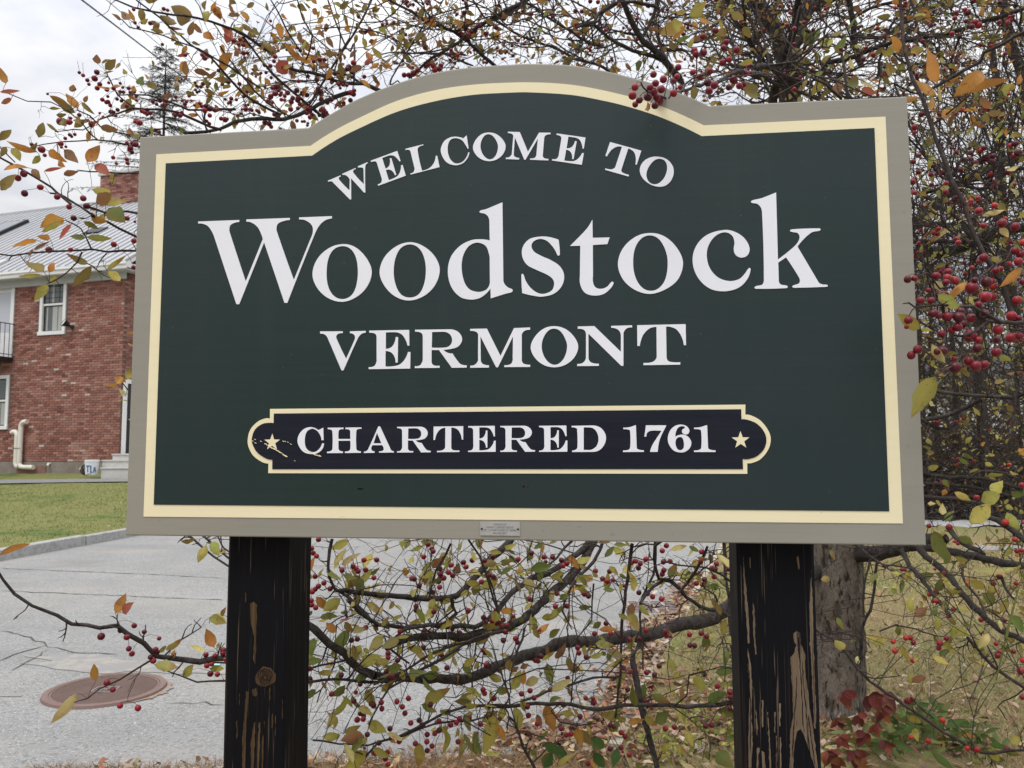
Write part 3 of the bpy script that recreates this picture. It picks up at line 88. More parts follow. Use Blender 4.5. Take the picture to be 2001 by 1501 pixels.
LEAVES = '-5214,23520,11596,-4864,23643,12024,35,p;-4961,23387,11593,-4346,23302,11868,30,p;-4174,23758,11247,-3897,23712,11477,40,g;-5392,23330,11427,-4814,23148,11128,40,g;-4859,23134,11347,-4499,23334,11205,50,g;-4527,23715,11166,-4319,23609,10563,60,g;-4213,24005,10826,-3902,24194,10996,40,y;-4188,24284,10459,-3796,24422,10638,35,p;-5577,22957,10753,-5132,22954,10302,45,o;-3347,25038,11020,-3374,24863,11305,50,o;-2596,23022,11469,-2237,22931,11785,30,y;-2301,23152,11536,-1913,22978,11907,60,b;-1810,23072,11808,-1712,23220,12181,30,p;-2273,22891,11188,-2004,23049,11247,50,g;-1914,27057,10772,-1773,26864,11156,70,b;-3213,25146,10390,-2809,24947,10659,40,p;-2579,25757,10180,-2402,25731,9752,40,y;-1393,26525,9935,-1213,26455,9701,50,p;-2075,25342,9312,-1735,25269,9845,60,b;-2813,24232,9811,-2385,24312,9997,50,p;-1664,25669,9477,-1427,25789,9691,40,y;-1000,26180,9219,-204,26108,9331,35,y;-319,23620,10179,-9,23623,10266,40,o;-5305,22311,10331,-4774,22205,10393,40,g;-5102,22180,10192,-4841,22354,9905,60,o;-4696,22046,10303,-4410,22184,10314,25,r;-4637,22371,10192,-4477,22552,9859,50,g;-4530,22596,9912,-4068,22771,9893,40,p;-4564,22659,9919,-5088,22555,9233,38,g;-4493,22764,9473,-4328,22834,9033,50,y;-4300,22923,8883,-3694,22908,9182,60,y;-4267,23825,10456,-3864,23882,10088,45,p;-3697,22876,9954,-3495,22952,10236,50,y;-3520,23721,9921,-3200,23672,10108,40,y;-5509,22494,9728,-5478,22372,9239,66,g;-5670,22090,9149,-5176,22209,9198,40,g;-5354,22452,8762,-5035,22537,8800,45,y;-4464,22910,8422,-3979,23086,8626,50,g;-3665,22797,8202,-3272,22886,8469,55,y;-3969,23189,9971,-3811,23050,9787,60,b;-1672,25825,8915,-2218,25964,8067,38,y;-1485,24398,8529,-1208,24420,8118,50,g;-2354,23383,9059,-1926,23566,9121,40,y;-2770,24773,8021,-2205,24734,8144,50,g;-1780,26034,7807,-1776,26002,7361,50,o;-1318,23138,7969,-976,23312,7851,40,p;-789,27508,7297,-321,27439,7164,40,y;-562,27830,7360,-297,27705,7522,70,b;-452,23499,7944,-119,23362,8070,60,y;-2449,22717,7890,-1689,22547,8315,42,y;-2551,22864,7824,-2131,22995,7550,50,g;-4602,22657,8121,-5130,22667,7579,40,y;-4125,22961,8196,-3814,22957,7607,42,y;-4187,22287,7946,-3758,22130,7712,50,y;-3943,22248,7491,-3384,22160,7398,60,y;-3974,21979,7241,-4596,21802,7226,55,b;-4264,21801,6968,-3938,21679,7229,50,g;-3920,21937,6897,-4504,22108,6354,50,y;-2571,22726,6830,-2607,22718,6133,50,y;-1932,22712,7268,-1976,22779,6479,42,y;-1320,22449,7644,-1188,22384,7216,45,g;-489,23117,7466,-834,23077,6387,42,y;-444,23038,7239,-207,23133,6722,40,o;-3361,22305,7044,-3141,22381,6935,60,o;-5407,22350,8380,-5688,22152,8134,50,g;-8085,21637,10477,-7601,21496,10425,50,y;-1534,22885,12049,-1396,22767,12365,30,p;-5889,23186,11406,-5648,23073,11858,40,o;-5853,23399,11329,-6000,23554,11084,50,y;-5600,23284,11259,-5415,23231,11529,45,y;-5490,22189,10522,-5653,22261,10383,50,g;-3794,23177,10233,-3737,23353,10458,40,p;-2938,22950,11524,-3079,23033,11317,40,o;-1791,22937,10022,-2063,23066,9823,40,y;-1473,25761,9121,-1532,25910,9473,40,g;-3189,22892,8762,-3003,22982,8441,45,y;-4878,22787,8920,-4644,22714,8730,40,g;-2033,22857,7637,-1802,22677,7570,40,g;-5212,22223,8621,-5085,22235,8413,30,b;-4416,22309,10496,-4228,22442,10385,70,p;-329,22808,11670,-7,22831,11795,45,g;-310,22996,11383,-7,23035,11549,50,g;868,23871,11895,961,23881,12164,50,o;-379,28301,11347,163,28298,11587,40,y;640,23880,11984,957,23780,12198,40,g;1139,24765,12012,1404,24834,12073,50,g;-426,27862,11036,53,28058,11060,35,g;-332,23099,11345,89,23281,11600,35,g;554,24199,11374,1200,24176,11421,50,g;1429,28822,10354,1858,28641,10544,70,g;87,22935,11434,305,22833,11665,50,o;1765,24940,11636,2036,24805,11234,50,o;2089,29575,10454,2189,29475,9861,50,b;1903,24343,10984,2357,24220,11162,40,y;1868,24519,10725,2266,24520,10816,50,y;1671,24392,10610,1996,24374,10750,50,o;1428,24225,10459,1659,24220,10619,70,g;1998,24455,10164,2382,24336,10164,45,g;754,28335,10009,1022,28236,10291,50,g;1083,28477,9983,1268,28406,9650,50,g;-350,22837,10381,128,23011,10324,38,o;418,27699,9448,785,27570,9731,50,y;1000,27797,9142,1572,27621,9256,45,y;-852,26260,9225,-228,26227,9329,38,y;771,24017,9515,1100,24210,9740,50,o;1344,29636,8066,1761,29532,8363,55,g;1512,24159,9841,1707,24327,9850,80,y;2835,24709,11619,3140,24850,11974,40,g;3152,24945,11963,3575,25058,11972,40,g;2975,24721,11338,3261,24771,11074,50,y;3316,25003,11060,3554,24845,10945,50,g;5079,26104,10761,5364,26233,11233,55,g;5187,25400,10995,5514,25355,10858,50,y;4678,25846,10465,4896,25796,10787,25,p;3732,25152,10141,3624,25119,9632,60,b;3966,25431,10039,4290,25376,9694,45,y;3254,24824,9881,3569,24735,9737,50,y;2358,23915,9668,2590,23740,9884,55,g;2578,24073,9588,3147,24050,9592,35,o;2426,23735,9268,3015,23598,9234,48,p;3572,25167,8734,3841,25021,9187,35,y;2769,24949,8743,2802,25130,8558,90,g;2912,24845,8700,2976,24809,8448,60,g;3035,25120,8236,3369,24928,8540,45,y;3330,24827,8406,3615,24999,8498,50,o;1247,23628,8858,1513,23532,9362,40,b;1251,29471,7831,1272,29371,7312,30,b;2025,24408,8384,1668,24588,8290,65,b;1241,29308,7220,1431,29317,6488,55,g;-6,23215,8604,170,23177,8763,70,b;217,23527,8626,464,23613,8733,60,b;297,22965,8313,341,22898,8754,40,o;-28,23000,8176,276,22954,8696,50,y;-784,27412,7272,-345,27527,7188,45,y;-441,22994,8179,-93,22970,8101,60,g;1120,23416,8008,1716,23363,8388,40,p;1090,24264,7443,1503,24265,7575,50,g;3206,25023,7708,3501,25065,8111,50,y;3205,25027,7569,3390,25149,7764,50,g;3725,24762,7147,3630,24688,7873,45,g;4211,26971,6521,4399,26971,7213,42,g;4319,25203,7376,4834,25059,7143,50,g;5262,25416,7031,5309,25405,7640,30,b;6104,25534,6992,6731,25687,7320,62,g;7193,28852,7011,7961,28858,7115,45,g;7491,28900,7585,7911,28837,7547,50,g;7637,29127,6506,7987,29086,6677,50,g;6488,25739,6691,7061,25545,6613,50,g;3290,25200,6825,3246,25382,7114,60,g;3295,25071,6775,2669,24950,6838,50,y;2959,25063,6321,3253,24939,6659,60,g;3512,24949,6609,3999,24763,6739,38,o;4283,26509,6302,4653,26372,6009,55,y;4613,26422,6088,5119,26558,6454,65,g;5213,25200,6914,5352,25330,6478,50,y;126,23605,7477,255,23429,6912,50,y;238,23627,7729,351,23800,7284,45,y;971,24166,7385,1253,23972,6679,52,o;718,24119,7136,849,24010,6776,50,b;609,21906,7218,982,21940,7425,55,g;1838,23382,6990,1981,23572,6388,45,o;2108,23447,7053,2284,23475,6658,40,y;860,22029,7053,1308,21942,6805,65,G;1068,22094,6789,825,22291,6312,60,G;1183,23538,6423,1566,23372,5974,60,G;1192,22123,6417,1718,22190,6752,42,y;2242,23496,6650,2643,23558,6371,85,G;2317,23405,6300,2611,23326,5906,70,G;2237,23506,6092,2371,23333,5861,40,o;3185,25035,5829,3068,24908,5288,50,G;3652,26355,5536,3780,26515,5913,45,g;3714,26457,5404,3971,26354,5369,55,b;4432,26322,5116,5037,26521,5041,50,y;5250,26439,5408,5643,26558,5098,50,y;5313,25276,6289,5595,25309,5747,45,y;5949,24840,5535,5870,24675,5889,50,g;6294,25271,5600,6807,25279,5137,75,g;6363,24588,6188,6785,24683,6311,50,g;3885,26001,4908,4136,25886,5046,55,g;1792,24464,7514,1650,24384,7808,40,b;2242,24495,11004,1995,24324,11124,40,p;5302,24595,11029,5591,24619,11117,40,y;6850,26402,10685,6947,26317,10452,50,g;5540,24144,11692,5827,24005,11619,40,b;5775,25842,11167,5971,26027,11384,60,y;7584,29166,11002,7736,29143,10620,35,y;3612,24827,11930,3487,24766,12125,40,y;4935,25038,11807,5453,24990,11906,35,p;5336,24237,11999,5680,24334,11849,40,g;1732,24583,10668,1541,24571,10303,40,y;766,23349,8458,883,23513,8498,70,g;-175,22154,6970,-29,22004,7224,50,b;484,21885,6947,649,21949,6764,60,g;-10064,20500,10814,-9878,20684,11278,50,o;-9746,20203,10893,-9390,20079,11162,60,r;-8908,20874,9824,-8511,20895,10128,40,y;-9120,20958,9726,-8937,20981,9895,55,y;-8822,20971,9548,-8668,20867,9826,55,o;-8734,19834,9716,-8164,19867,9651,50,p;-8259,20397,9282,-7910,20273,9578,50,y;-7995,21128,9720,-8417,21069,9911,45,p;-7830,21270,9783,-8018,21251,10281,65,o;-7737,21240,9751,-7691,21322,9888,60,y;-7977,21438,9187,-7522,21241,9240,40,y;-7614,20365,10743,-7127,20202,10626,50,y;-6999,19459,10968,-6892,19454,11186,50,b;-9834,19228,9508,-9864,19114,9928,50,o;-10234,19147,9250,-10819,19283,8469,28,p;-12072,18949,12486,-11260,18815,12751,28,o;-8225,22437,12097,-7875,22296,12136,35,p;-8981,21110,9531,-8983,21251,9573,80,b;-11995,22173,26087,-11994,22138,26357,100,b;-11744,22154,25904,-11419,22111,26189,60,l;-11792,22022,26011,-11457,21865,26065,30,l;-11636,21854,25644,-11383,21922,25771,20,l;-11536,22994,27876,-11833,23176,28262,55,b;-11799,23055,27910,-12132,23086,28130,38,b;-12655,19191,24086,-12767,19110,24493,50,o;-12539,18815,23697,-11968,18703,23693,20,r;-12462,19142,23683,-12651,19003,23523,50,r;-11593,20447,23886,-12368,20542,24405,35,l;-11551,20486,24008,-11805,20422,24420,50,o;-11364,19857,24176,-11370,19870,24387,90,b;-11545,20768,24310,-11410,20636,24446,55,b;-11560,20672,24268,-11278,20782,23942,32,l;-11897,19786,23702,-11561,19803,23709,35,l;-11397,20175,23595,-11184,20016,23356,55,l;-11787,19918,23589,-11635,20114,23673,50,l;-12436,20265,23133,-12329,20252,23543,55,l;-12085,20018,23409,-11828,20166,23213,25,l;-12226,19872,22586,-12953,19752,22861,28,o;-11995,18517,22164,-11759,18578,21888,60,y;-12383,20270,22652,-12583,20283,22433,60,y;-12056,20106,22709,-11551,20121,22406,40,o;-11957,20624,22942,-11473,20459,22478,42,b;-11053,20123,22406,-10850,20300,22954,52,o;-11881,20256,22473,-11570,20074,22287,45,o;-11134,18428,21565,-10723,18501,21685,22,r;-11658,20157,22078,-11254,20020,22199,40,b;-12128,18287,22263,-11812,18176,22497,50,l;-11983,18258,21538,-11463,18364,21636,40,o;-11970,18183,21019,-11638,18174,21414,55,l;-11557,18639,21704,-11294,18581,21416,50,b;-10975,20353,22421,-10519,20335,22173,60,r;-11048,20412,21787,-10519,20372,21704,50,y;-11638,21240,23830,-11339,21071,23867,50,r;-11801,20180,23563,-11578,20038,23331,60,l;-11304,20128,23575,-11453,20091,23628,40,b;-11891,18168,22060,-12007,18135,21801,50,l;-10621,20619,21994,-10650,20650,22354,40,y;-12445,19932,22609,-12276,20017,22880,40,l;-10456,24444,27302,-10532,24412,26885,50,o;-11034,22689,25911,-10830,22559,25614,80,g;-10708,24232,27785,-10356,24175,27649,35,l;-10725,25371,29137,-11375,25543,29859,65,l;-10680,25376,29006,-10242,25255,28719,55,b;-10363,25664,28896,-9972,25671,28653,60,o;-9672,26235,29249,-9778,26195,28817,75,r;-9564,25102,27675,-9124,24911,27837,55,o;-9901,25955,27746,-9577,25939,28007,65,o;-9114,25124,27815,-8964,25102,27978,70,b;-9944,24865,26567,-9615,24990,26453,50,l;-10329,25627,29682,-10188,25465,29946,70,l;-10148,25717,29688,-9940,25711,30089,50,o;-9830,25917,29620,-10211,25758,29846,60,o;-11395,24686,28972,-10785,24546,28592,40,l;-11195,24824,28616,-10681,24794,28556,25,b;-10304,25740,27330,-10152,25811,27052,50,g;-9949,25719,27186,-9790,25715,26918,80,g;-10265,24162,26158,-9888,24134,26062,40,l;-9378,25990,29660,-9570,25795,29686,50,b;-9274,26337,29534,-8864,26320,29294,40,l;-9703,25326,26650,-9270,25172,26709,40,o;-10716,25019,25353,-10656,25088,25167,100,g;-9617,26082,27582,-9396,26188,27723,50,g;-8688,25306,26814,-8879,25242,26915,50,l;-9423,26084,30170,-9737,26210,30382,50,l;-9150,26317,30166,-8930,26438,30421,50,l;-11195,23682,27949,-10716,23511,27732,30,l;-10608,25347,28416,-10318,25370,28339,40,l;-10638,24286,27391,-10153,24190,27425,25,r;-11176,19361,20706,-11888,19561,20530,50,o;-11081,19137,20563,-11576,19133,20294,30,y;-10792,19067,20466,-11157,19172,20112,25,r;-11710,19214,20105,-12238,19108,19886,42,o;-11491,19384,20188,-11831,19403,20271,50,o;-11830,19305,19877,-11557,19433,20182,22,b;-10537,19245,20168,-10867,19140,20170,50,g;-10663,19544,20268,-9931,19357,20178,24,y;-10548,19165,20551,-10233,19333,20424,40,g;-10442,19304,20785,-9964,19206,20562,60,o;-9936,19128,20867,-9397,18943,20466,65,g;-10122,18900,20931,-9657,18704,21115,60,b;-10046,19182,21019,-9502,19227,21110,38,y;-11291,18858,19237,-11813,18991,19552,55,l;-11285,19068,19265,-11188,19108,19521,60,o;-11468,19065,19208,-11962,18947,19136,22,y;-11322,19149,19036,-11102,19114,19189,55,y;-11274,19008,18968,-11480,18859,18508,45,y;-10494,19319,19531,-11027,19301,19798,32,l;-10546,19597,19538,-10977,19580,19009,42,l;-10135,19553,19429,-9710,19656,19824,22,y;-10082,19490,19396,-9642,19296,19111,42,y;-10331,19057,20808,-10278,19235,20920,40,o;-11707,18904,19625,-11577,18889,19810,30,b;-10102,25838,29947,-9826,25834,29456,60,o;-8128,26584,29760,-8010,26590,29151,45,o;-9735,25574,27709,-9275,25402,28098,60,o;-8277,27021,28200,-7814,26892,28527,90,r;-7817,27316,28173,-7987,27494,28716,30,r;-7580,27819,28934,-7357,28014,29265,80,o;-8526,26910,28762,-8383,27044,28999,50,l;-8643,25885,27137,-8520,25998,27001,60,y;-5962,27339,30032,-5795,27476,29877,65,o;-5499,26949,29958,-5392,27105,29846,70,l;-6165,27004,30103,-6189,27097,30354,90,l;-5678,26874,30255,-5529,26794,30406,90,l;-6074,26934,30459,-5735,26983,30771,50,l;-5564,26953,30639,-5296,26979,30541,40,l;-6670,26923,30539,-6308,26883,30572,35,l;-7453,26424,30281,-7087,26463,30135,80,l;-5298,29995,31019,-5491,30085,30722,40,o;-5773,30310,30619,-5453,30243,30301,60,o;-4377,29844,31468,-4424,29740,31660,55,g;-4347,29863,31259,-4130,29825,31082,60,g;-4170,30097,31418,-4004,30203,31728,45,g;-4680,30521,30758,-4492,30386,30435,50,g;-4107,29944,30023,-4037,30082,30342,65,g;-4760,30671,30420,-4485,30687,30351,40,g;-3922,29916,29884,-3776,29936,30018,60,o;-1991,32042,32944,-1471,31977,32739,50,o;-2200,32292,32577,-1945,32394,32226,50,r;-826,31942,32317,-601,31924,31874,60,y;-2475,30852,32117,-2332,30756,32321,70,l;-3096,30816,32680,-2987,30639,32739,70,b;-2477,30834,32786,-2302,30993,32780,50,l;-2246,31093,32805,-2187,31127,32988,50,l;-9837,26157,29362,-9464,26028,28910,50,r;-10288,25717,28960,-10008,25750,28709,50,o;-9132,25286,28091,-9056,25302,27862,70,l;-8864,25139,27491,-8594,24956,27193,40,l;-8620,26759,27851,-8432,26862,27622,55,o;-8280,27158,29001,-8565,27016,29041,40,l;-9029,26573,29533,-8696,26390,29212,60,l;-8177,27519,29531,-7747,27600,29055,30,o;-8694,26725,29169,-8359,26716,28718,35,l;-7965,27580,29160,-7397,27753,28959,40,o;-9275,26200,29494,-8921,26106,29223,40,l;-9739,26147,29795,-9330,26177,29866,35,l;-8023,26566,30084,-7812,26594,29877,50,o;-6881,26284,30088,-6626,26127,29833,60,o;-6995,27185,29921,-6741,27266,29936,40,l;-6580,27301,29641,-6418,27325,29482,40,l;-6985,27421,29191,-6782,27284,28893,40,g;-7286,27507,29408,-7458,27311,29533,50,l;-5753,29924,29923,-5385,29861,30139,50,r;-5153,30260,30341,-4936,30432,30206,40,l;-3905,31403,31703,-3767,31326,31400,50,l;-2902,32182,32115,-2636,32101,31870,50,o;-3793,31520,31831,-3412,31511,31759,30,o;-4909,29818,31111,-4945,29660,31212,50,o;-4726,29803,30978,-4595,29921,31166,60,r;-2921,33225,31011,-3029,33297,31322,50,r;-7742,25874,26303,-7532,25872,26169,30,l;-9227,26368,27391,-8892,26326,27208,50,l;-8472,25380,26822,-8340,25448,26748,80,y;-1913,31812,33182,-1529,31818,32985,50,l;-762,31947,33057,-633,31918,33308,50,l;2238,33531,34263,2554,33666,33886,65,o;2623,33783,33627,3136,33895,34144,40,l;2748,29171,30916,2925,29346,30786,80,l;3491,33803,32859,3856,33740,32761,60,y;3488,28561,31240,3827,28542,31119,45,o;2973,33548,33046,3336,33434,33369,50,l;6532,31619,32002,6701,31583,32104,50,l;6039,31106,32623,6206,31091,32435,50,y;-626,34185,33658,-748,33994,32968,50,o;-250,34396,33311,-441,34501,33037,50,o;188,33585,31980,372,33525,31790,70,o;898,34798,32592,1087,34653,32783,50,l;2341,35315,32985,2744,35504,32878,50,l;3411,35618,33342,3545,35665,33094,40,y;3933,30004,31310,3847,30180,31637,50,l;4360,30285,31404,4514,30218,31136,50,l;1985,33467,34033,2222,33304,34004,40,l;5763,31259,31630,5958,31082,31417,50,o;4591,30355,31267,4817,30384,31108,60,o;4182,33859,32887,4369,33828,33194,40,l;8844,32851,32598,9221,32918,32444,40,o;1484,33294,34256,1615,33426,34590,40,b;2642,14899,21483,2634,14988,21719,60,b;3827,16306,24159,4214,16377,24544,52,y;3744,16615,24204,3190,16469,23872,48,y;3792,16564,24129,3474,16678,23840,30,o;3486,16163,23567,3811,16209,23684,42,g;3767,16235,23434,3864,16183,23670,45,y;4991,16198,22657,5199,16226,22301,70,l;5022,16491,24054,5205,16610,23864,60,l;4677,18126,23055,4870,17978,23023,50,y;4133,16692,24359,4341,16557,24155,40,o;4805,16660,24468,5136,16851,24414,50,l;3208,14831,23402,3393,14679,23372,40,y;12923,32953,32137,12595,32970,33127,50,g;12978,33083,32331,13481,33283,33233,40,g;10140,23959,27275,10454,23772,27748,45,g;12127,29853,29897,12358,29654,30137,70,y;12158,29701,29311,11619,29858,28538,42,y;12135,33128,32166,12816,33089,31955,40,p;10585,23603,27295,10888,23643,27383,50,y;13346,32941,32193,13669,33025,32711,55,y;13149,32531,31047,12666,32519,31073,50,o;11864,32819,30754,12254,32855,31271,30,p;12209,32825,30133,12623,32926,30616,45,p;11543,32508,29618,12174,32566,30075,30,p;12335,32528,29934,12797,32357,29609,40,p;11472,26829,27824,11219,26633,27073,50,b;9904,22421,25376,10067,22377,25844,65,g;10667,23447,26073,11184,23513,25835,30,p;10815,24224,26901,10693,24121,27219,60,p;13044,26412,27697,12928,26422,28332,45,y;16588,33053,31424,17095,33181,31108,50,y;14285,29471,29196,14464,29315,28731,40,l;10249,22451,25432,10723,22551,25307,50,r;15106,25203,25560,15404,25024,25343,50,b;13962,26241,25110,14321,26170,25426,60,g;14571,26886,30421,14782,26952,29887,40,o;13624,27094,30386,13972,26998,30226,50,l;16580,32981,32082,17299,32871,31709,55,l;18954,30677,32591,19060,30636,32923,50,y;19327,29849,32115,19660,29716,31637,60,l;18316,31611,32155,18622,31522,32288,50,l;14321,27114,28834,14551,26968,28965,40,l;12471,26271,28356,12756,26232,28688,40,l;13576,27165,30846,14011,27227,30881,60,o;9436,31197,32067,9732,31056,31750,60,o;9279,30496,29352,9615,30538,28850,80,l;13762,29363,30998,13958,29196,31019,50,l;10663,25375,28487,10446,25323,28217,50,y;15583,29748,24519,15892,29798,24811,70,y;16379,29503,24741,16647,29496,24820,80,y;17080,28639,26299,17303,28689,25996,60,l;8881,15974,22541,8812,16158,23460,40,o;8966,16202,22372,8457,16279,22779,50,o;8634,15838,21877,8705,15891,22200,35,o;8449,15848,22181,7618,15763,22025,16,o;8974,15599,22067,9536,15583,22621,42,o;9163,15615,22222,10192,15639,22439,22,o;9025,15808,21893,8804,15788,21735,80,o;9098,15842,21818,9329,15717,22090,22,l;9555,15659,22093,9827,15795,21886,45,b;9997,15665,22244,10435,15846,22387,50,y;8889,15862,22097,8799,15779,22388,30,p;8532,14666,18080,8193,14790,17559,34,o;9777,14966,18405,9226,14805,17990,28,o;7071,13624,17024,6636,13509,17280,45,y;6925,13320,16979,7155,13342,16947,42,y;7164,13788,16952,7328,13696,16891,20,y;7186,13484,16744,7443,13597,16415,42,p;9395,15527,19585,9883,15554,19745,26,p;8984,14518,16673,9244,14642,16560,45,y;9731,15516,19359,9823,15422,19112,50,p;7494,13589,16615,7723,13788,16626,50,l;8915,15582,19129,8984,15599,19245,50,b;14758,26915,22565,14210,27075,22177,22,o;15040,26788,22529,14229,26773,21858,22,p;11587,21967,22160,11793,22074,22075,80,l;12446,22535,22466,12768,22610,22530,50,y;10661,20036,21242,10589,19972,21151,70,g;13220,22749,22004,13592,22780,21890,30,b;14119,27152,21329,14163,26980,21097,60,y;14245,27180,21721,14304,27178,22011,50,y;11059,20479,17720,11150,20319,17734,50,y;14313,25057,17411,14633,25254,17210,40,l;7194,13415,16179,6787,13606,15516,45,y;15870,28025,14740,16203,27997,14524,45,g;15614,27839,14575,15994,27854,14385,42,g;16358,27579,14437,16553,27442,14322,65,y;16510,27654,14694,16766,27682,14741,60,y;12976,24906,14346,13382,25028,14342,55,y;14971,27769,13845,15148,27638,13592,60,g;13342,24576,13686,13272,24659,13473,80,o;13605,24605,13580,14130,24625,13349,42,y;13489,25988,13150,13650,25792,13142,55,p;13952,25974,12778,14048,26119,13162,65,p;13950,25823,12573,14193,25833,12963,50,g;14963,26180,12472,15753,26365,13142,52,y;13942,23807,13363,14492,23729,13528,75,y;14322,23878,13600,14824,24071,13935,55,y;16534,27751,14008,17118,27658,14034,32,y;16969,27223,14118,17335,27293,14046,50,y;16669,27001,12777,16979,26868,11974,42,y;16880,27399,12975,17104,27321,12842,70,y;13541,25895,12414,14035,26059,12113,20,p;13703,26088,12263,14116,26231,11347,48,g;14528,26113,12062,14984,26119,11798,55,g;15332,27871,11188,15819,27949,11036,42,y;17100,27025,12820,17324,27116,12721,60,y;16950,27177,13405,17469,27293,13305,50,g;13970,26822,15257,14073,26688,15027,60,l;15075,24153,16222,15363,24227,16059,60,l;14998,24789,16170,15105,24611,16204,50,y;15340,27009,15719,15470,26814,15944,60,l;16256,27597,15025,16341,27416,15118,80,o;15205,23876,14938,15281,23779,14695,60,o;13952,26829,14753,14261,26889,14798,50,l;13444,25994,17218,13652,26068,16999,60,l;13944,25908,17390,14161,25821,17292,60,l;14218,25201,17367,14486,25123,17534,60,l;15075,24712,16934,15459,24774,17024,60,l;15133,24100,17177,15278,23994,17251,60,l;10128,25669,11717,10308,25658,11380,45,g;12728,31792,8311,13003,31696,7830,42,g;11909,26105,8729,11407,26186,8905,45,y;11990,25947,8911,11477,26026,8700,40,y;12466,26168,8907,12400,26053,9273,50,g;12428,25904,8704,12674,25860,8069,42,y;12846,25879,9599,13303,25839,9847,60,b;15244,29204,8877,15364,29346,9257,50,g;13661,26066,9098,13715,26083,9555,50,y;14093,26168,9196,14677,26043,8884,50,y;15868,31661,9872,16545,31613,10057,50,g;16051,30340,9573,16007,30218,10048,75,g;15970,29864,9658,16568,29710,9712,40,y;16005,28192,10299,16656,28267,10047,50,y;16036,27539,10020,16450,27698,9550,60,g;17118,32652,11249,17534,32561,10490,60,y;15847,28807,11091,16341,28870,10891,42,g;16148,28503,10675,18166,28563,10555,17,p;15141,24767,9826,15705,24916,9331,50,g;14085,24574,8819,13744,24429,8765,50,g;17176,29576,4145,17626,29719,3633,50,y;16547,29580,3715,16834,29463,3626,65,g;17645,29051,4547,18236,29246,4582,50,y;14769,29104,6769,13998,28941,6710,35,b;16659,30208,4408,17094,30183,4306,40,o;16195,29186,11645,16587,29011,11445,60,g;15947,28172,10434,15769,27988,10044,40,o;16723,30696,9854,16739,30521,9768,90,o;14192,23886,8153,15044,23725,11732,2,g;14988,30924,4781,15509,31054,4511,50,y;15168,30850,4411,15269,30862,3901,60,y;19828,31743,10688,20343,31922,10784,50,o;14442,28826,6318,14407,28631,6587,30,b;-9731,20249,17954,-9933,20299,17952,35,o;-9743,20258,17618,-9849,20168,17656,40,p;-9810,20157,16738,-9815,20306,17067,50,y;-9758,19818,16631,-10048,20000,16803,55,o;-9906,20108,16812,-9910,20249,16647,40,o;-9976,19992,16568,-10358,20110,16597,25,o;-9837,20165,16307,-10118,20323,16485,40,p;-9671,19911,16174,-9874,19779,16148,40,y'
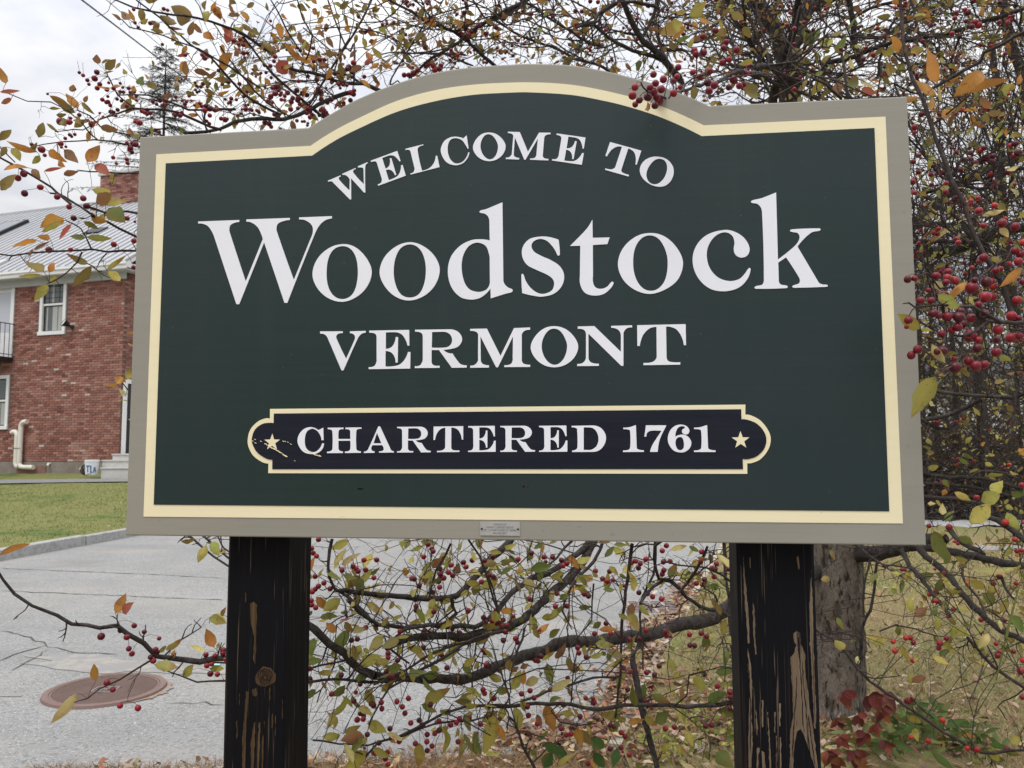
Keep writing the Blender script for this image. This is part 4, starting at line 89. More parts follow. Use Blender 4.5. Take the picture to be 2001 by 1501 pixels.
BERRIES = '-5681,23539,12305,82;-5852,23431,12065,82;-5841,23578,11909,82;-5698,23406,11847,82;-4911,23223,11464,81;-4611,23316,11559,81;-4605,23746,11428,83;-4542,23734,11354,83;-4300,23616,11416,82;-4341,23530,11713,82;-4045,23985,11653,84;-4159,24207,11094,84;-5715,23351,11271,81;-5431,23237,11101,81;-5579,23214,11018,81;-5676,23221,10930,81;-5267,23307,10927,81;-5840,23207,10859,81;-5741,23164,10866,81;-5713,22330,10819,78;-5547,22263,10790,78;-5526,22239,10678,78;-5383,22125,10626,77;-2410,22968,12226,80;-2318,23152,12081,81;-2258,22905,12039,80;-2532,22973,11879,80;-1137,22839,11796,80;-1393,22956,11723,80;-788,22834,11787,80;-559,23108,11853,81;-2085,23199,11502,81;-1811,22830,11463,80;-2048,22944,11394,80;-1719,23181,11321,81;-1938,22848,11302,80;-1573,27410,10938,96;-1396,26840,10452,94;-880,22985,11170,80;-679,23613,11251,82;-535,23616,11188,82;-2813,23121,11228,81;-3128,25088,10927,88;-2658,23016,11060,80;-2059,22852,11044,80;-2280,23197,10841,81;-3035,25348,10234,88;-2684,25594,10220,89;-2418,25872,10158,90;-2244,26145,10019,91;-3012,25293,10031,88;-3010,25282,9916,88;-2251,23163,10298,81;-1244,22864,10387,80;-4213,23257,9836,81;-3195,23020,9784,80;-2492,22984,9812,80;-1666,25728,9105,90;-3960,23306,9340,81;-3913,23430,9245,82;-3607,23545,9260,82;-3498,22819,9226,80;-3491,22805,9124,80;-3222,22803,9039,80;-4503,22693,9616,79;-4297,22471,9702,78;-2583,23526,9219,82;-2122,24281,8808,85;-1962,24319,8416,85;-3335,22580,8661,79;-3621,23395,8574,82;-4747,22555,8703,79;-5590,22439,8642,78;-5530,22175,8982,77;-5593,22046,8997,77;-4998,22513,8206,79;-4447,22858,7913,80;-3589,22297,8044,78;-3604,22508,7814,79;-3184,22457,8014,78;-2940,23030,7928,80;-3062,22665,7812,79;-2992,22694,7629,79;-2821,22641,7385,79;-2606,22805,7404,80;-2509,22834,7261,80;-2274,22594,7887,79;-2041,22634,7440,79;-3372,22492,7284,78;-3911,22018,7296,77;-3652,22372,6951,78;-3712,22095,6798,77;-3395,22190,6762,77;-3451,22243,6582,78;-3341,21992,6529,77;-3298,22293,7170,78;-3224,22511,7073,79;-3106,22432,6966,78;-2370,22710,7051,79;-2354,22483,6938,78;-2218,22532,6805,79;-2375,22788,6592,80;-2662,22421,6912,78;-2141,22540,7143,79;-2022,22537,7226,79;-1712,22621,7340,79;-1566,22781,7348,79;-1454,22384,7583,78;-1224,23034,7389,80;-880,22351,7451,78;-840,23187,8115,81;-799,23270,7992,81;-527,23298,7842,81;-866,27458,7706,96;-620,27615,7480,96;-890,24793,8813,87;-835,24982,8687,87;-272,24516,9176,86;-214,24379,9457,85;-1515,22757,6838,79;564,23560,11900,82;969,24595,11647,86;1239,24732,11619,86;170,23442,11739,82;1669,24603,11450,86;1515,24774,11519,86;1546,24531,11391,86;3008,24895,11162,87;2759,24647,10978,86;2540,24643,11211,86;3708,25042,11407,87;3820,24982,11462,87;3963,24933,11389,87;3939,25157,11224,88;4199,25303,11478,88;4857,26034,11641,91;4820,25129,11914,88;4662,24845,11457,87;4962,25306,11405,88;4802,25534,11094,89;4760,25579,10967,89;5676,24123,11853,84;5677,24249,11540,85;6654,26244,11195,92;6539,26377,11037,92;6610,26262,11019,92;6574,26263,10773,92;7229,26688,11275,93;7125,26558,10974,93;6193,26015,10725,91;5904,25869,10628,90;6158,26157,10545,91;4016,25620,10385,89;4250,25359,10399,89;4423,25477,10282,89;4654,25211,10260,88;2173,24390,10564,85;2277,24172,10545,84;1585,28726,9804,100;577,28176,9721,98;1645,24383,10215,85;1283,24139,10250,84;2448,24149,9446,84;3053,25168,9210,88;3386,25168,9154,88;3605,24975,9082,87;3976,25286,9032,88;4171,25276,9292,88;4736,25096,9299,88;4776,25145,9157,88;5809,26596,8853,93;6155,26451,8925,92;6376,26630,8785,93;5438,24861,8936,87;5373,23943,9146,84;2792,24123,9756,84;1909,23764,9139,83;1921,23486,9059,82;2133,23423,8953,82;543,28963,7688,101;625,29007,7569,101;816,28976,7416,101;915,29143,7345,102;1014,28814,7591,101;-885,27307,7704,95;-637,27768,7427,97;87,23947,9363,84;145,23933,9255,84;-214,24573,9412,86;-272,24332,9210,85;4520,25054,8265,87;4129,25055,8066,87;4369,25028,8004,87;3943,27131,7528,95;3431,25131,8186,88;3547,25109,7544,88;252,22888,8091,80;499,23317,8047,81;614,23195,7883,81;-537,23429,7800,82;1115,23777,7944,83;1516,24284,7347,85;432,23805,7447,83;465,23942,7158,84;1936,23472,7280,82;722,23819,6959,83;1388,23361,6976,82;1544,23607,6720,82;1676,23472,6796,82;3314,24976,6305,87;3426,24943,6202,87;3313,25044,5834,87;3747,26367,5125,92;2324,25278,5283,88;2781,23421,6399,82;4953,26526,5883,93;5003,25265,6362,88;5982,25342,6367,88;6258,25730,6263,90;6460,25698,7468,90;6871,25762,7250,90;6895,25775,7104,90;7082,25835,7109,90;-561,23464,11243,82;-674,23505,11268,82;820,24107,9539,84;-10240,20183,10316,98;-9933,20544,10384,76;-9669,20329,10262,83;-9540,20428,10524,75;-9413,20716,10306,64;-9060,20792,10122,56;-9658,20433,9954,75;-9647,20585,9791,76;-9123,20751,9855,72;-9156,20922,9743,69;-9201,20640,9692,68;-9144,20679,9590,80;-9601,19272,9456,78;-9492,19345,9274,71;-8060,21360,9563,70;-7805,21298,9551,70;-8087,21334,9452,62;-7960,21169,9338,74;-7860,21254,9355,62;-7659,20623,9283,76;-7444,20527,9294,68;-7637,21437,9662,83;-7631,21403,9591,79;-7519,21271,9467,62;-11656,18559,21071,85;-10928,18653,21015,77;-10482,18984,21083,78;-10530,19241,20971,84;-10884,19097,20904,69;-10947,19430,20722,75;-11488,19352,19898,80;-10947,19355,19898,61;-10010,19609,20096,81;-9542,19284,20671,70;-9562,19722,20215,72;-9688,20013,19602,58;-9426,19455,20633,38;-12440,22050,25767,50;-12324,22046,25681,57;-12108,21886,25459,60;-12167,22081,25431,50;-11824,21841,25675,79;-11626,22134,25500,46;-11250,22050,25445,46;-11324,22349,25459,43;-12014,22091,25607,89;-11831,22038,25410,71;-11840,21926,25244,71;-11638,22067,25271,71;-11446,22069,25302,64;-11937,22409,25122,65;-11693,22243,25142,47;-11699,22280,24998,65;-11739,22265,24980,65;-11643,22301,24900,58;-11690,22427,24764,65;-11573,22346,24709,65;-11330,22025,24475,50;-11500,22391,25132,54;-11385,22425,25090,54;-11177,22320,24889,65;-11402,23117,25202,86;-11477,22406,24812,61;-11563,21599,24367,38;-11805,22239,24530,43;-11161,22836,25411,52;-11023,22585,25180,51;-10863,23270,25428,56;-10773,23534,25587,64;-10624,23562,25477,68;-10622,23634,25651,57;-11871,20245,23556,98;-11485,19983,23428,81;-11582,20203,23624,49;-11635,20332,23575,49;-11445,20372,23783,59;-12021,20771,23306,50;-11717,20442,23272,49;-11890,20838,23386,44;-11674,20606,23349,47;-11984,20512,23056,73;-11782,20403,22933,39;-11917,20433,22931,40;-12169,19989,22699,97;-12222,20225,22634,52;-11772,18462,21413,82;-11594,18391,21491,82;-11441,18812,21305,76;-12571,20216,22924,52;-11838,19589,24002,35;-12110,24400,29004,59;-11924,24445,28944,51;-11448,23175,27883,56;-11478,23444,27881,49;-11402,23520,28067,42;-11016,24107,27686,54;-11423,25003,29370,69;-11296,25005,29327,60;-10306,25691,28040,95;-10202,25213,27907,69;-11152,23206,25121,67;-11059,23177,25069,67;-11091,23411,25110,57;-10957,23371,25132,60;-10418,21555,24069,87;-11329,23195,24819,64;-11162,21648,23102,59;-10591,20718,22589,43;-10240,20598,22561,50;-10688,21647,23369,87;-10605,21764,23525,81;-9857,25111,26034,101;-9965,25062,26099,81;-9799,25399,26117,94;-10038,25153,25967,73;-10578,24286,25507,86;-10525,24353,25494,79;-10423,24300,25534,71;-10550,24040,25380,58;-9975,25240,26168,81;-9941,24912,25886,90;-9909,25335,26140,88;-9820,25368,26102,72;-9701,25324,26083,72;-9817,25031,25766,74;-9950,25129,25620,58;-9883,25176,25553,65;-10064,24790,26072,58;-10029,24874,26006,64;-9409,25789,26675,73;-9534,26044,26666,67;-9314,26004,26736,60;-9558,25923,26576,50;-8930,26619,26940,76;-8833,26651,26936,76;-9122,26375,26559,85;-9063,25856,26332,50;-8988,26499,26613,41;-9757,26221,26134,95;-9732,25783,25983,73;-9556,25864,26000,60;-10421,24192,25407,78;-10507,24022,25334,68;-10426,24349,25558,57;-10933,23289,25100,66;-11153,23423,25207,66;-11153,23230,25123,60;-11091,23419,25269,54;-11283,23266,24820,90;-10548,21573,24106,50;-8672,27087,26387,105;-8484,26948,26292,97;-8452,27084,26237,77;-8312,27305,26703,70;-8273,26822,26569,76;-8193,25859,26616,73;-8052,25817,27059,73;-8337,27311,27794,106;-8427,27382,27601,99;-8002,25565,26659,82;-7745,25853,26666,67;-7700,26053,26738,60;-7999,27819,27495,79;-7811,27522,27702,53;-7752,27859,27550,108;-7721,28029,27473,83;-7489,26066,26421,77;-7418,28020,27314,90;-7347,28042,27209,90;-7395,27806,27049,79;-7350,28350,27207,80;-7296,27866,26883,65;-7726,27609,27818,82;-7554,27794,27789,90;-7474,28057,27832,101;-8055,27612,27668,53;-7611,27438,28060,71;-8415,26194,27253,51;-9303,26227,27397,74;-9211,26286,28516,85;-9109,26398,28573,61;-10221,25484,27929,82;-10314,24177,27368,62;-9854,25758,27639,66;-8461,26986,27977,63;-8689,27122,28230,63;-8819,26966,28136,56;-8607,25476,27534,46;-8797,25439,27463,46;-8530,25569,27332,43;-10792,21835,23411,84;-10731,21814,23582,56;-10750,21562,23483,56;-10721,21539,23005,61;-10729,21622,22918,50;-10715,21802,23310,62;-10176,24419,25990,47;-10023,24476,25562,47;-10139,24577,25909,48;-8123,27572,27953,36;-7023,28190,28008,109;-7078,28103,28085,80;-7052,28507,27449,92;-10131,22155,24047,57;-10856,23231,25442,54;-10728,23386,25575,60;-10693,23762,25680,77;-10843,23894,25608,68;-10888,23576,25500,55;-8444,27250,27748,95;-8299,27311,27804,79;-7856,25534,26734,99;-8115,25877,26785,100;-8186,25867,26620,85;-8072,27670,27743,96;-7704,27536,27766,96;-7600,27335,28012,69;-7585,27815,27780,91;-7924,27662,27397,91;-7420,25829,26325,90;-7655,27619,27520,91;-7653,27786,27366,81;-7345,27788,27195,97;-7413,27846,27077,97;-7363,28409,27233,93;-7259,27692,26839,80;-6917,28191,27341,109;-6996,28645,27363,100;-6819,28259,27255,93;-7018,28213,28020,120;-7085,28133,28100,98;-7010,28316,27775,99;-6673,28444,27833,94;-6844,28573,27773,83;-6032,28757,28239,111;-5973,29034,28307,101;-6310,28875,27895,84;-6093,29071,28084,96;-5568,28994,28977,84;-6103,28755,29221,122;-5916,28676,29360,111;-5979,28723,29026,100;-6110,28521,29046,94;-7042,27719,28251,97;-6978,27855,29067,97;-7170,27738,28951,80;-6700,27403,28839,80;-6542,28425,28823,99;-6240,27544,29081,64;-6408,27549,29170,53;-3569,31799,31581,123;-3635,31820,31658,92;-4084,31907,30510,136;-4305,32129,30552,112;-3884,31833,30606,111;-3209,32093,30732,124;-3017,32102,30803,112;-3273,32081,30926,124;-3592,32062,30884,93;-2962,32190,30980,106;-4463,31875,30430,111;-3458,31999,30952,93;-1984,31922,33145,105;-2067,32240,32751,125;-1929,32105,32609,112;-1542,32119,32482,124;-1664,31981,32340,93;-1784,31836,32128,111;-1338,31875,32549,105;-1087,32053,32311,93;-462,33473,32238,117;-990,33116,33370,96;-654,32953,33072,108;-322,33039,33534,115;-3792,30916,32739,60;-4100,30872,32909,60;-4189,30622,32700,59;-3234,30963,32440,60;-3247,31714,32597,61;-4002,31119,32464,60;-3870,31051,32653,60;2558,13796,21681,64;2197,13645,21376,65;2194,13927,21349,77;2362,14666,21512,60;2399,14403,21479,69;3100,14237,22030,66;3037,14056,21766,57;3016,14297,21793,63;2809,14171,21769,70;2754,14648,21922,68;2593,14360,21704,66;2953,15126,22024,83;2726,14731,21785,81;2816,14928,21777,71;2585,14553,21607,85;2978,15492,21960,88;2832,15177,21718,73;2959,14009,21433,72;3270,15784,22061,78;3746,16564,22503,68;3345,15205,22103,54;3368,15861,21790,73;3802,16071,22828,66;4029,15559,22601,74;3813,15549,22476,74;4617,18029,23531,99;5688,19655,24374,112;5429,19167,23945,78;6063,20411,24564,94;6233,20596,24697,80;4121,16404,23427,81;3895,16276,23408,75;3915,16238,23311,72;4103,16359,23764,73;4420,16500,23971,67;4681,16635,23783,68;4524,16300,23482,69;4719,16020,23290,77;4393,15909,22960,76;4513,15864,22997,65;6327,20570,24989,66;6118,20416,24899,65;2362,28035,31007,89;2619,28288,31130,85;2630,33662,33289,113;2383,28017,30475,84;2990,33740,33214,102;2976,28675,31748,86;3267,28666,31714,86;4110,29013,31787,87;5361,29919,32297,90;5059,30616,32152,71;5073,30844,31392,77;6,33153,33858,88;132,34206,34062,109;248,32867,33505,87;862,33116,33772,106;493,32913,33784,88;-490,33505,32293,101;3,34351,32761,61;-885,32170,32312,68;-623,34003,33233,72;6324,29967,32438,69;6177,30084,32217,69;2333,35173,33048,62;1865,33506,34314,59;13813,25912,26153,106;13924,25895,26170,92;11572,22119,24125,98;11965,22882,24289,69;15481,29804,25925,106;13341,25311,24491,81;15642,29780,25516,95;15948,29454,25301,105;15642,30066,25320,112;15434,29758,24716,106;16129,29611,25698,105;16310,29278,25321,104;15527,26975,25239,81;15775,27198,24688,97;16455,29382,24919,89;16545,29712,24727,121;15822,27039,24995,96;16100,27114,25265,101;15994,26911,24962,86;17407,28692,25943,117;17486,28555,25997,91;16081,26864,24794,119;17538,28941,25604,129;17729,28811,25718,154;17721,28455,25639,111;17668,28471,25432,126;17589,28751,25723,102;17659,28496,24962,127;18083,28177,24954,125;17709,28431,24674,101;18266,28306,25953,126;18334,28431,25761,111;18372,28144,25995,125;18327,27945,25577,149;18335,28203,25543,100;16321,27123,23575,111;14068,25829,25922,92;13707,25915,27530,78;18212,29969,31609,133;18358,29946,31480,133;15169,25126,28779,103;18018,30076,32074,134;14895,25010,29294,80;13117,22449,27745,72;13613,23387,28097,75;14252,23886,28284,72;19444,29730,31531,121;19268,29997,32432,96;18204,29978,32481,107;14899,27079,29906,96;14666,26983,30294,81;13177,26967,29433,86;13495,26844,28903,86;13814,27168,29227,72;11805,24962,27739,89;10432,22479,26687,60;10731,23338,26777,83;13718,27043,29576,77;13672,27043,29680,62;13158,26806,29604,71;10206,26578,29740,71;8709,23487,27823,75;11132,30073,30784,80;9489,26233,29449,84;9480,26613,29710,71;8385,22914,28018,61;8839,25026,29435,67;10977,29801,28824,95;11311,29993,29396,80;7624,24636,27204,79;6258,20543,24980,80;6501,20836,25123,67;9508,22071,26434,59;19607,29595,32083,105;15481,26812,29448,95;14027,27068,30736,63;9411,15659,19722,81;9607,15457,19771,66;9298,15338,19332,61;9677,15361,19384,100;9841,15505,19522,40;9720,15028,19222,85;9772,14900,18880,72;9650,14966,18737,80;9754,14970,18672,85;9628,14848,18497,84;9160,15162,18647,89;9217,15405,18630,53;8533,14495,18300,45;9333,15077,18373,73;9494,15184,18429,57;6767,13372,17845,69;6899,13400,17863,53;7483,13807,17998,74;8071,14465,18217,75;7963,14304,18067,74;7907,14255,17981,61;8230,14546,18068,83;8573,14496,18069,62;8550,14555,17928,118;8922,14721,18077,109;9222,15042,18158,65;9414,15319,18113,79;8504,14093,17673,109;9380,15302,17902,84;8331,13999,17520,65;7546,13817,17658,81;7834,14162,17750,54;7245,13629,17707,47;6930,13298,17466,71;7264,13590,17519,63;7219,13458,17270,81;7413,13646,17266,59;7563,13641,17241,89;7739,13605,17234,98;7772,13606,17330,70;8388,14346,17331,91;8508,14124,17381,68;9678,15026,17783,90;9813,15044,18144,65;9506,14946,17466,103;9640,14954,17428,64;8808,14256,17103,93;8923,14499,16949,75;9478,14934,17046,108;9569,14852,17073,77;8644,14075,16671,92;8138,13985,16954,113;8243,13922,16872,72;8158,13811,16712,83;7684,13749,17030,64;7740,13654,17063,82;8054,14032,17169,72;7466,13661,16945,66;7335,13446,16621,88;7256,13452,16611,58;6747,13366,17138,71;6787,13525,17045,40;7080,13748,16683,76;6987,13798,16588,76;7607,13559,16352,107;7948,13735,16476,87;8002,13633,16382,94;8247,13783,16421,76;13061,22900,21068,87;11970,20898,20445,79;11281,20125,21812,62;11666,20864,21818,90;10830,20845,21794,72;10290,19884,21767,85;13011,22455,20272,58;12221,22550,22593,66;11870,19752,21293,68;13304,20490,21895,53;13507,25998,12426,80;14067,25827,12398,111;13825,23804,13484,82;16580,26960,12440,116;16599,26524,11924,91;15038,24108,14445,62;16659,26543,11543,78;16637,26257,11602,77;14380,26855,15809,92;13585,21299,13966,73;14347,25629,17853,79;12581,25930,8890,90;12818,26132,8852,91;12883,26075,8710,86;12239,25989,8467,101;12762,25928,8194,85;13715,26034,8695,106;13726,26143,8523,91;13826,25841,8894,85;15128,31245,5276,139;14241,29105,5984,102;14901,30627,4153,89;15378,30310,4127,106;16591,29893,4019,104;16785,29606,4081,126;17745,29420,4163,103;15675,30350,9447,94;15477,29712,9324,75;15512,29562,9353,92;15335,28448,9018,88;15660,28743,9229,72;16656,28777,8840,89;17280,28984,10073,96;17532,29033,10320,101;17831,28540,10158,89;14342,24002,8828,93;14482,24089,8917,75;14935,24217,8898,75;14484,24303,9102,71;16695,26593,11538,88;7815,28850,10963,106;7725,28852,10626,95;7761,29094,6276,102;6857,25686,7133,85;7930,28945,6172,90;15183,28869,5353,112;14741,23588,8498,114;14578,23318,7844,81;16841,26797,7960,104'
BLD = {'corner':[-10.861,22.0,1.077],
 'eave':6.44104,
 'win':[[3.074,6.457],[2.145,6.409],[2.102,4.763],[3.091,4.763]],
 'low':[[4.125,3.64],[4.102,2.043]],
 'door':[[4.08,6.403],[4.057,4.138]],
 'lamp':[1.819,4.943],
 'rail':[[4.0,5.14],[4.06,4.183],[4.05,4.031]],
 'pipe':[[3.599,1.876],[3.623,1.017],[3.395,2.052],[3.428,1.018],[2.865,0.962],[3.594,1.49],[3.458,1.49]],
 'found':[1.092,1.099,1.175],
 'base':[[4.337,0.76],[0.022,0.796]],
 'edoor':[[0.044,3.392],[0.164,3.401],[0.189,1.329]],
 'white':[[1.217,0.943],[2.414,1.052]],
 'eavetop':6.639,
 'fascb':6.492,
 'eave_s1':-0.375,
 'run':5.688,
 'sky':[[8.267,3.175],[8.682,3.887],[3.738,2.46],[3.091,2.638],[4.928,0.548],[5.06,0.733]],
 'chim':[[-15.213,28.0,11.374],[-13.553,28.0,11.561],[-15.148,28.0,9.769]],
 'pitch':35}
GND = {'kerbL':[[-6.798,10.677,0.0],[-6.462,13.41,0.0]],
 'kerbR':[[0.472,4.008,0.07],[1.168,6.193,0.07],[2.79,10.989,0.07]],
 'front':[[-1.598,3.816,0.02],[-0.887,3.929,0.02],[-0.004,4.008,0.02],[0.374,4.039,0.02]],
 'manhole':[[-2.838,4.896,0.0],[-2.198,5.149,0.0],[-2.351,4.707,0.0],[-2.694,5.377,0.0]],
 'grate':[[1.205,7.504,0.0],[1.537,7.572,0.0],[1.425,7.793,0.0],[1.341,7.343,0.0]],
 'trunk':[1.629,4.1,0.15],
 'bucket':[[-11.14,21.0,1.192],[-10.792,21.0,0.789]],
 'steps':[[-10.638,21.2,1.337],[-10.75,20.9,1.179],[-10.615,20.6,0.987],[-10.608,20.6,0.802],[-9.26,20.6,0.8]],
 'path':[[-12.828,20.0,0.611],[-12.832,20.0,0.7],[-9.759,20.0,0.796],[-11.295,20.0,0.723]],
 'sand':[[-2.909,5.625,0.0],[-2.149,5.095,0.0],[-3.186,5.38,0.0]],
 'cracks':[[[-6.394,10.05],[-5.295,9.792],[-4.252,9.548],[-3.294,9.245]],[[-5.388,8.487],[-4.481,8.304],[-3.6,8.101],[-2.83,7.96]],[[-4.202,6.644],[-3.842,6.465],[-3.546,6.168],[-3.196,5.956],[-2.866,5.896]],[[-3.608,5.722],[-3.62,5.973],[-3.537,6.153]],[[-3.382,5.477],[-3.416,5.761],[-3.453,6.076]],[[-2.024,4.806],[-1.87,4.796],[-1.679,4.767]],[[-2.617,10.262],[-1.24,9.707],[-0.066,9.317],[1.028,9.06]],[[-1.698,6.697],[-1.503,6.771]]],
 'roadR':[[6.883,12.02,0.05],[7.813,12.265,0.05],[6.606,10.388,0.05],[6.032,10.491,0.05],[7.276,13.195,0.05],[9.197,14.416,0.05]],
 'spruce':[[-18.975,42.0,23.571],[-18.707,42.0,15.395],[-21.416,42.0,18.882],[-16.115,42.0,18.872]],
 'wires':[[[-4.315,6.0,5.726],[-5.084,9.0,6.785],[-6.067,16.0,8.611],[-7.129,30.0,11.657]],[[-5.157,9.0,7.089],[-5.858,11.0,7.959],[-6.833,18.0,9.748],[-8.083,34.0,13.241]],[[-2.307,9.0,7.351],[-2.185,11.0,7.952],[-2.002,15.0,9.196],[-0.684,26.0,11.882]]],
 'weeds':[[1.543,3.758,0.08],[1.63,3.642,0.08],[1.811,3.641,0.08],[1.807,3.818,0.08],[0.592,3.824,0.08],[0.758,3.703,0.08],[1.0,4.019,0.08],[0.749,4.02,0.08],[0.988,3.702,0.08],[0.132,3.648,0.08],[0.273,3.705,0.08],[2.005,3.585,0.08]],
 'creeper':[[1.478,3.42,0.467],[1.551,3.42,0.405],[1.422,3.42,0.394],[1.495,3.42,0.353],[1.364,3.42,0.291],[1.406,3.42,0.249],[1.493,3.42,0.29],[1.34,3.42,0.208],[1.382,3.42,0.167],[1.309,3.42,0.239],[1.574,3.42,0.457],[1.402,3.42,0.457],[1.535,3.42,0.29],[1.447,3.42,0.208],[1.367,3.42,0.353]]}

# ------------------------------------------------------------------ helpers
class MB:
    """collects pieces of ONE mesh"""
    def __init__(s): s.v = []; s.f = {3: [], 4: []}; s.n = 0; s.c = []; s.ng = []
    def add(s, v, f3=None, f4=None, col=None, ngons=None):
        v = np.asarray(v, float).reshape(-1, 3); k = len(v)
        s.v.append(v)
        if f3 is not None and len(f3): s.f[3].append(np.asarray(f3, int).reshape(-1, 3) + s.n)
        if f4 is not None and len(f4): s.f[4].append(np.asarray(f4, int).reshape(-1, 4) + s.n)
        if ngons:
            for g in ngons: s.ng.append([i + s.n for i in g])
        c = np.ones((k, 3)) if col is None else np.broadcast_to(np.asarray(col, float), (k, 3))
        s.c.append(c); s.n += k
        return s
    def box(s, x0, x1, y0, y1, z0, z1, col=None):
        v = [(x, y, z) for z in (z0, z1) for y in (y0, y1) for x in (x0, x1)]
        return s.add(v, f4=[(0,2,3,1),(4,5,7,6),(0,1,5,4),(2,6,7,3),(0,4,6,2),(1,3,7,5)], col=col)
    def tube(s, pts, rad, sides=5, col=None, cap=False):
        p = np.asarray(pts, float); n = len(p); rad = np.broadcast_to(np.asarray(rad, float), (n,))
        t = np.empty_like(p); t[1:-1] = p[2:] - p[:-2]; t[0] = p[1] - p[0]; t[-1] = p[-1] - p[-2]
        t /= np.linalg.norm(t, axis=1)[:, None] + 1e-12
        d = p[-1] - p[0]; a = np.abs(d); ref = np.zeros(3); ref[int(a.argmin())] = 1.0
        u = np.cross(t, ref); u /= np.linalg.norm(u, axis=1)[:, None] + 1e-12
        w = np.cross(t, u)
        an = np.arange(sides) * (2*math.pi/sides)
        ring = p[:, None] + rad[:, None, None]*(np.cos(an)[None, :, None]*u[:, None] + np.sin(an)[None, :, None]*w[:, None])
        i = np.arange(n-1)[:, None]*sides; j = np.arange(sides)[None]; k = (j+1) % sides
        q = np.stack([i+j, i+k, i+sides+k, i+sides+j], -1).reshape(-1, 4)
        ng = [list(range(sides))[::1], list(range((n-1)*sides, n*sides))[::-1]] if cap else None
        return s.add(ring.reshape(-1, 3), f4=q, col=col, ngons=ng)
    def build(s, name, m, parent=None, off=None, smooth=False, at=None, kind=None):
        v = np.concatenate(s.v) if s.v else np.zeros((0, 3))
        if off is not None: v = v - np.asarray(off, float)
        me = bpy.data.meshes.new(name)
        f3 = np.concatenate(s.f[3]) if s.f[3] else np.zeros((0, 3), int)
        f4 = np.concatenate(s.f[4]) if s.f[4] else np.zeros((0, 4), int)
        loops = [f3.ravel(), f4.ravel()] + [np.array(g) for g in s.ng]
        sizes = np.concatenate([np.full(len(f3), 3), np.full(len(f4), 4), np.array([len(g) for g in s.ng], int)]).astype(int)
        lp = np.concatenate(loops).astype(np.int32)
        me.vertices.add(len(v)); me.vertices.foreach_set('co', v.ravel().astype(np.float32))
        me.loops.add(len(lp)); me.loops.foreach_set('vertex_index', lp)
        me.polygons.add(len(sizes)); st = np.concatenate([[0], np.cumsum(sizes)[:-1]]) if len(sizes) else np.zeros(0)
        me.polygons.foreach_set('loop_start', st.astype(np.int32))
        try: me.polygons.foreach_set('loop_total', sizes.astype(np.int32))
        except Exception: pass
        me.update(calc_edges=True); me.validate()
        me.polygons.foreach_set('use_smooth', np.full(len(me.polygons), bool(smooth)))
        ca = me.color_attributes.new('tint', 'FLOAT_COLOR', 'POINT')
        c = np.concatenate(s.c) if s.c else np.zeros((0, 3))
        ca.data.foreach_set('color', np.c_[c, np.ones(len(c))].ravel().astype(np.float32))
        if m is not None: me.materials.append(m)
        o = bpy.data.objects.new(name, me); COL.objects.link(o)
        if parent is not None: o.parent = parent
        if at is not None: o.location = at
        if kind: o['kind'] = kind
        return o

def thing(name, label, cat, loc=(0, 0, 0), rotz=0, group=None):
    o = bpy.data.objects.new(name, None); COL.objects.link(o); o.empty_display_size = 0.1
    o.location = loc; o.rotation_euler = (0, 0, rotz); o['label'] = label; o['category'] = cat
    if group: o['group'] = group
    return o
def tag(o, label=None, cat=None, group=None, kind=None):
    if label: o['label'] = label
    if cat: o['category'] = cat
    if group: o['group'] = group
    if kind: o['kind'] = kind
    return o
def share(src, name, parent, loc=(0, 0, 0), rot=(0, 0, 0), sc=None):
    o = src.copy(); o.name = name; COL.objects.link(o); o.parent = parent; o.location = loc; o.rotation_euler = rot
    if sc is not None: o.scale = (sc,)*3 if isinstance(sc, float) else sc
    return o

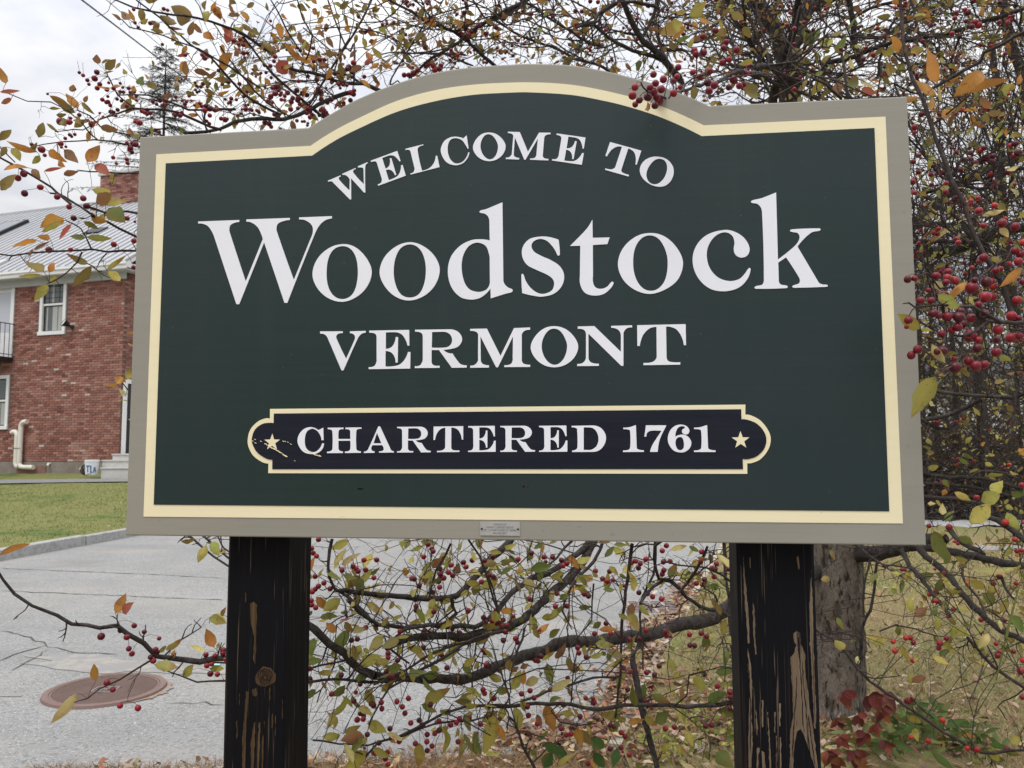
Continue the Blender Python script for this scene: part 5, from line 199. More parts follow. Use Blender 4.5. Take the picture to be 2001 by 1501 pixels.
# ---- materials
def mat(name, col=(0.5, 0.5, 0.5), rough=0.6, spec=0.3, metal=0.0, tint=False, noise=None, bump=None, coat=0.0, trans=0.0, seed=0.0):
    """noise: list of (scale(xyz or float), lo, hi, colour, factor, detail)   bump: list of (scale, strength, distance)"""
    m = bpy.data.materials.new(name); m.use_nodes = True; nt = m.node_tree; N = nt.nodes; Lk = nt.links
    b = N['Principled BSDF']; b.inputs['Roughness'].default_value = rough; b.inputs['Metallic'].default_value = metal
    b.inputs['Specular IOR Level'].default_value = spec
    if coat: b.inputs['Coat Weight'].default_value = coat; b.inputs['Coat Roughness'].default_value = 0.15
    geo = N.new('ShaderNodeTexCoord')
    def noise_tex(scale, detail=4, sd=0.0, rough_=0.6):
        mp = N.new('ShaderNodeMapping'); Lk.new(geo.outputs['Object'], mp.inputs[0])
        mp.inputs['Scale'].default_value = scale if isinstance(scale, tuple) else (scale,)*3
        mp.inputs['Location'].default_value = (seed+sd*3.1, seed*1.7+sd, sd*2.3)
        n = N.new('ShaderNodeTexNoise'); n.inputs['Scale'].default_value = 1; n.inputs['Detail'].default_value = detail; n.inputs['Roughness'].default_value = rough_
        Lk.new(mp.outputs[0], n.inputs['Vector']); return n.outputs['Fac']
    if tint:
        a = N.new('ShaderNodeAttribute'); a.attribute_name = 'tint'; cur = a.outputs['Color']
        if col != (1, 1, 1):
            mx = N.new('ShaderNodeMix'); mx.data_type = 'RGBA'; mx.blend_type = 'MULTIPLY'; mx.inputs[0].default_value = 1
            Lk.new(cur, mx.inputs[6]); mx.inputs[7].default_value = (*col, 1); cur = mx.outputs[2]
    else:
        r = N.new('ShaderNodeRGB'); r.outputs[0].default_value = (*col, 1); cur = r.outputs[0]
    for i, (sc, lo, hi, c2, fac, det) in enumerate(noise or []):
        f = noise_tex(sc, det, i+1.0)
        mr = N.new('ShaderNodeMapRange'); mr.inputs['From Min'].default_value = lo; mr.inputs['From Max'].default_value = hi; mr.inputs['To Max'].default_value = fac
        Lk.new(f, mr.inputs['Value'])
        mx = N.new('ShaderNodeMix'); mx.data_type = 'RGBA'; Lk.new(mr.outputs[0], mx.inputs[0]); Lk.new(cur, mx.inputs[6]); mx.inputs[7].default_value = (*c2, 1)
        cur = mx.outputs[2]
    Lk.new(cur, b.inputs['Base Color'])
    prev = None
    for i, (sc, st, dist) in enumerate(bump or []):
        f = noise_tex(sc, 5, 20.0+i)
        bp = N.new('ShaderNodeBump'); bp.inputs['Strength'].default_value = st; bp.inputs['Distance'].default_value = dist
        Lk.new(f, bp.inputs['Height'])
        if prev: Lk.new(prev, bp.inputs['Normal'])
        prev = bp.outputs[0]
    if prev: Lk.new(prev, b.inputs['Normal'])
    if trans:
        out = N['Material Output']; tr = N.new('ShaderNodeBsdfTranslucent'); Lk.new(cur, tr.inputs['Color'])
        ms = N.new('ShaderNodeMixShader'); ms.inputs[0].default_value = trans
        Lk.new(b.outputs[0], ms.inputs[1]); Lk.new(tr.outputs[0], ms.inputs[2]); Lk.new(ms.outputs[0], out.inputs['Surface'])
    return m

MT = {}
MT['grey'] = mat('grey_paint', (0.29, 0.275, 0.23), 0.55, 0.3, noise=[((3, 3, 40), .35, .75, (0.25, 0.24, 0.20), .5, 4), (60., .66, .72, (0.2, 0.19, 0.17), .5, 2), ((2., 2., 1.6), .4, .8, (0.34, 0.32, 0.27), .5, 3)], bump=[((6, 6, 160), .25, .0012)])
MT['cream'] = mat('cream_paint', (0.86, 0.78, 0.52), 0.5, 0.3, noise=[((5, 5, 60), .35, .75, (0.81, 0.72, 0.47), .5, 4), (45., .68, .74, (0.62, 0.53, 0.32), .35, 2)], bump=[((6, 6, 160), .15, .001)])
MT['green'] = mat('green_paint', (0.0125, 0.0295, 0.0255), 0.36, 0.34, noise=[((1.2, 1, 1.4), .35, .7, (0.019, 0.030, 0.034), 1, 3), ((2.2, 2, 60), .4, .8, (0.02, 0.035, 0.033), .5, 4), ((14, 14, 1.3), .55, .8, (0.022, 0.036, 0.037), .6, 3), (240., .80, .83, (0.2, 0.21, 0.2), .6, 1)], bump=[((5, 5, 140), .18, .001)])
MT['white'] = mat('white_paint', (0.82, 0.835, 0.88), 0.5, 0.3, bump=[((20, 20, 200), .08, .0006)], noise=[((8, 8, 8), .5, .9, (0.74, 0.74, 0.77), .6, 3)])
MT['navy'] = mat('navy_paint', (0.006, 0.008, 0.018), 0.42, 0.25, bump=[((5, 5, 140), .25, .001)], noise=[((3, 3, 60), .4, .8, (0.016, 0.018, 0.026), .8, 4)])
MT['steel'] = mat('brushed_plate', (0.62, 0.62, 0.60), 0.35, 0.5, 0.75, noise=[((40, 40, 40), .4, .8, (0.48, 0.48, 0.46), .7, 3)])
MT['ink'] = mat('ink', (0.12, 0.12, 0.13), .6)
MT['post'] = mat('black_stained_wood', (0.0042, 0.0044, 0.0062), 0.62, 0.12, noise=[((260, 260, 2.2), .64, .70, (0.075, 0.062, 0.045), .5, 3), ((170, 170, 4), .66, .70, (0.15, 0.115, 0.08), .6, 2), ((70, 70, .9), .60, .70, (0.030, 0.021, 0.014), .8, 4), ((90, 90, 1.2), .5, .85, (0.009, 0.008, 0.009), .9, 4)], bump=[((220, 220, 3), .6, .002), ((40, 40, 1.2), .3, .004)])
MT['barewood'] = mat('bare_wood', (0.175, 0.128, 0.085), 0.85, 0.1, noise=[((220, 220, 4), .42, .66, (0.105, 0.072, 0.045), .85, 4), ((60, 60, 2.5), .45, .75, (0.255, 0.205, 0.15), .6, 3), ((300, 300, 3), .60, .66, (0.02, 0.016, 0.013), .8, 2), ((120, 120, 9), .60, .66, (0.012, 0.011, 0.012), .8, 3)], bump=[((240, 240, 4), .6, .002)])
MT['barewood2'] = mat('dark_bare_wood', (0.085, 0.052, 0.026), 0.8, 0.15, noise=[((260, 260, 4), .4, .7, (0.03, 0.02, 0.012), .9, 4), ((90, 90, 3), .5, .8, (0.15, 0.10, 0.05), .6, 3)], bump=[((240, 240, 4), .6, .002)])
MT['knot'] = mat('knot_wood', (0.022, 0.014, 0.009), 0.75, 0.2, noise=[((120, 120, 120), .45, .7, (0.03, 0.018, 0.01), .9, 4)], bump=[(160., .5, .003)])
MT['bark'] = mat('trunk_bark', (0.175, 0.145, 0.118), 0.9, 0.1, noise=[((8, 8, 4), .45, .75, (0.27, 0.245, 0.215), .8, 5), ((24, 24, 9), .50, .60, (0.085, 0.068, 0.056), .85, 6), ((44, 44, 14), .56, .62, (0.028, 0.022, 0.018), .9, 4), ((90, 90, 60), .58, .66, (0.05, 0.04, 0.033), .7, 3)], bump=[((24, 24, 9), 1.0, .035), ((44, 44, 14), .9, .018), ((120, 120, 60), .6, .005)])
MT['limb'] = mat('limb_bark', (0.046, 0.039, 0.035), 0.85, 0.15, noise=[((30, 30, 30), .50, .72, (0.10, 0.092, 0.085), .8, 5), ((70, 70, 70), .53, .64, (0.016, 0.013, 0.012), .85, 4), (12., .58, .7, (0.085, 0.09, 0.068), .5, 4)], bump=[((60, 60, 60), .6, .006)])
MT['twig'] = mat('twig_bark', (0.040, 0.030, 0.027), 0.75, 0.2, noise=[((60, 60, 60), .5, .75, (0.11, 0.10, 0.095), .7, 3)])
MT['leaf'] = mat('leaf', (1, 1, 1), 0.55, 0.25, tint=True, trans=0.38, noise=[(75., .58, .72, (0.20, 0.10, 0.035), .6, 3), (240., .66, .72, (0.09, 0.045, 0.02), .7, 2)], bump=[(260., .25, .0015)])
MT['berry'] = mat('berry', (1, 1, 1), 0.34, 0.32, tint=True, noise=[(120., .55, .8, (0.20, 0.02, 0.02), .5, 2)])
MT['pedicel'] = mat('pedicel', (0.085, 0.045, 0.035), 0.7, 0.2)
MT['asphalt'] = mat('asphalt', (0.265, 0.263, 0.256), 0.92, 0.1, noise=[(1.3, .35, .7, (0.335, 0.33, 0.32), .7, 5), (45., .5, .68, (0.15, 0.15, 0.147), .85, 3), (100., .60, .66, (0.60, 0.59, 0.56), .6, 2), (60., .64, .68, (0.66, 0.65, 0.61), .6, 2), (90., .60, .66, (0.10, 0.10, 0.10), .6, 2), (.7, .50, .72, (0.35, 0.325, 0.28), .65, 5), ((.25, 1.1, 1), .5, .7, (0.205, 0.205, 0.205), .6, 4), (.45, .60, .66, (0.21, 0.208, 0.204), .55, 6)], bump=[(60., .5, .008), (180., .4, .004)])
MT['sand'] = mat('dry_sand', (0.345, 0.32, 0.285), 0.95, 0.1, noise=[(9., .40, .56, (0.268, 0.263, 0.255), 1.0, 6), (60., .5, .7, (0.26, 0.25, 0.24), .7, 3)])
MT['crack'] = mat('crack', (0.10, 0.098, 0.095), 0.95, 0.05)
MT['granite'] = mat('granite', (0.40, 0.395, 0.385), 0.85, 0.2, noise=[(14., .45, .7, (0.24, 0.24, 0.24), .8, 4), (150., .6, .68, (0.10, 0.10, 0.10), .6, 2)], bump=[(40., .4, .006)])
MT['kerbpale'] = mat('pale_kerb', (0.46, 0.42, 0.335), 0.9, 0.15, noise=[(9., .42, .66, (0.27, 0.235, 0.175), .9, 5), (60., .55, .7, (0.20, 0.17, 0.13), .6, 3)], bump=[(50., .4, .005)])
MT['lawn'] = mat('lawn_soil', (0.21, 0.17, 0.08), 0.95, 0.1, noise=[(1.1, .45, .62, (0.15, 0.165, 0.055), .9, 4), (22., .45, .7, (0.32, 0.25, 0.145), .75, 5), (60., .55, .75, (0.12, 0.09, 0.045), .6, 3)], bump=[(60., .7, .02)])
MT['lawnL'] = mat('far_lawn', (0.17, 0.175, 0.062), 0.95, 0.1, noise=[((.9, .9, 2), .52, .64, (0.075, 0.115, 0.03), .95, 4), (12., .48, .72, (0.25, 0.225, 0.11), .6, 5), (30., .55, .75, (0.14, 0.14, 0.05), .5, 4), (8., .70, .73, (0.55, 0.5, 0.36), .6, 2)], bump=[(30., .4, .015)])
MT['mulch'] = mat('dead_grass', (0.24, 0.155, 0.08), 0.95, 0.1, noise=[(40., .4, .7, (0.33, 0.24, 0.14), .8, 5), (90., .5, .7, (0.10, 0.06, 0.035), .8, 3)], bump=[(70., .9, .02)])
MT['litterg'] = mat('leaf_litter_ground', (0.10, 0.065, 0.04), 0.95, 0.1, noise=[(30., .45, .7, (0.19, 0.13, 0.08), .8, 5), (3., .45, .7, (0.06, 0.05, 0.025), .7, 3)], bump=[(50., .9, .03)])
MT['blade'] = mat('grass_blade', (1, 1, 1), 0.7, 0.2, tint=True, trans=0.3)
MT['litter'] = mat('fallen_leaf', (1, 1, 1), 0.8, 0.15, tint=True, trans=0.1)
MT['iron'] = mat('rusty_iron', (0.20, 0.135, 0.115), 0.7, 0.3, 0.2, noise=[(8., .4, .7, (0.24, 0.17, 0.15), .7, 4), (120., .5, .7, (0.12, 0.07, 0.055), .6, 3)], bump=[(200., .3, .002)])
MT['rust'] = mat('rust_stain', (0.30, 0.20, 0.13), 0.95, 0.05, noise=[(22., .40, .58, (0.26, 0.255, 0.245), 1.0, 5), (70., .5, .7, (0.24, 0.12, 0.06), .6, 3)])
MT['brick'] = mat('brick', (1, 1, 1), 0.9, 0.12, tint=True, noise=[(1.1, .45, .7, (0.36, 0.19, 0.15), .45, 4), (5., .5, .75, (0.17, 0.085, 0.07), .5, 4), (30., .5, .75, (0.36, 0.20, 0.16), .5, 3)], bump=[(60., .5, .006)])
MT['mortar'] = mat('mortar', (0.155, 0.105, 0.09), 0.95, 0.1, noise=[(3., .45, .7, (0.17, 0.115, 0.10), .7, 4)])  # mortar tone darkened to carry the shadow in the joints
MT['stone'] = mat('foundation_stone', (0.26, 0.23, 0.205), 0.95, 0.1, noise=[(2.2, .4, .65, (0.20, 0.165, 0.145), .9, 5), (9., .45, .7, (0.17, 0.16, 0.125), .6, 4)], bump=[(6., .5, .03)])
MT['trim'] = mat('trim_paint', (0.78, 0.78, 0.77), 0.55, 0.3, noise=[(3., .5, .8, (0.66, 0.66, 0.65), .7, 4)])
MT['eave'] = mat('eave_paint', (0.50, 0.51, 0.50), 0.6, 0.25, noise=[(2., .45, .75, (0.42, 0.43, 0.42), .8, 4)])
MT['roof'] = mat('metal_roof', (0.44, 0.45, 0.465), 0.5, 0.3, 0.1, noise=[((1., 1., 1.), .4, .7, (0.37, 0.38, 0.40), .8, 4), (.35, .45, .7, (0.49, 0.495, 0.505), .6, 3)])
MT['glass'] = mat('window_glass', (0.10, 0.115, 0.115), 0.06, 0.6)
MT['curtain'] = mat('curtain', (0.42, 0.42, 0.40), 0.9, 0.1)
MT['darkmetal'] = mat('dark_metal', (0.02, 0.02, 0.024), 0.5, 0.4)
MT['pvc'] = mat('white_pvc', (0.74, 0.71, 0.64), 0.45, 0.35, noise=[(6., .45, .75, (0.64, 0.60, 0.52), .7, 4)])
MT['concrete'] = mat('concrete', (0.56, 0.55, 0.52), 0.9, 0.15, noise=[(5., .4, .7, (0.45, 0.44, 0.42), .8, 4), (60., .55, .75, (0.24, 0.235, 0.23), .5, 3)], bump=[(60., .3, .004)])
MT['plastic'] = mat('white_plastic', (0.74, 0.76, 0.78), 0.4, 0.4)
MT['blue'] = mat('blue_print', (0.05, 0.14, 0.30), 0.5, 0.3)
MT['black'] = mat('black_rubber', (0.015, 0.015, 0.016), 0.6, 0.3)  # hose rubber; also painted shade in the grate slots and pipe end
MT['clap'] = mat('pale_clapboard', (0.72, 0.72, 0.70), 0.7, 0.2, bump=[((.5, .5, 40), .5, .02)])
MT['slate'] = mat('dark_roof', (0.10, 0.10, 0.11), 0.85, 0.2, noise=[(6., .4, .7, (0.07, 0.07, 0.075), .8, 4)])
MT['spruce'] = mat('spruce_needles', (1, 1, 1), 0.8, 0.15, tint=True)
MT['hill'] = mat('wooded_hill', (0.09, 0.075, 0.05), 0.95, 0.05, noise=[(.12, .4, .65, (0.13, 0.085, 0.045), .9, 6), (.5, .45, .7, (0.05, 0.055, 0.035), .8, 5)], bump=[(.4, .8, 2.)])
MT['turq'] = mat('turquoise_mark', (0.35, 0.62, 0.55), 0.8, 0.1)

# ---- contours
def parse(s):
    r = []
    for c in s.split('/'):
        r.append([(float(t.rstrip('~').split(',')[0])*1e-4, float(t.rstrip('~').split(',')[1])*1e-4, t.endswith('~')) for t in c.split()])
    return r
def spline(c, sub=5):
    n = len(c); P = np.array([(x, y) for x, y, _ in c]); S = [q[2] for q in c]; out = []
    for i in range(n):
        j = (i+1) % n; a, b = P[i], P[j]
        if not S[i] and not S[j]: out.append(a); continue
        h, k = P[i-1], P[(j+1) % n]
        L = np.linalg.norm(b-a)
        def tan(p, q, s_):
            d = q-p; l = np.linalg.norm(d); return d/l*L if l > 0 else d*0
        ta = tan(h, b, 1) if S[i] else None
        tb = tan(a, k, 1) if S[j] else None
        if ta is None: ta = 2*(b-a)-tb if tb is not None else b-a
        if tb is None: tb = 2*(b-a)-ta
        for q in range(sub):
            t = q/sub; t2, t3 = t*t, t*t*t
            out.append((2*t3-3*t2+1)*a+(t3-2*t2+t)*ta+(-2*t3+3*t2)*b+(t3-t2)*tb)
    out = np.array(out)
    keep = np.ones(len(out), bool)
    for i in range(len(out)):
        if np.linalg.norm(out[i]-out[i-1]) < 2e-5: keep[i] = False
    return out[keep]
def filled(mb, contours, y0, y1, col=None, to3=None):
    """plate with holes, front face at y0 (towards the viewer, -y), back edge at y1"""
    to3 = to3 or (lambda u, v, y: (u, y, v))
    tri = tessellate_polygon([[Vector((x, y, 0)) for x, y in c] for c in contours])
    pts = np.concatenate(contours); n = len(pts)
    f = []
    for a, b, c in tri:
        A, B, C_ = pts[a], pts[b], pts[c]
        cr_ = (B[0]-A[0])*(C_[1]-A[1])-(B[1]-A[1])*(C_[0]-A[0])
        if abs(cr_) < 1e-12: continue
        f.append((a, b, c) if cr_ > 0 else (a, c, b))
    v = [to3(x, y, y0) for x, y in pts] + [to3(x, y, y1) for x, y in pts]
    q = []; s0 = 0
    for c in contours:
        m = len(c)
        for i in range(m): q.append((s0+i, s0+(i+1) % m, n+s0+(i+1) % m, n+s0+i))
        s0 += m
    mb.add(v, f3=f, f4=q, col=col)
    return mb

def proj(p):
    d = Vector(p)-CAM_POS; z = d.dot(CAM_FWD)
    return (1000.5+1550*d.dot(CAM_RIGHT)/z, 750.5-1550*d.dot(CAM_UP)/z, z) if z > 0.05 else (1e9, 1e9, -1)

# ------------------------------------------------------------------ ground, road, kerbs
def struct(o): o['kind'] = 'structure'; return o
def quad_strip(mb, a, b, col=None):
    a, b = np.asarray(a, float), np.asarray(b, float); n = len(a)
    return mb.add(np.concatenate([a, b]), f4=[(i, i+1, n+i+1, n+i) for i in range(n-1)], col=col)
struct(MB().add([(-2500, -2500, -.06), (2500, -2500, -.06), (2500, 2500, -.06), (-2500, 2500, -.06)], f4=[(0, 1, 2, 3)]).build('ground', MT['litterg']))
struct(MB().add([(-40, -12, 0), (12, -12, 0), (12, 60, 0), (-40, 60, 0)], f4=[(0, 1, 2, 3)]).build('road', MT['asphalt']))
mb = MB()
for c in GND['cracks']:
    P = np.array(c); seg = np.linalg.norm(np.diff(P, axis=0), axis=1); L = seg.sum(); n = max(6, int(L/.08))
    tt = np.linspace(0, L, n); cs = np.r_[0, np.cumsum(seg)]
    q = np.c_[np.interp(tt, cs, P[:, 0]), np.interp(tt, cs, P[:, 1])] + RNG.normal(0, .012, (n, 2))
    w = (.002+.006*RNG.random(n))*(1.5 if P[0][1] > 7 else 1); w[0] = w[-1] = .001
    d = np.gradient(q, axis=0); nn = np.c_[-d[:, 1], d[:, 0]]; nn /= np.linalg.norm(nn, axis=1)[:, None]
    quad_strip(mb, np.c_[q+nn*w[:, None], np.full(n, .004)], np.c_[q-nn*w[:, None], np.full(n, .004)])
struct(mb.build('road_crack', MT['crack']))
# pale sand washed round the manhole
mb = MB()
for (cx_, cy_, rx, ry, rot) in ((-2.75, 5.62, .75, .16, -.25), (-3.9, 4.75, .7, .12, -.1), (-3.35, 5.0, .3, .08, -.2)):
    n = 90; a = np.linspace(0, 2*math.pi, n, endpoint=False); r = 1+.24*np.sin(a*3+1)+.12*np.sin(a*7)+.07*np.sin(a*13+2)+RNG.normal(0, .02, n)
    x, y = rx*r*np.cos(a), ry*r*np.sin(a)
    mb.add(np.c_[cx_+x*math.cos(rot)-y*math.sin(rot), cy_+x*math.sin(rot)+y*math.cos(rot), np.full(n, .0035)], ngons=[list(range(n))])
struct(mb.build('sand_patch', MT['sand']))

# left kerb, lawn and path below the building
K0, K1 = np.array(GND['kerbL'][0]), np.array(GND['kerbL'][1]); kd = (K1-K0)/np.linalg.norm(K1-K0); kn = np.array([-kd[1], kd[0], 0])
if kn[0] > 0: kn = -kn
B0 = np.array(BLD['corner']); TH = math.radians(18); WD = np.array([-math.cos(TH), math.sin(TH), 0]); NIN = np.array([math.sin(TH), math.cos(TH), 0])
n_k = 14
for i in range(n_k):
    a = K0+kd*(-7.5+i*1.85); b = a+kd*1.835
    h = .150+random.uniform(-.008, .008)
    mb = MB(); o0 = random.uniform(-.008, .008)
    v = [a+kn*o0, b+kn*o0, b+kn*.15, a+kn*.15]
    pts = [np.r_[q[:2], z] for z in (-.02, h-.012, h) for q in (v if z < h else [a+kn*(o0+.012), b+kn*(o0+.012), b+kn*.14, a+kn*.14])]
    f = [(0+4*l+i_, 4*l+(i_+1) % 4, 4*(l+1)+(i_+1) % 4, 4*(l+1)+i_) for l in (0, 1) for i_ in range(4)]+[(8, 9, 10, 11)]
    mb.add(pts, f4=f)
    if i == 0: kerb_root = bpy.data.objects.new('granite_kerb', None); COL.objects.link(kerb_root); struct(kerb_root)
    mb.build('kerb_stone', MT['granite'], kerb_root)
def lawnL(u, v):
    k = K0+(K1-K0)*u+kn*.10; k = np.array([k[0], k[1], .145])
    w = B0*np.array([1, 1, 0])+WD*(4.337*(1-u)+.02*u)+np.array([0, 0, .76+.04*min(u, 1.4)])
    p = k+(w-k)*v; return p
us = np.linspace(-2.6, 3.2, 40); vs = np.linspace(0, 1.12, 30)
pts = np.array([lawnL(u, v)+np.array([0, 0, RNG.normal(0, .006)*(0 < v)]) for u in us for v in vs]); nv = len(vs)
f = [(i*nv+j, (i+1)*nv+j, (i+1)*nv+j+1, i*nv+j+1) for i in range(len(us)-1) for j in range(nv-1)]
struct(MB().add(pts, f4=f).build('left_lawn', MT['lawnL'], smooth=True))
us2 = np.linspace(-2.6, 1.9, 24)
def path_v(u): return .725+.02*math.sin(u*1.3), .805+.02*math.sin(u*1.3)
a = [lawnL(u, path_v(u)[0])+np.array([0, 0, .03]) for u in us2]; b = [lawnL(u, path_v(u)[1])+np.array([0, 0, .03]) for u in us2]
struct(quad_strip(MB(), a, b).build('path', mat('path_asphalt', (.20, .20, .20), .95, .1, noise=[(8., .4, .7, (.26, .255, .25), .8, 4)])))
# tufts on the left lawn
mb = MB()
for _ in range(9000):
    u, v = RNG.uniform(-.5, 1.3), RNG.uniform(.01, .72)
    p = lawnL(u, v); a = RNG.uniform(0, 6.28); h = RNG.uniform(.015, .045); w = RNG.uniform(.003, .008)
    t = RNG.random(); g = .5+.5*math.sin(p[0]*1.9+1.2*math.sin(p[1]*.9))*math.cos(p[1]*1.3)
    c = np.array([.28, .27, .115]) if t > g*.9+.1 else np.array([.12, .175, .05])
    mb.add([p+np.array([-w*math.cos(a), -w*math.sin(a), 0]), p+np.array([w*math.cos(a), w*math.sin(a), 0]), p+np.array([RNG.normal(0, .02), RNG.normal(0, .02), h])], f3=[(0, 1, 2)], col=c*RNG.uniform(.7, 1.25))
mb.build('lawn_grass', MT['blade'], kind='stuff')

# right kerb, lawn, front verge
KR = np.array(GND['kerbR']); KR = np.array([KR[0]-(KR[1]-KR[0])*.02, KR[0], KR[1], KR[2], KR[2]+(KR[2]-KR[1])*3.0]); KR[:, 2] = 0
def kerbx(y): return np.interp(y, KR[:, 1], KR[:, 0])
kr_root = bpy.data.objects.new('pale_kerb', None); COL.objects.link(kr_root); struct(kr_root)
y = KR[0][1]
while y < 16:
    y2 = y+random.uniform(.85, 1.0)
    a = np.array([kerbx(y), y, 0]); b = np.array([kerbx(y2-.012), y2-.012, 0]); o0 = random.uniform(-.008, .008)
    d = (b-a)/np.linalg.norm(b-a); nx = np.array([d[1], -d[0], 0]); h = .072+random.uniform(-.010, .008)
    v = [a+nx*o0, b+nx*o0, b+nx*(.062+o0), a+nx*(.062+o0)]
    MB().add([np.r_[q[:2], z] for z in (-.02, h) for q in v], f4=[(0, 1, 5, 4), (1, 2, 6, 5), (2, 3, 7, 6), (3, 0, 4, 7), (4, 5, 6, 7)]).build('kerb_stone', MT['kerbpale'], kr_root)
    y = y2
def lawn_h(x, y):
    d = np.clip(x-kerbx(y), 0, 3)
    return .075+.03*d+.012*np.sin(x*2.1+y)+.012*np.sin(y*1.7-x)+.35*np.exp(-((x-1.63)**2+(y-4.1)**2)/.12)*.18
gy = np.linspace(KR[0][1]-2.2, 13.5, 60); gx = np.linspace(0, 1, 46)
pts = []
for yy in gy:
    x0 = (kerbx(yy) if yy > KR[0][1] else .45)+.075
    for t in gx:
        xx = x0+(t**1.3)*(13-x0); pts.append((xx, yy, lawn_h(xx, max(yy, KR[0][1]))+RNG.normal(0, .003)))
n = len(gx); f = [(i*n+j, i*n+j+1, (i+1)*n+j+1, (i+1)*n+j) for i in range(len(gy)-1) for j in range(n-1)]
struct(MB().add(pts, f4=f).build('right_lawn', MT['lawn'], smooth=True))
# verge under the sign, nearer than the road edge
fr = np.array(GND['front']); xs = np.linspace(-7, .52, 40)
ye = np.interp(xs, fr[:, 0], fr[:, 1]); ye = np.where(xs < fr[0, 0], fr[0, 1]+(xs-fr[0, 0])*.13, ye)+RNG.normal(0, .012, len(xs))
pts = []
for x, e in zip(xs, ye):
    for t in np.linspace(0, 1, 14): pts.append((x, -2+(e+2)*t, .006 if t == 1 else .05+.02*math.sin(x*3+t*9)-.03*max(0, t-.9)*10))
f = [(i*14+j, (i+1)*14+j, (i+1)*14+j+1, i*14+j+1) for i in range(len(xs)-1) for j in range(13)]
struct(MB().add(pts, f4=f).build('verge', MT['mulch'], smooth=True))
# pavement and street beyond the right lawn
struct(MB().box(5.95, 40, 10.45, 12.05, -.03, .155).build('pavement', MT['asphalt']))
struct(MB().box(7.1, 40, 12.9, 14.6, -.03, .16).build('far_pavement', MT['granite']))

# grass blades on the right lawn and along the verge
N = 46000
yy = 3.45+ (RNG.random(N)**1.7)*7.8; xx = np.where(yy > 4.0, kerbx(yy), .5)+.09+RNG.random(N)*(1.2+yy*.55)
ph = np.sin(xx*1.3+.7*np.sin(yy*1.1))*np.cos(yy*.9+.5)+.35*np.sin(xx*4.1)*np.sin(yy*3.3)
green = (RNG.random(N)*1.5-.75) < ph*.9-.22
straw = np.array([.50, .40, .23]); grn = np.array([.22, .255, .085]); br = np.array([.33, .22, .12])
col = np.where(green[:, None], grn, straw); col = np.where((RNG.random(N) < .15)[:, None], br, col)*RNG.uniform(.6, 1.25, (N, 1))
zz = lawn_h(xx, yy)-.004; h = RNG.uniform(.018, .055, N); w = RNG.uniform(.0014, .0034, N)*(1+yy*.12); a = RNG.uniform(0, 2*math.pi, N)
base = np.c_[xx, yy, zz]; du = np.c_[np.cos(a)*w, np.sin(a)*w, 0*a]
tip = base+np.c_[RNG.normal(0, .7, N)*h, RNG.normal(0, .7, N)*h, h]
v = np.stack([base-du, base+du, tip], 1).reshape(-1, 3)
MB().add(v, f3=np.arange(3*N).reshape(-1, 3), col=np.repeat(col, 3, 0)).build('grass', MT['blade'], kind='stuff')
N = 9000
xx = RNG.uniform(-2.2, .6, N); e = np.interp(xx, fr[:, 0], fr[:, 1]); yy = e-.03-np.abs(RNG.normal(0, .25, N)); zz = np.full(N, .035)
h = RNG.uniform(.01, .045, N); w = RNG.uniform(.001, .003, N); a = RNG.uniform(0, 6.28, N)
base = np.c_[xx, yy, zz]; du = np.c_[np.cos(a)*w, np.sin(a)*w, 0*a]; tip = base+np.c_[RNG.normal(0, 1.3, N)*h, RNG.normal(0, 1.3, N)*h, h]
col = np.where((RNG.random(N) < .75)[:, None], np.array([.36, .25, .14]), np.array([.17, .10, .055]))*RNG.uniform(.6, 1.2, (N, 1))
MB().add(np.stack([base-du, base+du, tip], 1).reshape(-1, 3), f3=np.arange(3*N).reshape(-1, 3), col=np.repeat(col, 3, 0)).build('dead_grass', MT['blade'], kind='stuff')

# fallen leaves: drift along the pale kerb, under the tree and on the lawn
LIT = [np.array(c) for c in ((.33, .21, .14), (.42, .30, .22), (.25, .145, .09), (.16, .09, .06), (.48, .38, .29), (.33, .15, .09), (.42, .33, .17))]
def litter(mb, n, fx, size=(.018, .042), flat=.35):
    for _ in range(n):
        p = np.array(fx()); L = random.uniform(*size); w = L*random.uniform(.35, .6); a = random.uniform(0, 6.28)
        e1 = np.array([math.cos(a), math.sin(a), random.gauss(0, flat)]); e2 = np.array([-math.sin(a), math.cos(a), random.gauss(0, flat)])
        cup = random.uniform(-.25, .5)*L
        v = [p-e1*L, p-e1*L*.3+e2*w+[0, 0, cup], p+e1*L*.45+e2*w*.75+[0, 0, cup], p+e1*L+[0, 0, cup*.6], p+e1*L*.45-e2*w*.75+[0, 0, cup*.8], p-e1*L*.3-e2*w+[0, 0, cup]]
        mb.add(v, f4=[(0, 1, 2, 3), (0, 3, 4, 5)], col=random.choice(LIT)*random.uniform(.6, 1.25))
mb = MB()
def drift():
    while True:
        p = drift0()
        if not (1.08 < p[0] < 1.53 and 7.25 < p[1] < 7.9) or random.random() < .05: return p
def drift0():
    y = random.uniform(3.95, 9.5); return (kerbx(y)-abs(random.gauss(0, .11+.03*(y-4)*(y < 7)))-.01, y, random.uniform(.004, .03))
litter(mb, 2600, drift)
def corner_drift(): return (random.gauss(.25, .22), 4.05+abs(random.gauss(0, .22)), random.uniform(.004, .03))
litter(mb, 500, corner_drift)
def on_kerb(): y = random.uniform(4.0, 8.0); return (kerbx(y)+random.uniform(0, .09), y, .083+random.uniform(0, .01))
litter(mb, 210, on_kerb)
mb.build('leaf_drift', MT['litter'], kind='stuff')
mb = MB()
def under():
    x, y = random.gauss(1.2, .55), random.gauss(4.15, .4); return (max(x, kerbx(y)+.1), y, float(lawn_h(max(x, kerbx(y)+.1), max(y, 4)))+random.uniform(.01, .03))
litter(mb, 1500, under, (.014, .034))
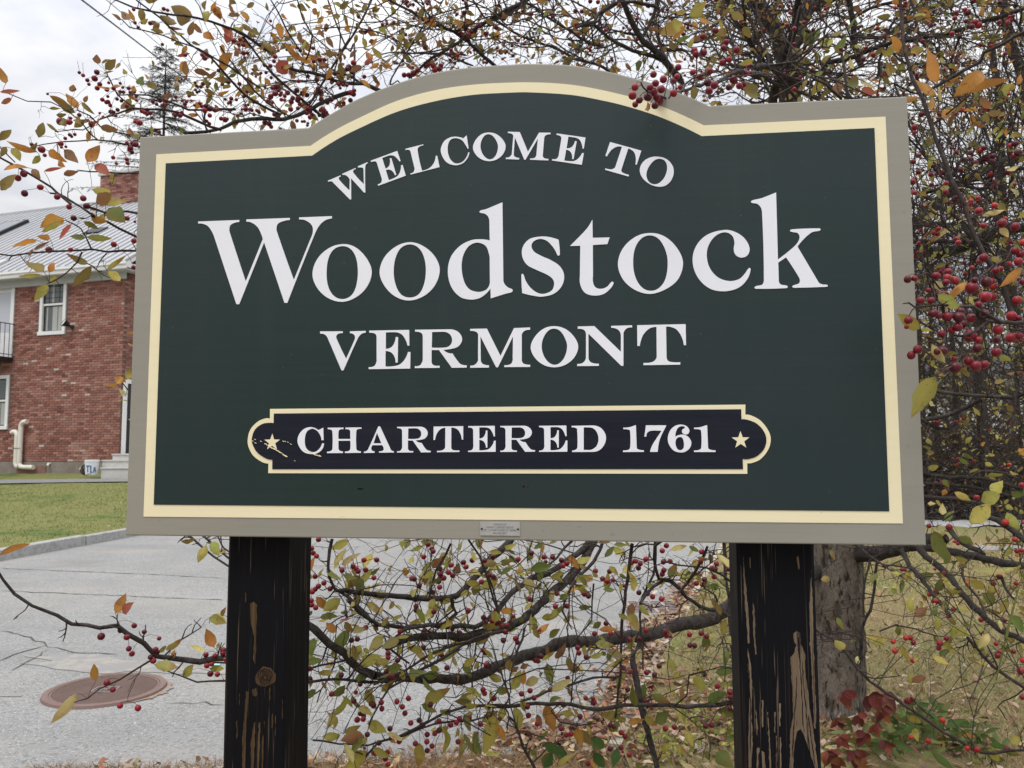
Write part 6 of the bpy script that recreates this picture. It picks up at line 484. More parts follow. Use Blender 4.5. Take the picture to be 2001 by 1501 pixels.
def spread():
    y = 3.9+random.random()**1.5*7; x = kerbx(y)+.1+random.random()*(1.5+.5*y); return (x, y, float(lawn_h(x, y))+random.uniform(.01, .035))
litter(mb, 900, spread, (.014, .034))
def verge_l():
    x = random.uniform(-1.9, .6); e = float(np.interp(x, fr[:, 0], fr[:, 1])); return (x, e-abs(random.gauss(0, .2)), .05)
litter(mb, 350, verge_l, (.012, .03))
def near_tree(): return (random.gauss(1.9, .35), random.uniform(3.4, 4.2), .085+random.uniform(.01, .03))
litter(mb, 420, near_tree, (.014, .032))
mb.build('fallen_leaves', MT['litter'], kind='stuff')

# ------------------------------------------------------------------ welcome sign
SX, SY, SZ, YAW = SIGN
sign = thing('welcome_sign', 'big dark green town welcome sign with arched top and white letters on two black posts', 'sign', (SX, SY, 0), YAW)
def sb(mb): return mb
def to_local(cs, sub=6):
    return [spline(c, sub)+np.array([0, SZ]) for c in cs]
ob = to_local(parse(OUTER), 7)[0]
# slab with a small rounded edge
mb = MB(); n = len(ob)
cen = ob.mean(0)
d1 = np.roll(ob, -1, 0)-ob; d0 = ob-np.roll(ob, 1, 0)
nrm = np.c_[d0[:, 1], -d0[:, 0]]/np.linalg.norm(d0, axis=1)[:, None]+np.c_[d1[:, 1], -d1[:, 0]]/np.linalg.norm(d1, axis=1)[:, None]
nrm /= np.linalg.norm(nrm, axis=1)[:, None]
area = 0.5*np.sum(ob[:, 0]*np.roll(ob[:, 1], -1)-np.roll(ob[:, 0], -1)*ob[:, 1])
if area < 0: nrm = -nrm
rings = []
for ins, yy in ((.0035, 0), (.001, .001), (0, .0035), (0, .045)):
    q = ob-nrm*ins; rings.append(np.c_[q[:, 0], np.full(n, yy), q[:, 1]])
tri = tessellate_polygon([[Vector((p[0], p[2], 0)) for p in rings[0]]])
V = np.concatenate(rings); F3 = []
for t in tri:
    A, B, C_ = (rings[0][i] for i in t)
    c_ = (B[0]-A[0])*(C_[2]-A[2])-(B[2]-A[2])*(C_[0]-A[0]); t = t if c_ > 0 else (t[0], t[2], t[1])
    F3.append(t); F3.append((t[0]+3*n, t[2]+3*n, t[1]+3*n))
F4 = [(l*n+i, l*n+(i+1) % n, (l+1)*n+(i+1) % n, (l+1)*n+i) for l in range(3) for i in range(n)]
mb.add(V, f3=F3, f4=F4)
mb.build('panel', MT['grey'], sign)
filled(MB(), to_local(parse(CREAM), 7), -.0012, .002).build('border_stripe', MT['cream'], sign)
filled(MB(), to_local(parse(GREEN), 7), -.0024, .002).build('field', MT['green'], sign)
plaque = filled(MB(), to_local(parse(PLAQ_O)), -.0037, 0).build('plaque_border', MT['cream'], sign)
field2 = filled(MB(), to_local(parse(PLAQ_I)), -.0049, 0).build('plaque_field', MT['navy'], plaque)
for word, ch, data in LETTERS:
    cs = [spline(c, 7)+np.array([0, SZ]) for c in parse(data)]
    inner = word == 'CHARTERED'
    filled(MB(), cs, -.0060 if inner else -.0039, -.003 if inner else -.001).build('numeral' if ch.isdigit() else 'letter', MT['white'], plaque if inner else sign)
for (u, v, r) in STARS:
    pts = np.array([(u+math.sin(k*math.pi/5)*(r if k % 2 == 0 else r*.40), v+SZ+math.cos(k*math.pi/5)*(r if k % 2 == 0 else r*.40)) for k in range(10)])
    filled(MB(), [pts[::-1]], -.0060, -.003).build('star', MT['cream'], plaque)
mb = MB()
for (u, v, r) in FLECKS:
    k = random.randint(5, 7); a0 = random.uniform(0, 6)
    el = random.uniform(1.2, 2.4)
    pts = np.array([(u+math.cos(a0+6.283*i/k)*r*el*random.uniform(.6, 1.1), v+SZ+math.sin(a0+6.283*i/k)*r*.6*random.uniform(.5, 1.1)-.45*math.cos(a0+6.283*i/k)*r*el*.8) for i in range(k)])
    filled(MB.add.__self__ if False else mb, [pts], -.0066, -.004)
mb.build('scratch', MT['cream'], plaque, kind='stuff')
# small marks on the green field
mb = MB()
for (u, v) in ((-.289, -.332), (.049, -.326)):
    filled(mb, [np.array([(u-.006, v+SZ-.0012), (u+.006, v+SZ-.0016), (u+.0065, v+SZ+.0008), (u-.005, v+SZ+.0016)])], -.0029, -.001)
mb.build('screw_dent', MT['post'], sign)
# maker's plate
pl = [np.array(p) for p in PLATE]
plate = filled(MB(), [np.array([p+np.array([0, SZ]) for p in pl])[::-1]], -.0022, .001).build('maker_plate', MT['steel'], sign)
px0, px1 = pl[0][0], pl[1][0]; pz1, pz0 = pl[0][1]+SZ, pl[3][1]+SZ
for u in (px0+.0035, px1-.0036):
    a = np.linspace(0, 2*math.pi, 10, endpoint=False)
    filled(MB(), [np.c_[u+.0021*np.cos(a), (pz0+pz1)/2-.0005+.0021*np.sin(a)]], -.0040, -.001).build('screw', MT['darkmetal'], plate)
for txt, zz, ww in (('VERMONT', .815, .34), ('HAND CARVED SIGNS', .605, .68), ('RT. 12 HARTLAND VT. 05048', .39, .80), ('802-436-2277', .165, .34)):
    cu = bpy.data.curves.new('lettering', 'FONT'); cu.body = txt; cu.size = .0056; cu.align_x = 'CENTER'; cu.align_y = 'CENTER'
    tmp = bpy.data.objects.new('tmp_text', cu); COL.objects.link(tmp)
    me = bpy.data.meshes.new_from_object(tmp, depsgraph=bpy.context.evaluated_depsgraph_get()); bpy.data.objects.remove(tmp)
    co = np.empty(len(me.vertices)*3, np.float32); me.vertices.foreach_get('co', co); co = co.reshape(-1, 3)
    if len(co):
        wid = co[:, 0].max()-co[:, 0].min(); sx = ww*(px1-px0)/wid
        new = np.c_[co[:, 0]*sx+(px0+px1)/2, np.full(len(co), -.0026), co[:, 1]+pz0+(pz1-pz0)*zz]
        me.vertices.foreach_set('co', new.ravel().astype(np.float32)); me.update()
    me.materials.clear(); me.materials.append(MT['ink'])
    o = bpy.data.objects.new('lettering', me); COL.objects.link(o); o.parent = plate
# posts
PD = .05
def make_post(x0, x1, rot, peel, pm, name_label, cracks=None):
    mb = MB(); w = x1-x0; xc = (x0+x1)/2; hw = w/2; ch = .006
    prof = [(-hw+ch, 0), (hw-ch, 0), (hw, ch), (hw, w-ch), (hw-ch, w), (-hw+ch, w), (-hw, w-ch), (-hw, ch)]
    c, s = math.cos(rot), math.sin(rot)
    zs = np.linspace(-.15, SZ+.28, 40); rings = []
    for z in zs:
        j = .0006*math.sin(z*9+x0*40)
        rings.append([(xc+(px*c-py*s)+j, PD+px*s+py*c, z) for px, py in prof])
    k = 8; V = [p for r in rings for p in r]
    mb.add(V, f4=[(l*k+i, l*k+(i+1) % k, (l+1)*k+(i+1) % k, (l+1)*k+i) for l in range(len(zs)-1) for i in range(k)], ngons=[list(range((len(zs)-1)*k, len(zs)*k))])
    post = mb.build('post', MT['post'], sign); post['label'] = name_label
    mb = MB()
    for cpts in parse(peel):
        q = np.array([(x, y) for x, y, _ in cpts]); out = []
        for i in range(len(q)):
            a, b = q[i], q[(i+1) % len(q)]; L = np.linalg.norm(b-a); m = max(1, int(L/.006))
            nn = np.array([-(b-a)[1], (b-a)[0]])/(L+1e-9)
            for t in range(m): out.append(a+(b-a)*t/m+nn*RNG.normal(0, .00055)*(t > 0))
        out = np.array(out)
        def to3(u, v, y):
            dx = u-xc; return (u, PD+dx*math.tan(rot)+y, v+SZ)
        filled(mb, [out], -.0006, .001, to3=to3)
    mb.build('bare_wood', pm, post)
    if cracks:
        mb = MB()
        for cpts in parse(cracks):
            q = np.array([(x, y) for x, y, _ in cpts]); n = 26; tt = np.linspace(0, len(q)-1, n); c = np.c_[np.interp(tt, range(len(q)), q[:, 0]), np.interp(tt, range(len(q)), q[:, 1])]
            c[:, 0] += RNG.normal(0, .0004, n); w = RNG.uniform(.0003, .0011, n); w[0] = w[-1] = .0001
            filled(mb, [np.concatenate([c-np.c_[w, 0*w], (c+np.c_[w, 0*w])[::-1]])], -.0011, 0, to3=lambda u, v, y: (u, PD+(u-xc)*math.tan(rot)+y, v+SZ))
        mb.build('wood_crack', MT['post'], post)
    return post
pL = make_post(*POSTL, 0.0, PEELL, MT['barewood2'], 'black stained square post at the left with a wood knot showing')
pR = make_post(*POSTR, math.radians(-2.0), PEELR, MT['barewood'], 'weathered black post at the right with paint peeled to bare wood', CRACKR)
mb = MB(); kx, kz = POSTL[0]+.0735, None
knot_c = parse(PEELL)[2]; kc = np.array([(x, y) for x, y, _ in knot_c]).mean(0)
for i, r in enumerate((.0175, .0128, .0085, .0052)):
    a = np.linspace(0, 2*math.pi, 24, endpoint=False); rr = r*(1+.10*np.sin(a*3+i)+.06*np.sin(a*5+2*i))
    ring = np.c_[kc[0]+rr*np.cos(a)*.85, kc[1]+SZ+rr*np.sin(a)*1.1]; rin = np.c_[kc[0]+(rr-.0022)*np.cos(a)*.85, kc[1]+SZ+(rr-.0022)*np.sin(a)*1.1]
    filled(mb, [ring, rin[::-1]], PD-.0016, PD)
mb.build('knot', MT['knot'], pL)

# ------------------------------------------------------------------ crab apple tree
TB = np.array([1.63, 4.1, 0.10])
tree = thing('crabapple_tree', 'bare-limbed autumn crab apple tree full of red berries standing behind the sign', 'tree', tuple(TB))
SIGN_PX = [(273, 267), (602, 249), (700, 192), (850, 141), (1000, 125), (1184, 138), (1386, 206), (1773, 188), (1810, 1066), (245, 1046)]
def in_poly(x, y, P):
    r = False; j = len(P)-1
    for i in range(len(P)):
        if (P[i][1] > y) != (P[j][1] > y) and x < (P[j][0]-P[i][0])*(y-P[i][1])/(P[j][1]-P[i][1])+P[i][0]: r = not r
        j = i
    return r
def shown(p, behind=1.72):
    x, y, z = proj(p)
    if not (-40 < x < 2041 and -40 < y < 1541): return 0
    if z > behind and in_poly(x, y, SIGN_PX): return 0
    if z > behind and y > 1045 and (443 < x < 595 or 1440 < x < 1595): return 0
    return 1550/z
def cr_path(P, step=.03, jit=.0):
    """smooth a traced polyline (x, y, z, r)"""
    P = np.asarray(P, float); n = len(P); out = []
    for i in range(n-1):
        p0, p1, p2, p3 = P[max(i-1, 0)], P[i], P[i+1], P[min(i+2, n-1)]
        m = max(1, min(14, int(np.linalg.norm(p2[:3]-p1[:3])/step)))
        for k in range(m):
            t = k/m; t2, t3 = t*t, t*t*t
            out.append(.5*(2*p1+(p2-p0)*t+(2*p0-5*p1+4*p2-p3)*t2+(3*p1-p0-3*p2+p3)*t3))
    out.append(P[-1]); out = np.array(out)
    if jit: out[1:-1, :3] += RNG.normal(0, jit, (len(out)-2, 3))
    return out
twigs = MB(); peds = MB(); ATT = []           # attachment points for berries and leaves
def attach(pts): ATT.extend(pts)
def rdir(base=None, spread=1.0):
    v = RNG.normal(0, 1, 3); v /= np.linalg.norm(v)
    if base is not None: v = np.asarray(base)+v*spread; v /= np.linalg.norm(v)
    return v
TIPS = []                                      # (point, direction) where leaves and berries may hang
def spur(p, d, L, r, depth=0):
    n = 3 if L < .04 else 4; pts = [np.array(p)]; q = np.array(p)
    for k in range(n):
        d = rdir(d, .38); q = q+d*L/n; pts.append(q)
    rr = np.linspace(r, r*.55, n+1); twigs.tube(pts, rr, 4 if r > .0018 else 3)
    ATT.extend(pts[1:])
    TIPS.append((pts[-1], d))
    if depth < 1:
        for k in range(RNG.integers(1, 4)):
            i = RNG.integers(1, n+1); spur(pts[i], rdir(d, .9), L*RNG.uniform(.3, .55), r*.75, depth+1)
def dress(path, density=1.0, long_=.25, Lr=(.012, .05)):
    seg = np.linalg.norm(np.diff(path[:, :3], axis=0), axis=1); cs = np.r_[0, np.cumsum(seg)]; tot = cs[-1]
    s = RNG.uniform(.0, .04)
    while s < tot:
        i = min(len(seg)-1, np.searchsorted(cs, s)-1 if s > 0 else 0); i = max(i, 0)
        p = path[i, :3]+(path[i+1, :3]-path[i, :3])*((s-cs[i])/(seg[i]+1e-9)); r = path[i, 3]
        t = (path[i+1, :3]-path[i, :3])/(seg[i]+1e-9)
        d = rdir(); d = d-t*(d@t)*.7; d[2] += .15; d /= np.linalg.norm(d)
        long = RNG.random() < long_
        L = RNG.uniform(.07, .17) if long else RNG.uniform(*Lr)
        spur(p+d*r*.6, d, L, min(r*.55, .0028 if long else .0024))
        s += RNG.exponential(.055/density)+.010
LIMBS = []
for kind, data in BRANCHES:
    P = [tuple(float(v) for v in q.split(',')) for q in data.split()]
    P = np.array([(x/1e3, y/1e3, z/1e3, r/1e4) for x, y, z, r in P])
    if kind == 'trunk':
        path = cr_path(P, .03); path[:, 3] *= 1+.012*np.sin(np.arange(len(path))*.9)
        k = 30; rings = []
        for i, (x, y, z, r) in enumerate(path):
            a = np.arange(k)*2*math.pi/k; flare = .88+.30*math.exp(-max(0, z-.10)/.05)
            rr = r*flare*(1+.04*np.sin(a*3+z*3)+.02*np.sin(a*5-z*7)+RNG.normal(0, .022, k))
            rings.append(np.c_[x+rr*np.cos(a), y+rr*np.sin(a), np.full(k, z)])
        V = np.concatenate(rings)
        q = [(l*k+i, l*k+(i+1) % k, (l+1)*k+(i+1) % k, (l+1)*k+i) for l in range(len(path)-1) for i in range(k)]
        MB().add(V, f4=q, ngons=[list(range((len(path)-1)*k, len(path)*k))]).build('trunk', MT['bark'], tree, off=TB, smooth=True)
        continue
    big = P[:, 3].max() > .006
    path = cr_path(P, .03, .0012 if not big else .002)
    path[:, 3] *= RNG.uniform(.92, 1.1, len(path))
    if RNG.random() < .5: path[-1, 3] *= .6
    MB().tube(path[:, :3], path[:, 3], 9 if big else 6, cap=True).build('limb' if kind == 'limb' else 'branch', MT['limb'] if big else MT['twig'], tree, off=TB, smooth=True)
    LIMBS.append(path); ATT.extend(path[::2, :3])
    vis = np.array([shown(p[:3]) for p in path])
    dens = 1.7 if not big else 1.1
    if path[:, 2].mean() > 1.75: dens *= .7
    if path[:, 1].mean() < 2.05 and path[:, 0].mean() < -.5: dens = .55          # sparse twigs at the left edge
    if (vis > 0).any():
        i0, i1 = np.argmax(vis > 0), len(vis)-np.argmax(vis[::-1] > 0)
        sub = path[max(0, i0-2):i1+2]
        if len(sub) > 2: dress(sub, *((.8, 0.0, (.006, .018)) if path[:, 1].mean() < 1.62 else (dens, .22)))
        for e in (path[-1],):
            if e[3] < .003: TIPS.append((e[:3], path[-1, :3]-path[-2, :3]))
n_traced_tips = len(TIPS)

# the rest of the crown: finer branches filling the volume behind and above the sign
def wander(p, q, r0, r1, n=7, amp=.05):
    p, q = np.array(p), np.array(q); L = np.linalg.norm(q-p); w = RNG.normal(0, amp*L, (n+1, 3)); w = np.cumsum(w, 0)*.5
    t = np.linspace(0, 1, n+1)[:, None]; w = w-w[0]-(w[-1]-w[0])*t
    arch = np.zeros((n+1, 3)); arch[:, 2] = np.sin(np.linspace(0, math.pi, n+1))*L*.10
    pts = p+(q-p)*t+w+arch
    return np.c_[pts, np.linspace(r0, r1, n+1)]
def unproj(px, py, Y):
    d = CAM_FWD+CAM_RIGHT*((px-1000.5)/1550)+CAM_UP*((750.5-py)/1550); d = d*(Y/d.y); return np.array(CAM_POS+d)
big_l = [l for l in LIMBS if l[:, 3].max() > .006 and l[:, 2].max() > 1.9]
starts = np.concatenate([l[len(l)//3:, :] for l in big_l])
fine = MB()
def fill_crown(n, sampler, rr=(.0045, .0012), sub=(5, 9), dressing=.55):
    use = np.zeros(len(starts))
    for _ in range(n):
        q = sampler(); dd = np.linalg.norm(starts[:, :3]-q, axis=1)+RNG.uniform(0, 1.3, len(starts))+use; k_ = dd.argmin(); s = starts[k_]; use[max(0, k_-3):k_+4] += .35
        L = np.linalg.norm(q-s[:3])
        if L < .15: continue
        path = wander(s[:3], q, min(s[3]*.6, rr[0]*min(1.6, .6+L*.5)), rr[1], max(6, int(L/.10)), .085)
        path = cr_path(path, .06)
        fine.tube(path[:, :3], path[:, 3], 5)
        for _k in range(RNG.integers(*sub)):
            i = RNG.integers(len(path)//4, len(path)); t = path[min(i+1, len(path)-1), :3]-path[i-1, :3]; t /= np.linalg.norm(t)+1e-9
            d = rdir(t, .9); d[2] += .12; l2 = RNG.uniform(.12, .40)
            p2 = wander(path[i, :3], path[i, :3]+d*l2, min(path[i, 3]*.8, .0026), .0009, 5, .07)
            if max(shown(p2[0, :3]), shown(p2[-1, :3])) == 0 and RNG.random() < .6: continue
            fine.tube(p2[:, :3], p2[:, 3], 4)
            dress(p2, dressing, .2, (.01, .04))
def s_top():
    px = 780+1250*RNG.random()**.75; return unproj(px, RNG.uniform(-160, 205), RNG.uniform(2.9, 5.2))
def s_topright(): return unproj(RNG.uniform(1700, 2080), RNG.uniform(-60, 560), RNG.uniform(2.4, 5.0))
def s_right(): return unproj(RNG.uniform(1790, 2080), RNG.uniform(330, 1010), RNG.uniform(2.6, 5.2))
def s_topleft(): return unproj(RNG.uniform(330, 860), RNG.uniform(-80, 240)-0*1, RNG.uniform(2.7, 3.6))
fill_crown(185, s_top, dressing=.7); fill_crown(100, s_topright, dressing=.65); fill_crown(135, s_right, dressing=.85)
top_starts = starts
starts = np.concatenate([l[len(l)//4:] for l in LIMBS if l[:, 3].max() > .004 and l[:, 2].max() < 1.9 and l[:, 0].max() > -.6])
starts = starts[(starts[:, 2] < 1.45)]
def s_low(): return unproj(RNG.uniform(590, 1440), RNG.uniform(1060, 1450), RNG.uniform(2.15, 2.9))
def s_lowr(): return unproj(RNG.uniform(1720, 2040), RNG.uniform(1070, 1350), RNG.uniform(2.4, 3.4))
fill_crown(70, s_low, (.003, .0009), (2, 5), 1.1); fill_crown(22, s_lowr, (.003, .0009), (2, 5), .9)
starts = top_starts
def s_tl2():
    while True:
        px, py = RNG.uniform(300, 820), RNG.uniform(-60, 235)
        if py > 225-.36*(px-240)-60 and not (560 < px < 760 and py < 115): return unproj(px, py, RNG.uniform(2.6, 3.3))
fill_crown(34, s_tl2, (.003, .001), (3, 6))
fine.build('fine_branches', MT['twig'], tree, off=TB, smooth=True, kind='stuff')

# leaves
LC = dict(g=(.155, .185, .05), G=(.06, .13, .038), y=(.36, .33, .08), o=(.47, .23, .055), b=(.25, .13, .06), p=(.52, .45, .19), r=(.40, .11, .075), l=(.22, .175, .055))
def leaf_geo(base, tip, wf, col, roll=None, curl=None):
    """pointed oval blade with midrib fold, droop and a few uneven teeth; returns vertices, triangles, quads, colours"""
    base, tip = np.asarray(base, float), np.asarray(tip, float); ax = tip-base; L = np.linalg.norm(ax); ax = ax/L
    toc = np.array(CAM_POS)-base; toc /= np.linalg.norm(toc)
    nrm = toc-ax*(toc@ax); nrm /= np.linalg.norm(nrm)+1e-9
    side = np.cross(ax, nrm)
    roll = RNG.normal(0, .35) if roll is None else roll
    n2 = nrm*math.cos(roll)+side*math.sin(roll); s2 = np.cross(ax, n2)
    curl = RNG.normal(.03, .10) if curl is None else curl
    m = 7; t = np.linspace(0, 1, m+1)
    w = wf*.5*L*np.sin(math.pi*t**.82)**.85*(1-.15*t); w[0] = .004*L; w[-1] = 0
    fold = RNG.uniform(.1, .55)*RNG.choice([1, 1, -1])
    bend = curl*L*np.sin(math.pi*t); side_b = RNG.normal(0, .05)*L*t*t
    wav = RNG.normal(0, .03, (2, m+1))*L*wf
    mid = base+ax*(t*L)[:, None]+n2*bend[:, None]+s2*side_b[:, None]
    tw = RNG.normal(0, .5)*t
    l = mid+(s2*np.cos(tw)[:, None]+n2*np.sin(tw)[:, None])*(w*(1+RNG.normal(0, .07, m+1)))[:, None]+n2*(fold*w+wav[0]*(w > 0))[:, None]
    r = mid-(s2*np.cos(tw)[:, None]+n2*np.sin(tw)[:, None])*(w*(1+RNG.normal(0, .07, m+1)))[:, None]+n2*(fold*w+wav[1]*(w > 0))[:, None]
    V = np.concatenate([mid, l, r]); k = m+1
    q = []
    for i in range(m):
        q.append((i, i+1, k+i+1, k+i)); q.append((i+1, i, 2*k+i, 2*k+i+1))
    c = np.array(col)*RNG.uniform(.82, 1.18)*(1+RNG.normal(0, .05, 3))
    C_ = np.repeat(c[None], 3*k, 0); C_[:k] *= np.array([1.16, 1.14, 1.1]); C_[0] = C_[k] = C_[2*k] = c*.8
    if RNG.random() < .45:
        e = np.array([.30, .13, .04]); a = RNG.uniform(.2, .7); i0 = RNG.integers(3, k); C_[i0:k] = C_[i0:k]*(1-a)+e*a; C_[k+i0:2*k] = C_[k+i0:2*k]*(1-a)+e*a; C_[2*k+i0:] = C_[2*k+i0:]*(1-a)+e*a
    if RNG.random() < .35: C_[k:2*k] = C_[k:2*k]*.6+np.array([.38, .22, .06])*.4
    return V, q, C_
leaves = []      # (pixels across, base, verts, quads, colours)
def nearest_att(p, maxd, hang=False):
    d = A_-p; dist = np.linalg.norm(d, axis=1)
    cost = dist*(1+.7*(d[:, 2] < -.002)) if hang else dist
    i = cost.argmin(); return (A_[i], dist[i]) if dist[i] < maxd else (None, None)
A_ = np.array(ATT)
def stalk(a, b, r, sag=.12):
    a, b = np.asarray(a), np.asarray(b); L = np.linalg.norm(b-a); m = (a+b)/2+np.array([0, 0, sag*L]); peds.tube([a, m, b], [r*1.1, r, r], 3)
for rec in LEAVES.split(';'):
    q = rec.split(','); a = np.array([float(v)*1e-4 for v in q[:3]]); b = np.array([float(v)*1e-4 for v in q[3:6]]); wf = float(q[6])/100
    V, Q, C_ = leaf_geo(a, b, wf, LC[q[7]])
    leaves.append((np.linalg.norm(b-a)*1550/max(a[1], .5), a, V, Q, C_))
    n_, d_ = nearest_att(a, .10)
    if n_ is not None: stalk(n_, a, .0007, .1)
    else: stalk(a+rdir((0, 0, -.3), .6)*.018, a, .0007, .1)
# berries
bmesh_c = []
for i, c in enumerate(((.17, .010, .020), (.26, .016, .022), (.085, .010, .016), (.38, .028, .022))):
    mb = MB(); nu, nv_ = 12, 8; V = []; 
    for j in range(nv_+1):
        th = math.pi*j/nv_; rad = math.sin(th); zz_ = math.cos(th)
        rad *= 1+.03*math.cos(th); zz_ *= .96
        if j == 0: zz_ -= .10
        if j == nv_: zz_ += .12
        for k in range(nu): V.append((rad*math.cos(k*2*math.pi/nu) if 0 < j < nv_ else 0.0, rad*math.sin(k*2*math.pi/nu) if 0 < j < nv_ else 0.0, zz_))
    Q = [(j*nu+k, (j+1)*nu+k, (j+1)*nu+(k+1) % nu, j*nu+(k+1) % nu) for j in range(nv_) for k in range(nu)]
    C_ = np.repeat(np.array(c)[None], len(V), 0); C_[-nu:] = (.06, .03, .02); C_[:nu] *= .6
    bmesh_c.append((np.array(V), np.array(Q), C_))
berries = []     # (pixels across, centre, radius, variant)
for rec in BERRIES.split(';'):
    x, y, z, r = (float(v)*1e-4 for v in rec.split(',')); p = np.array([x, y, z])
    var = RNG.choice([0, 1, 2], p=[.5, .3, .2]) if x < .9 or z > 2.0 else RNG.choice([0, 1, 3], p=[.2, .4, .4])  # silhouetted berries: their backlit darkness is put into the colour
    berries.append((2*r*1550/y, p, r, var))
    n_, d_ = nearest_att(p, .075, True); top = p+np.array([0, 0, r*.85])
    if n_ is not None: stalk(n_, top, .0006, .15)
    else: stalk(top+rdir((0, 0, 1.2), .7)*.03, top, .0006, .1)
# unplaced leaves and berries on the remaining twig tips
cnt = [0, 0]
for i, (p, d) in enumerate(TIPS):
    s_ = shown(p)
    if s_ == 0 and RNG.random() < .75: continue
    x, y, z = proj(p)
    traced = i < n_traced_tips
    top = y < 260; right = x > 1780
    pl_, pb_ = (.0, .0)
    if traced: pl_, pb_ = (.05, .008) if not top else (.14, .04)
    else: pl_, pb_ = (.18, .02) if top else (.10, .012)
    if top and x < 840: pl_, pb_ = (.22, .10) if not traced else (.16, .05)
    if top and 840 <= x < 1450: pl_, pb_ = (.20, .05)
    if y > 1040 and x < 1450: pl_, pb_ = (.115, .012)
    if right and 260 < y < 720: pl_, pb_ = (.08, .012)
    if y < 150 and 330 < x < 760: pl_ = .42
    if z < 2.1: pl_, pb_ = pl_*.25, pb_*.25
    if RNG.random() < pl_:
        L = RNG.uniform(.024, .052)*(1.0 if z < 4 else .85)*(1.25 if y > 1040 else 1); dd = rdir(np.asarray(d)/(np.linalg.norm(d)+1e-9)+np.array([0, 0, -.5]), .9); a = p+dd*.012
        pal = 'lobbly' if top and x < 860 else ('yglobll' if top else 'yygpyl')
        V, Q, C_ = leaf_geo(a, a+dd*L, RNG.uniform(.35, .6), LC[RNG.choice(list(pal))], roll=RNG.normal(0, .9))
        leaves.append((L*1550/max(z, .5)*(s_ > 0), a, V, Q, C_)); stalk(p, a, .0006); cnt[0] += 1
    elif RNG.random() < pb_:
        for _ in range(RNG.integers(1, 5)):
            r = RNG.uniform(.0058, .0088); c = p+rdir((0, 0, -.9), .8)*RNG.uniform(.018, .042)
            var = RNG.choice([0, 1, 2], p=[.45, .2, .35]) if x < 1700 else RNG.choice([0, 1, 3], p=[.45, .35, .2])  # dark variant again paints in the look of backlit fruit
            berries.append((2*r*1550/max(z, .5)*(s_ > 0), c, r, var)); stalk(p, c+np.array([0, 0, r*.8]), .0006, .1); cnt[1] += 1
print('spurs', len(TIPS), 'leaves', len(leaves), 'berries', len(berries), cnt)
twigs.build('twigs', MT['twig'], tree, off=TB, smooth=True, kind='stuff')
peds.build('stalks', MT['pedicel'], tree, off=TB, kind='stuff')
leaves.sort(key=lambda q: -q[0]); rest = MB()
for i, (s_, a, V, Q, C_) in enumerate(leaves):
    if i < 300: MB().add(V-a, f4=Q, col=C_).build('leaf', MT['leaf'], tree, at=tuple(a-TB), smooth=True)
    else: rest.add(V, f4=Q, col=C_)
rest.build('foliage', MT['leaf'], tree, off=TB, smooth=True, kind='stuff')
berries.sort(key=lambda q: -q[0]); rest = MB(); proto = {}
for i, (s_, p, r, var) in enumerate(berries):
    V, Q, C_ = bmesh_c[var]
    if i < 300:
        rot = (RNG.normal(0, .35), RNG.normal(0, .35), RNG.uniform(0, 6.28))
        if var not in proto:
            o = MB().add(V, f4=Q, col=C_).build('berry', MT['berry'], tree, smooth=True); proto[var] = o
            o.location = tuple(p-TB); o.scale = (r,)*3; o.rotation_euler = rot
        else: share(proto[var], 'berry', tree, tuple(p-TB), rot, (float(r*RNG.uniform(.93, 1.05)), float(r*RNG.uniform(.93, 1.05)), float(r*RNG.uniform(.92, 1.08))))
    else: rest.add(V*r+p, f4=Q, col=C_)
rest.build('berries', MT['berry'], tree, off=TB, smooth=True, kind='stuff')

# ------------------------------------------------------------------ brick building
BC = np.array([BLD['corner'][0], BLD['corner'][1], 0.0])
bld = thing('brick_building', 'two storey red brick building with pale standing seam metal roof and white windows', 'building', tuple(BC), -TH)
WALL_L, WALL_D, Z0, ZT = 16.0, 10.6, .25, BLD['eave']-.02
RUN, PIT, OV = BLD['run'], math.radians(BLD['pitch']), .40
def zroof(y): return BLD['eavetop']+(y+OV)*math.tan(PIT)
RIDGE_Y = RUN-OV; FH = 1.10
wx = [(-w[0], w[1]) for w in BLD['win']]
W1 = (-BLD['win'][3][0]+.01, -BLD['win'][2][0], BLD['win'][2][1], BLD['win'][0][1])        # x0 x1 z0 z1
W2 = (-BLD['low'][0][0]-1.0, -BLD['low'][0][0]+.0, BLD['low'][1][1], BLD['low'][0][1])
DR = (-BLD['door'][0][0]-1.15, -BLD['door'][0][0], BLD['rail'][1][1]-.02, BLD['door'][0][1])
OPEN = [W1, W2, DR]
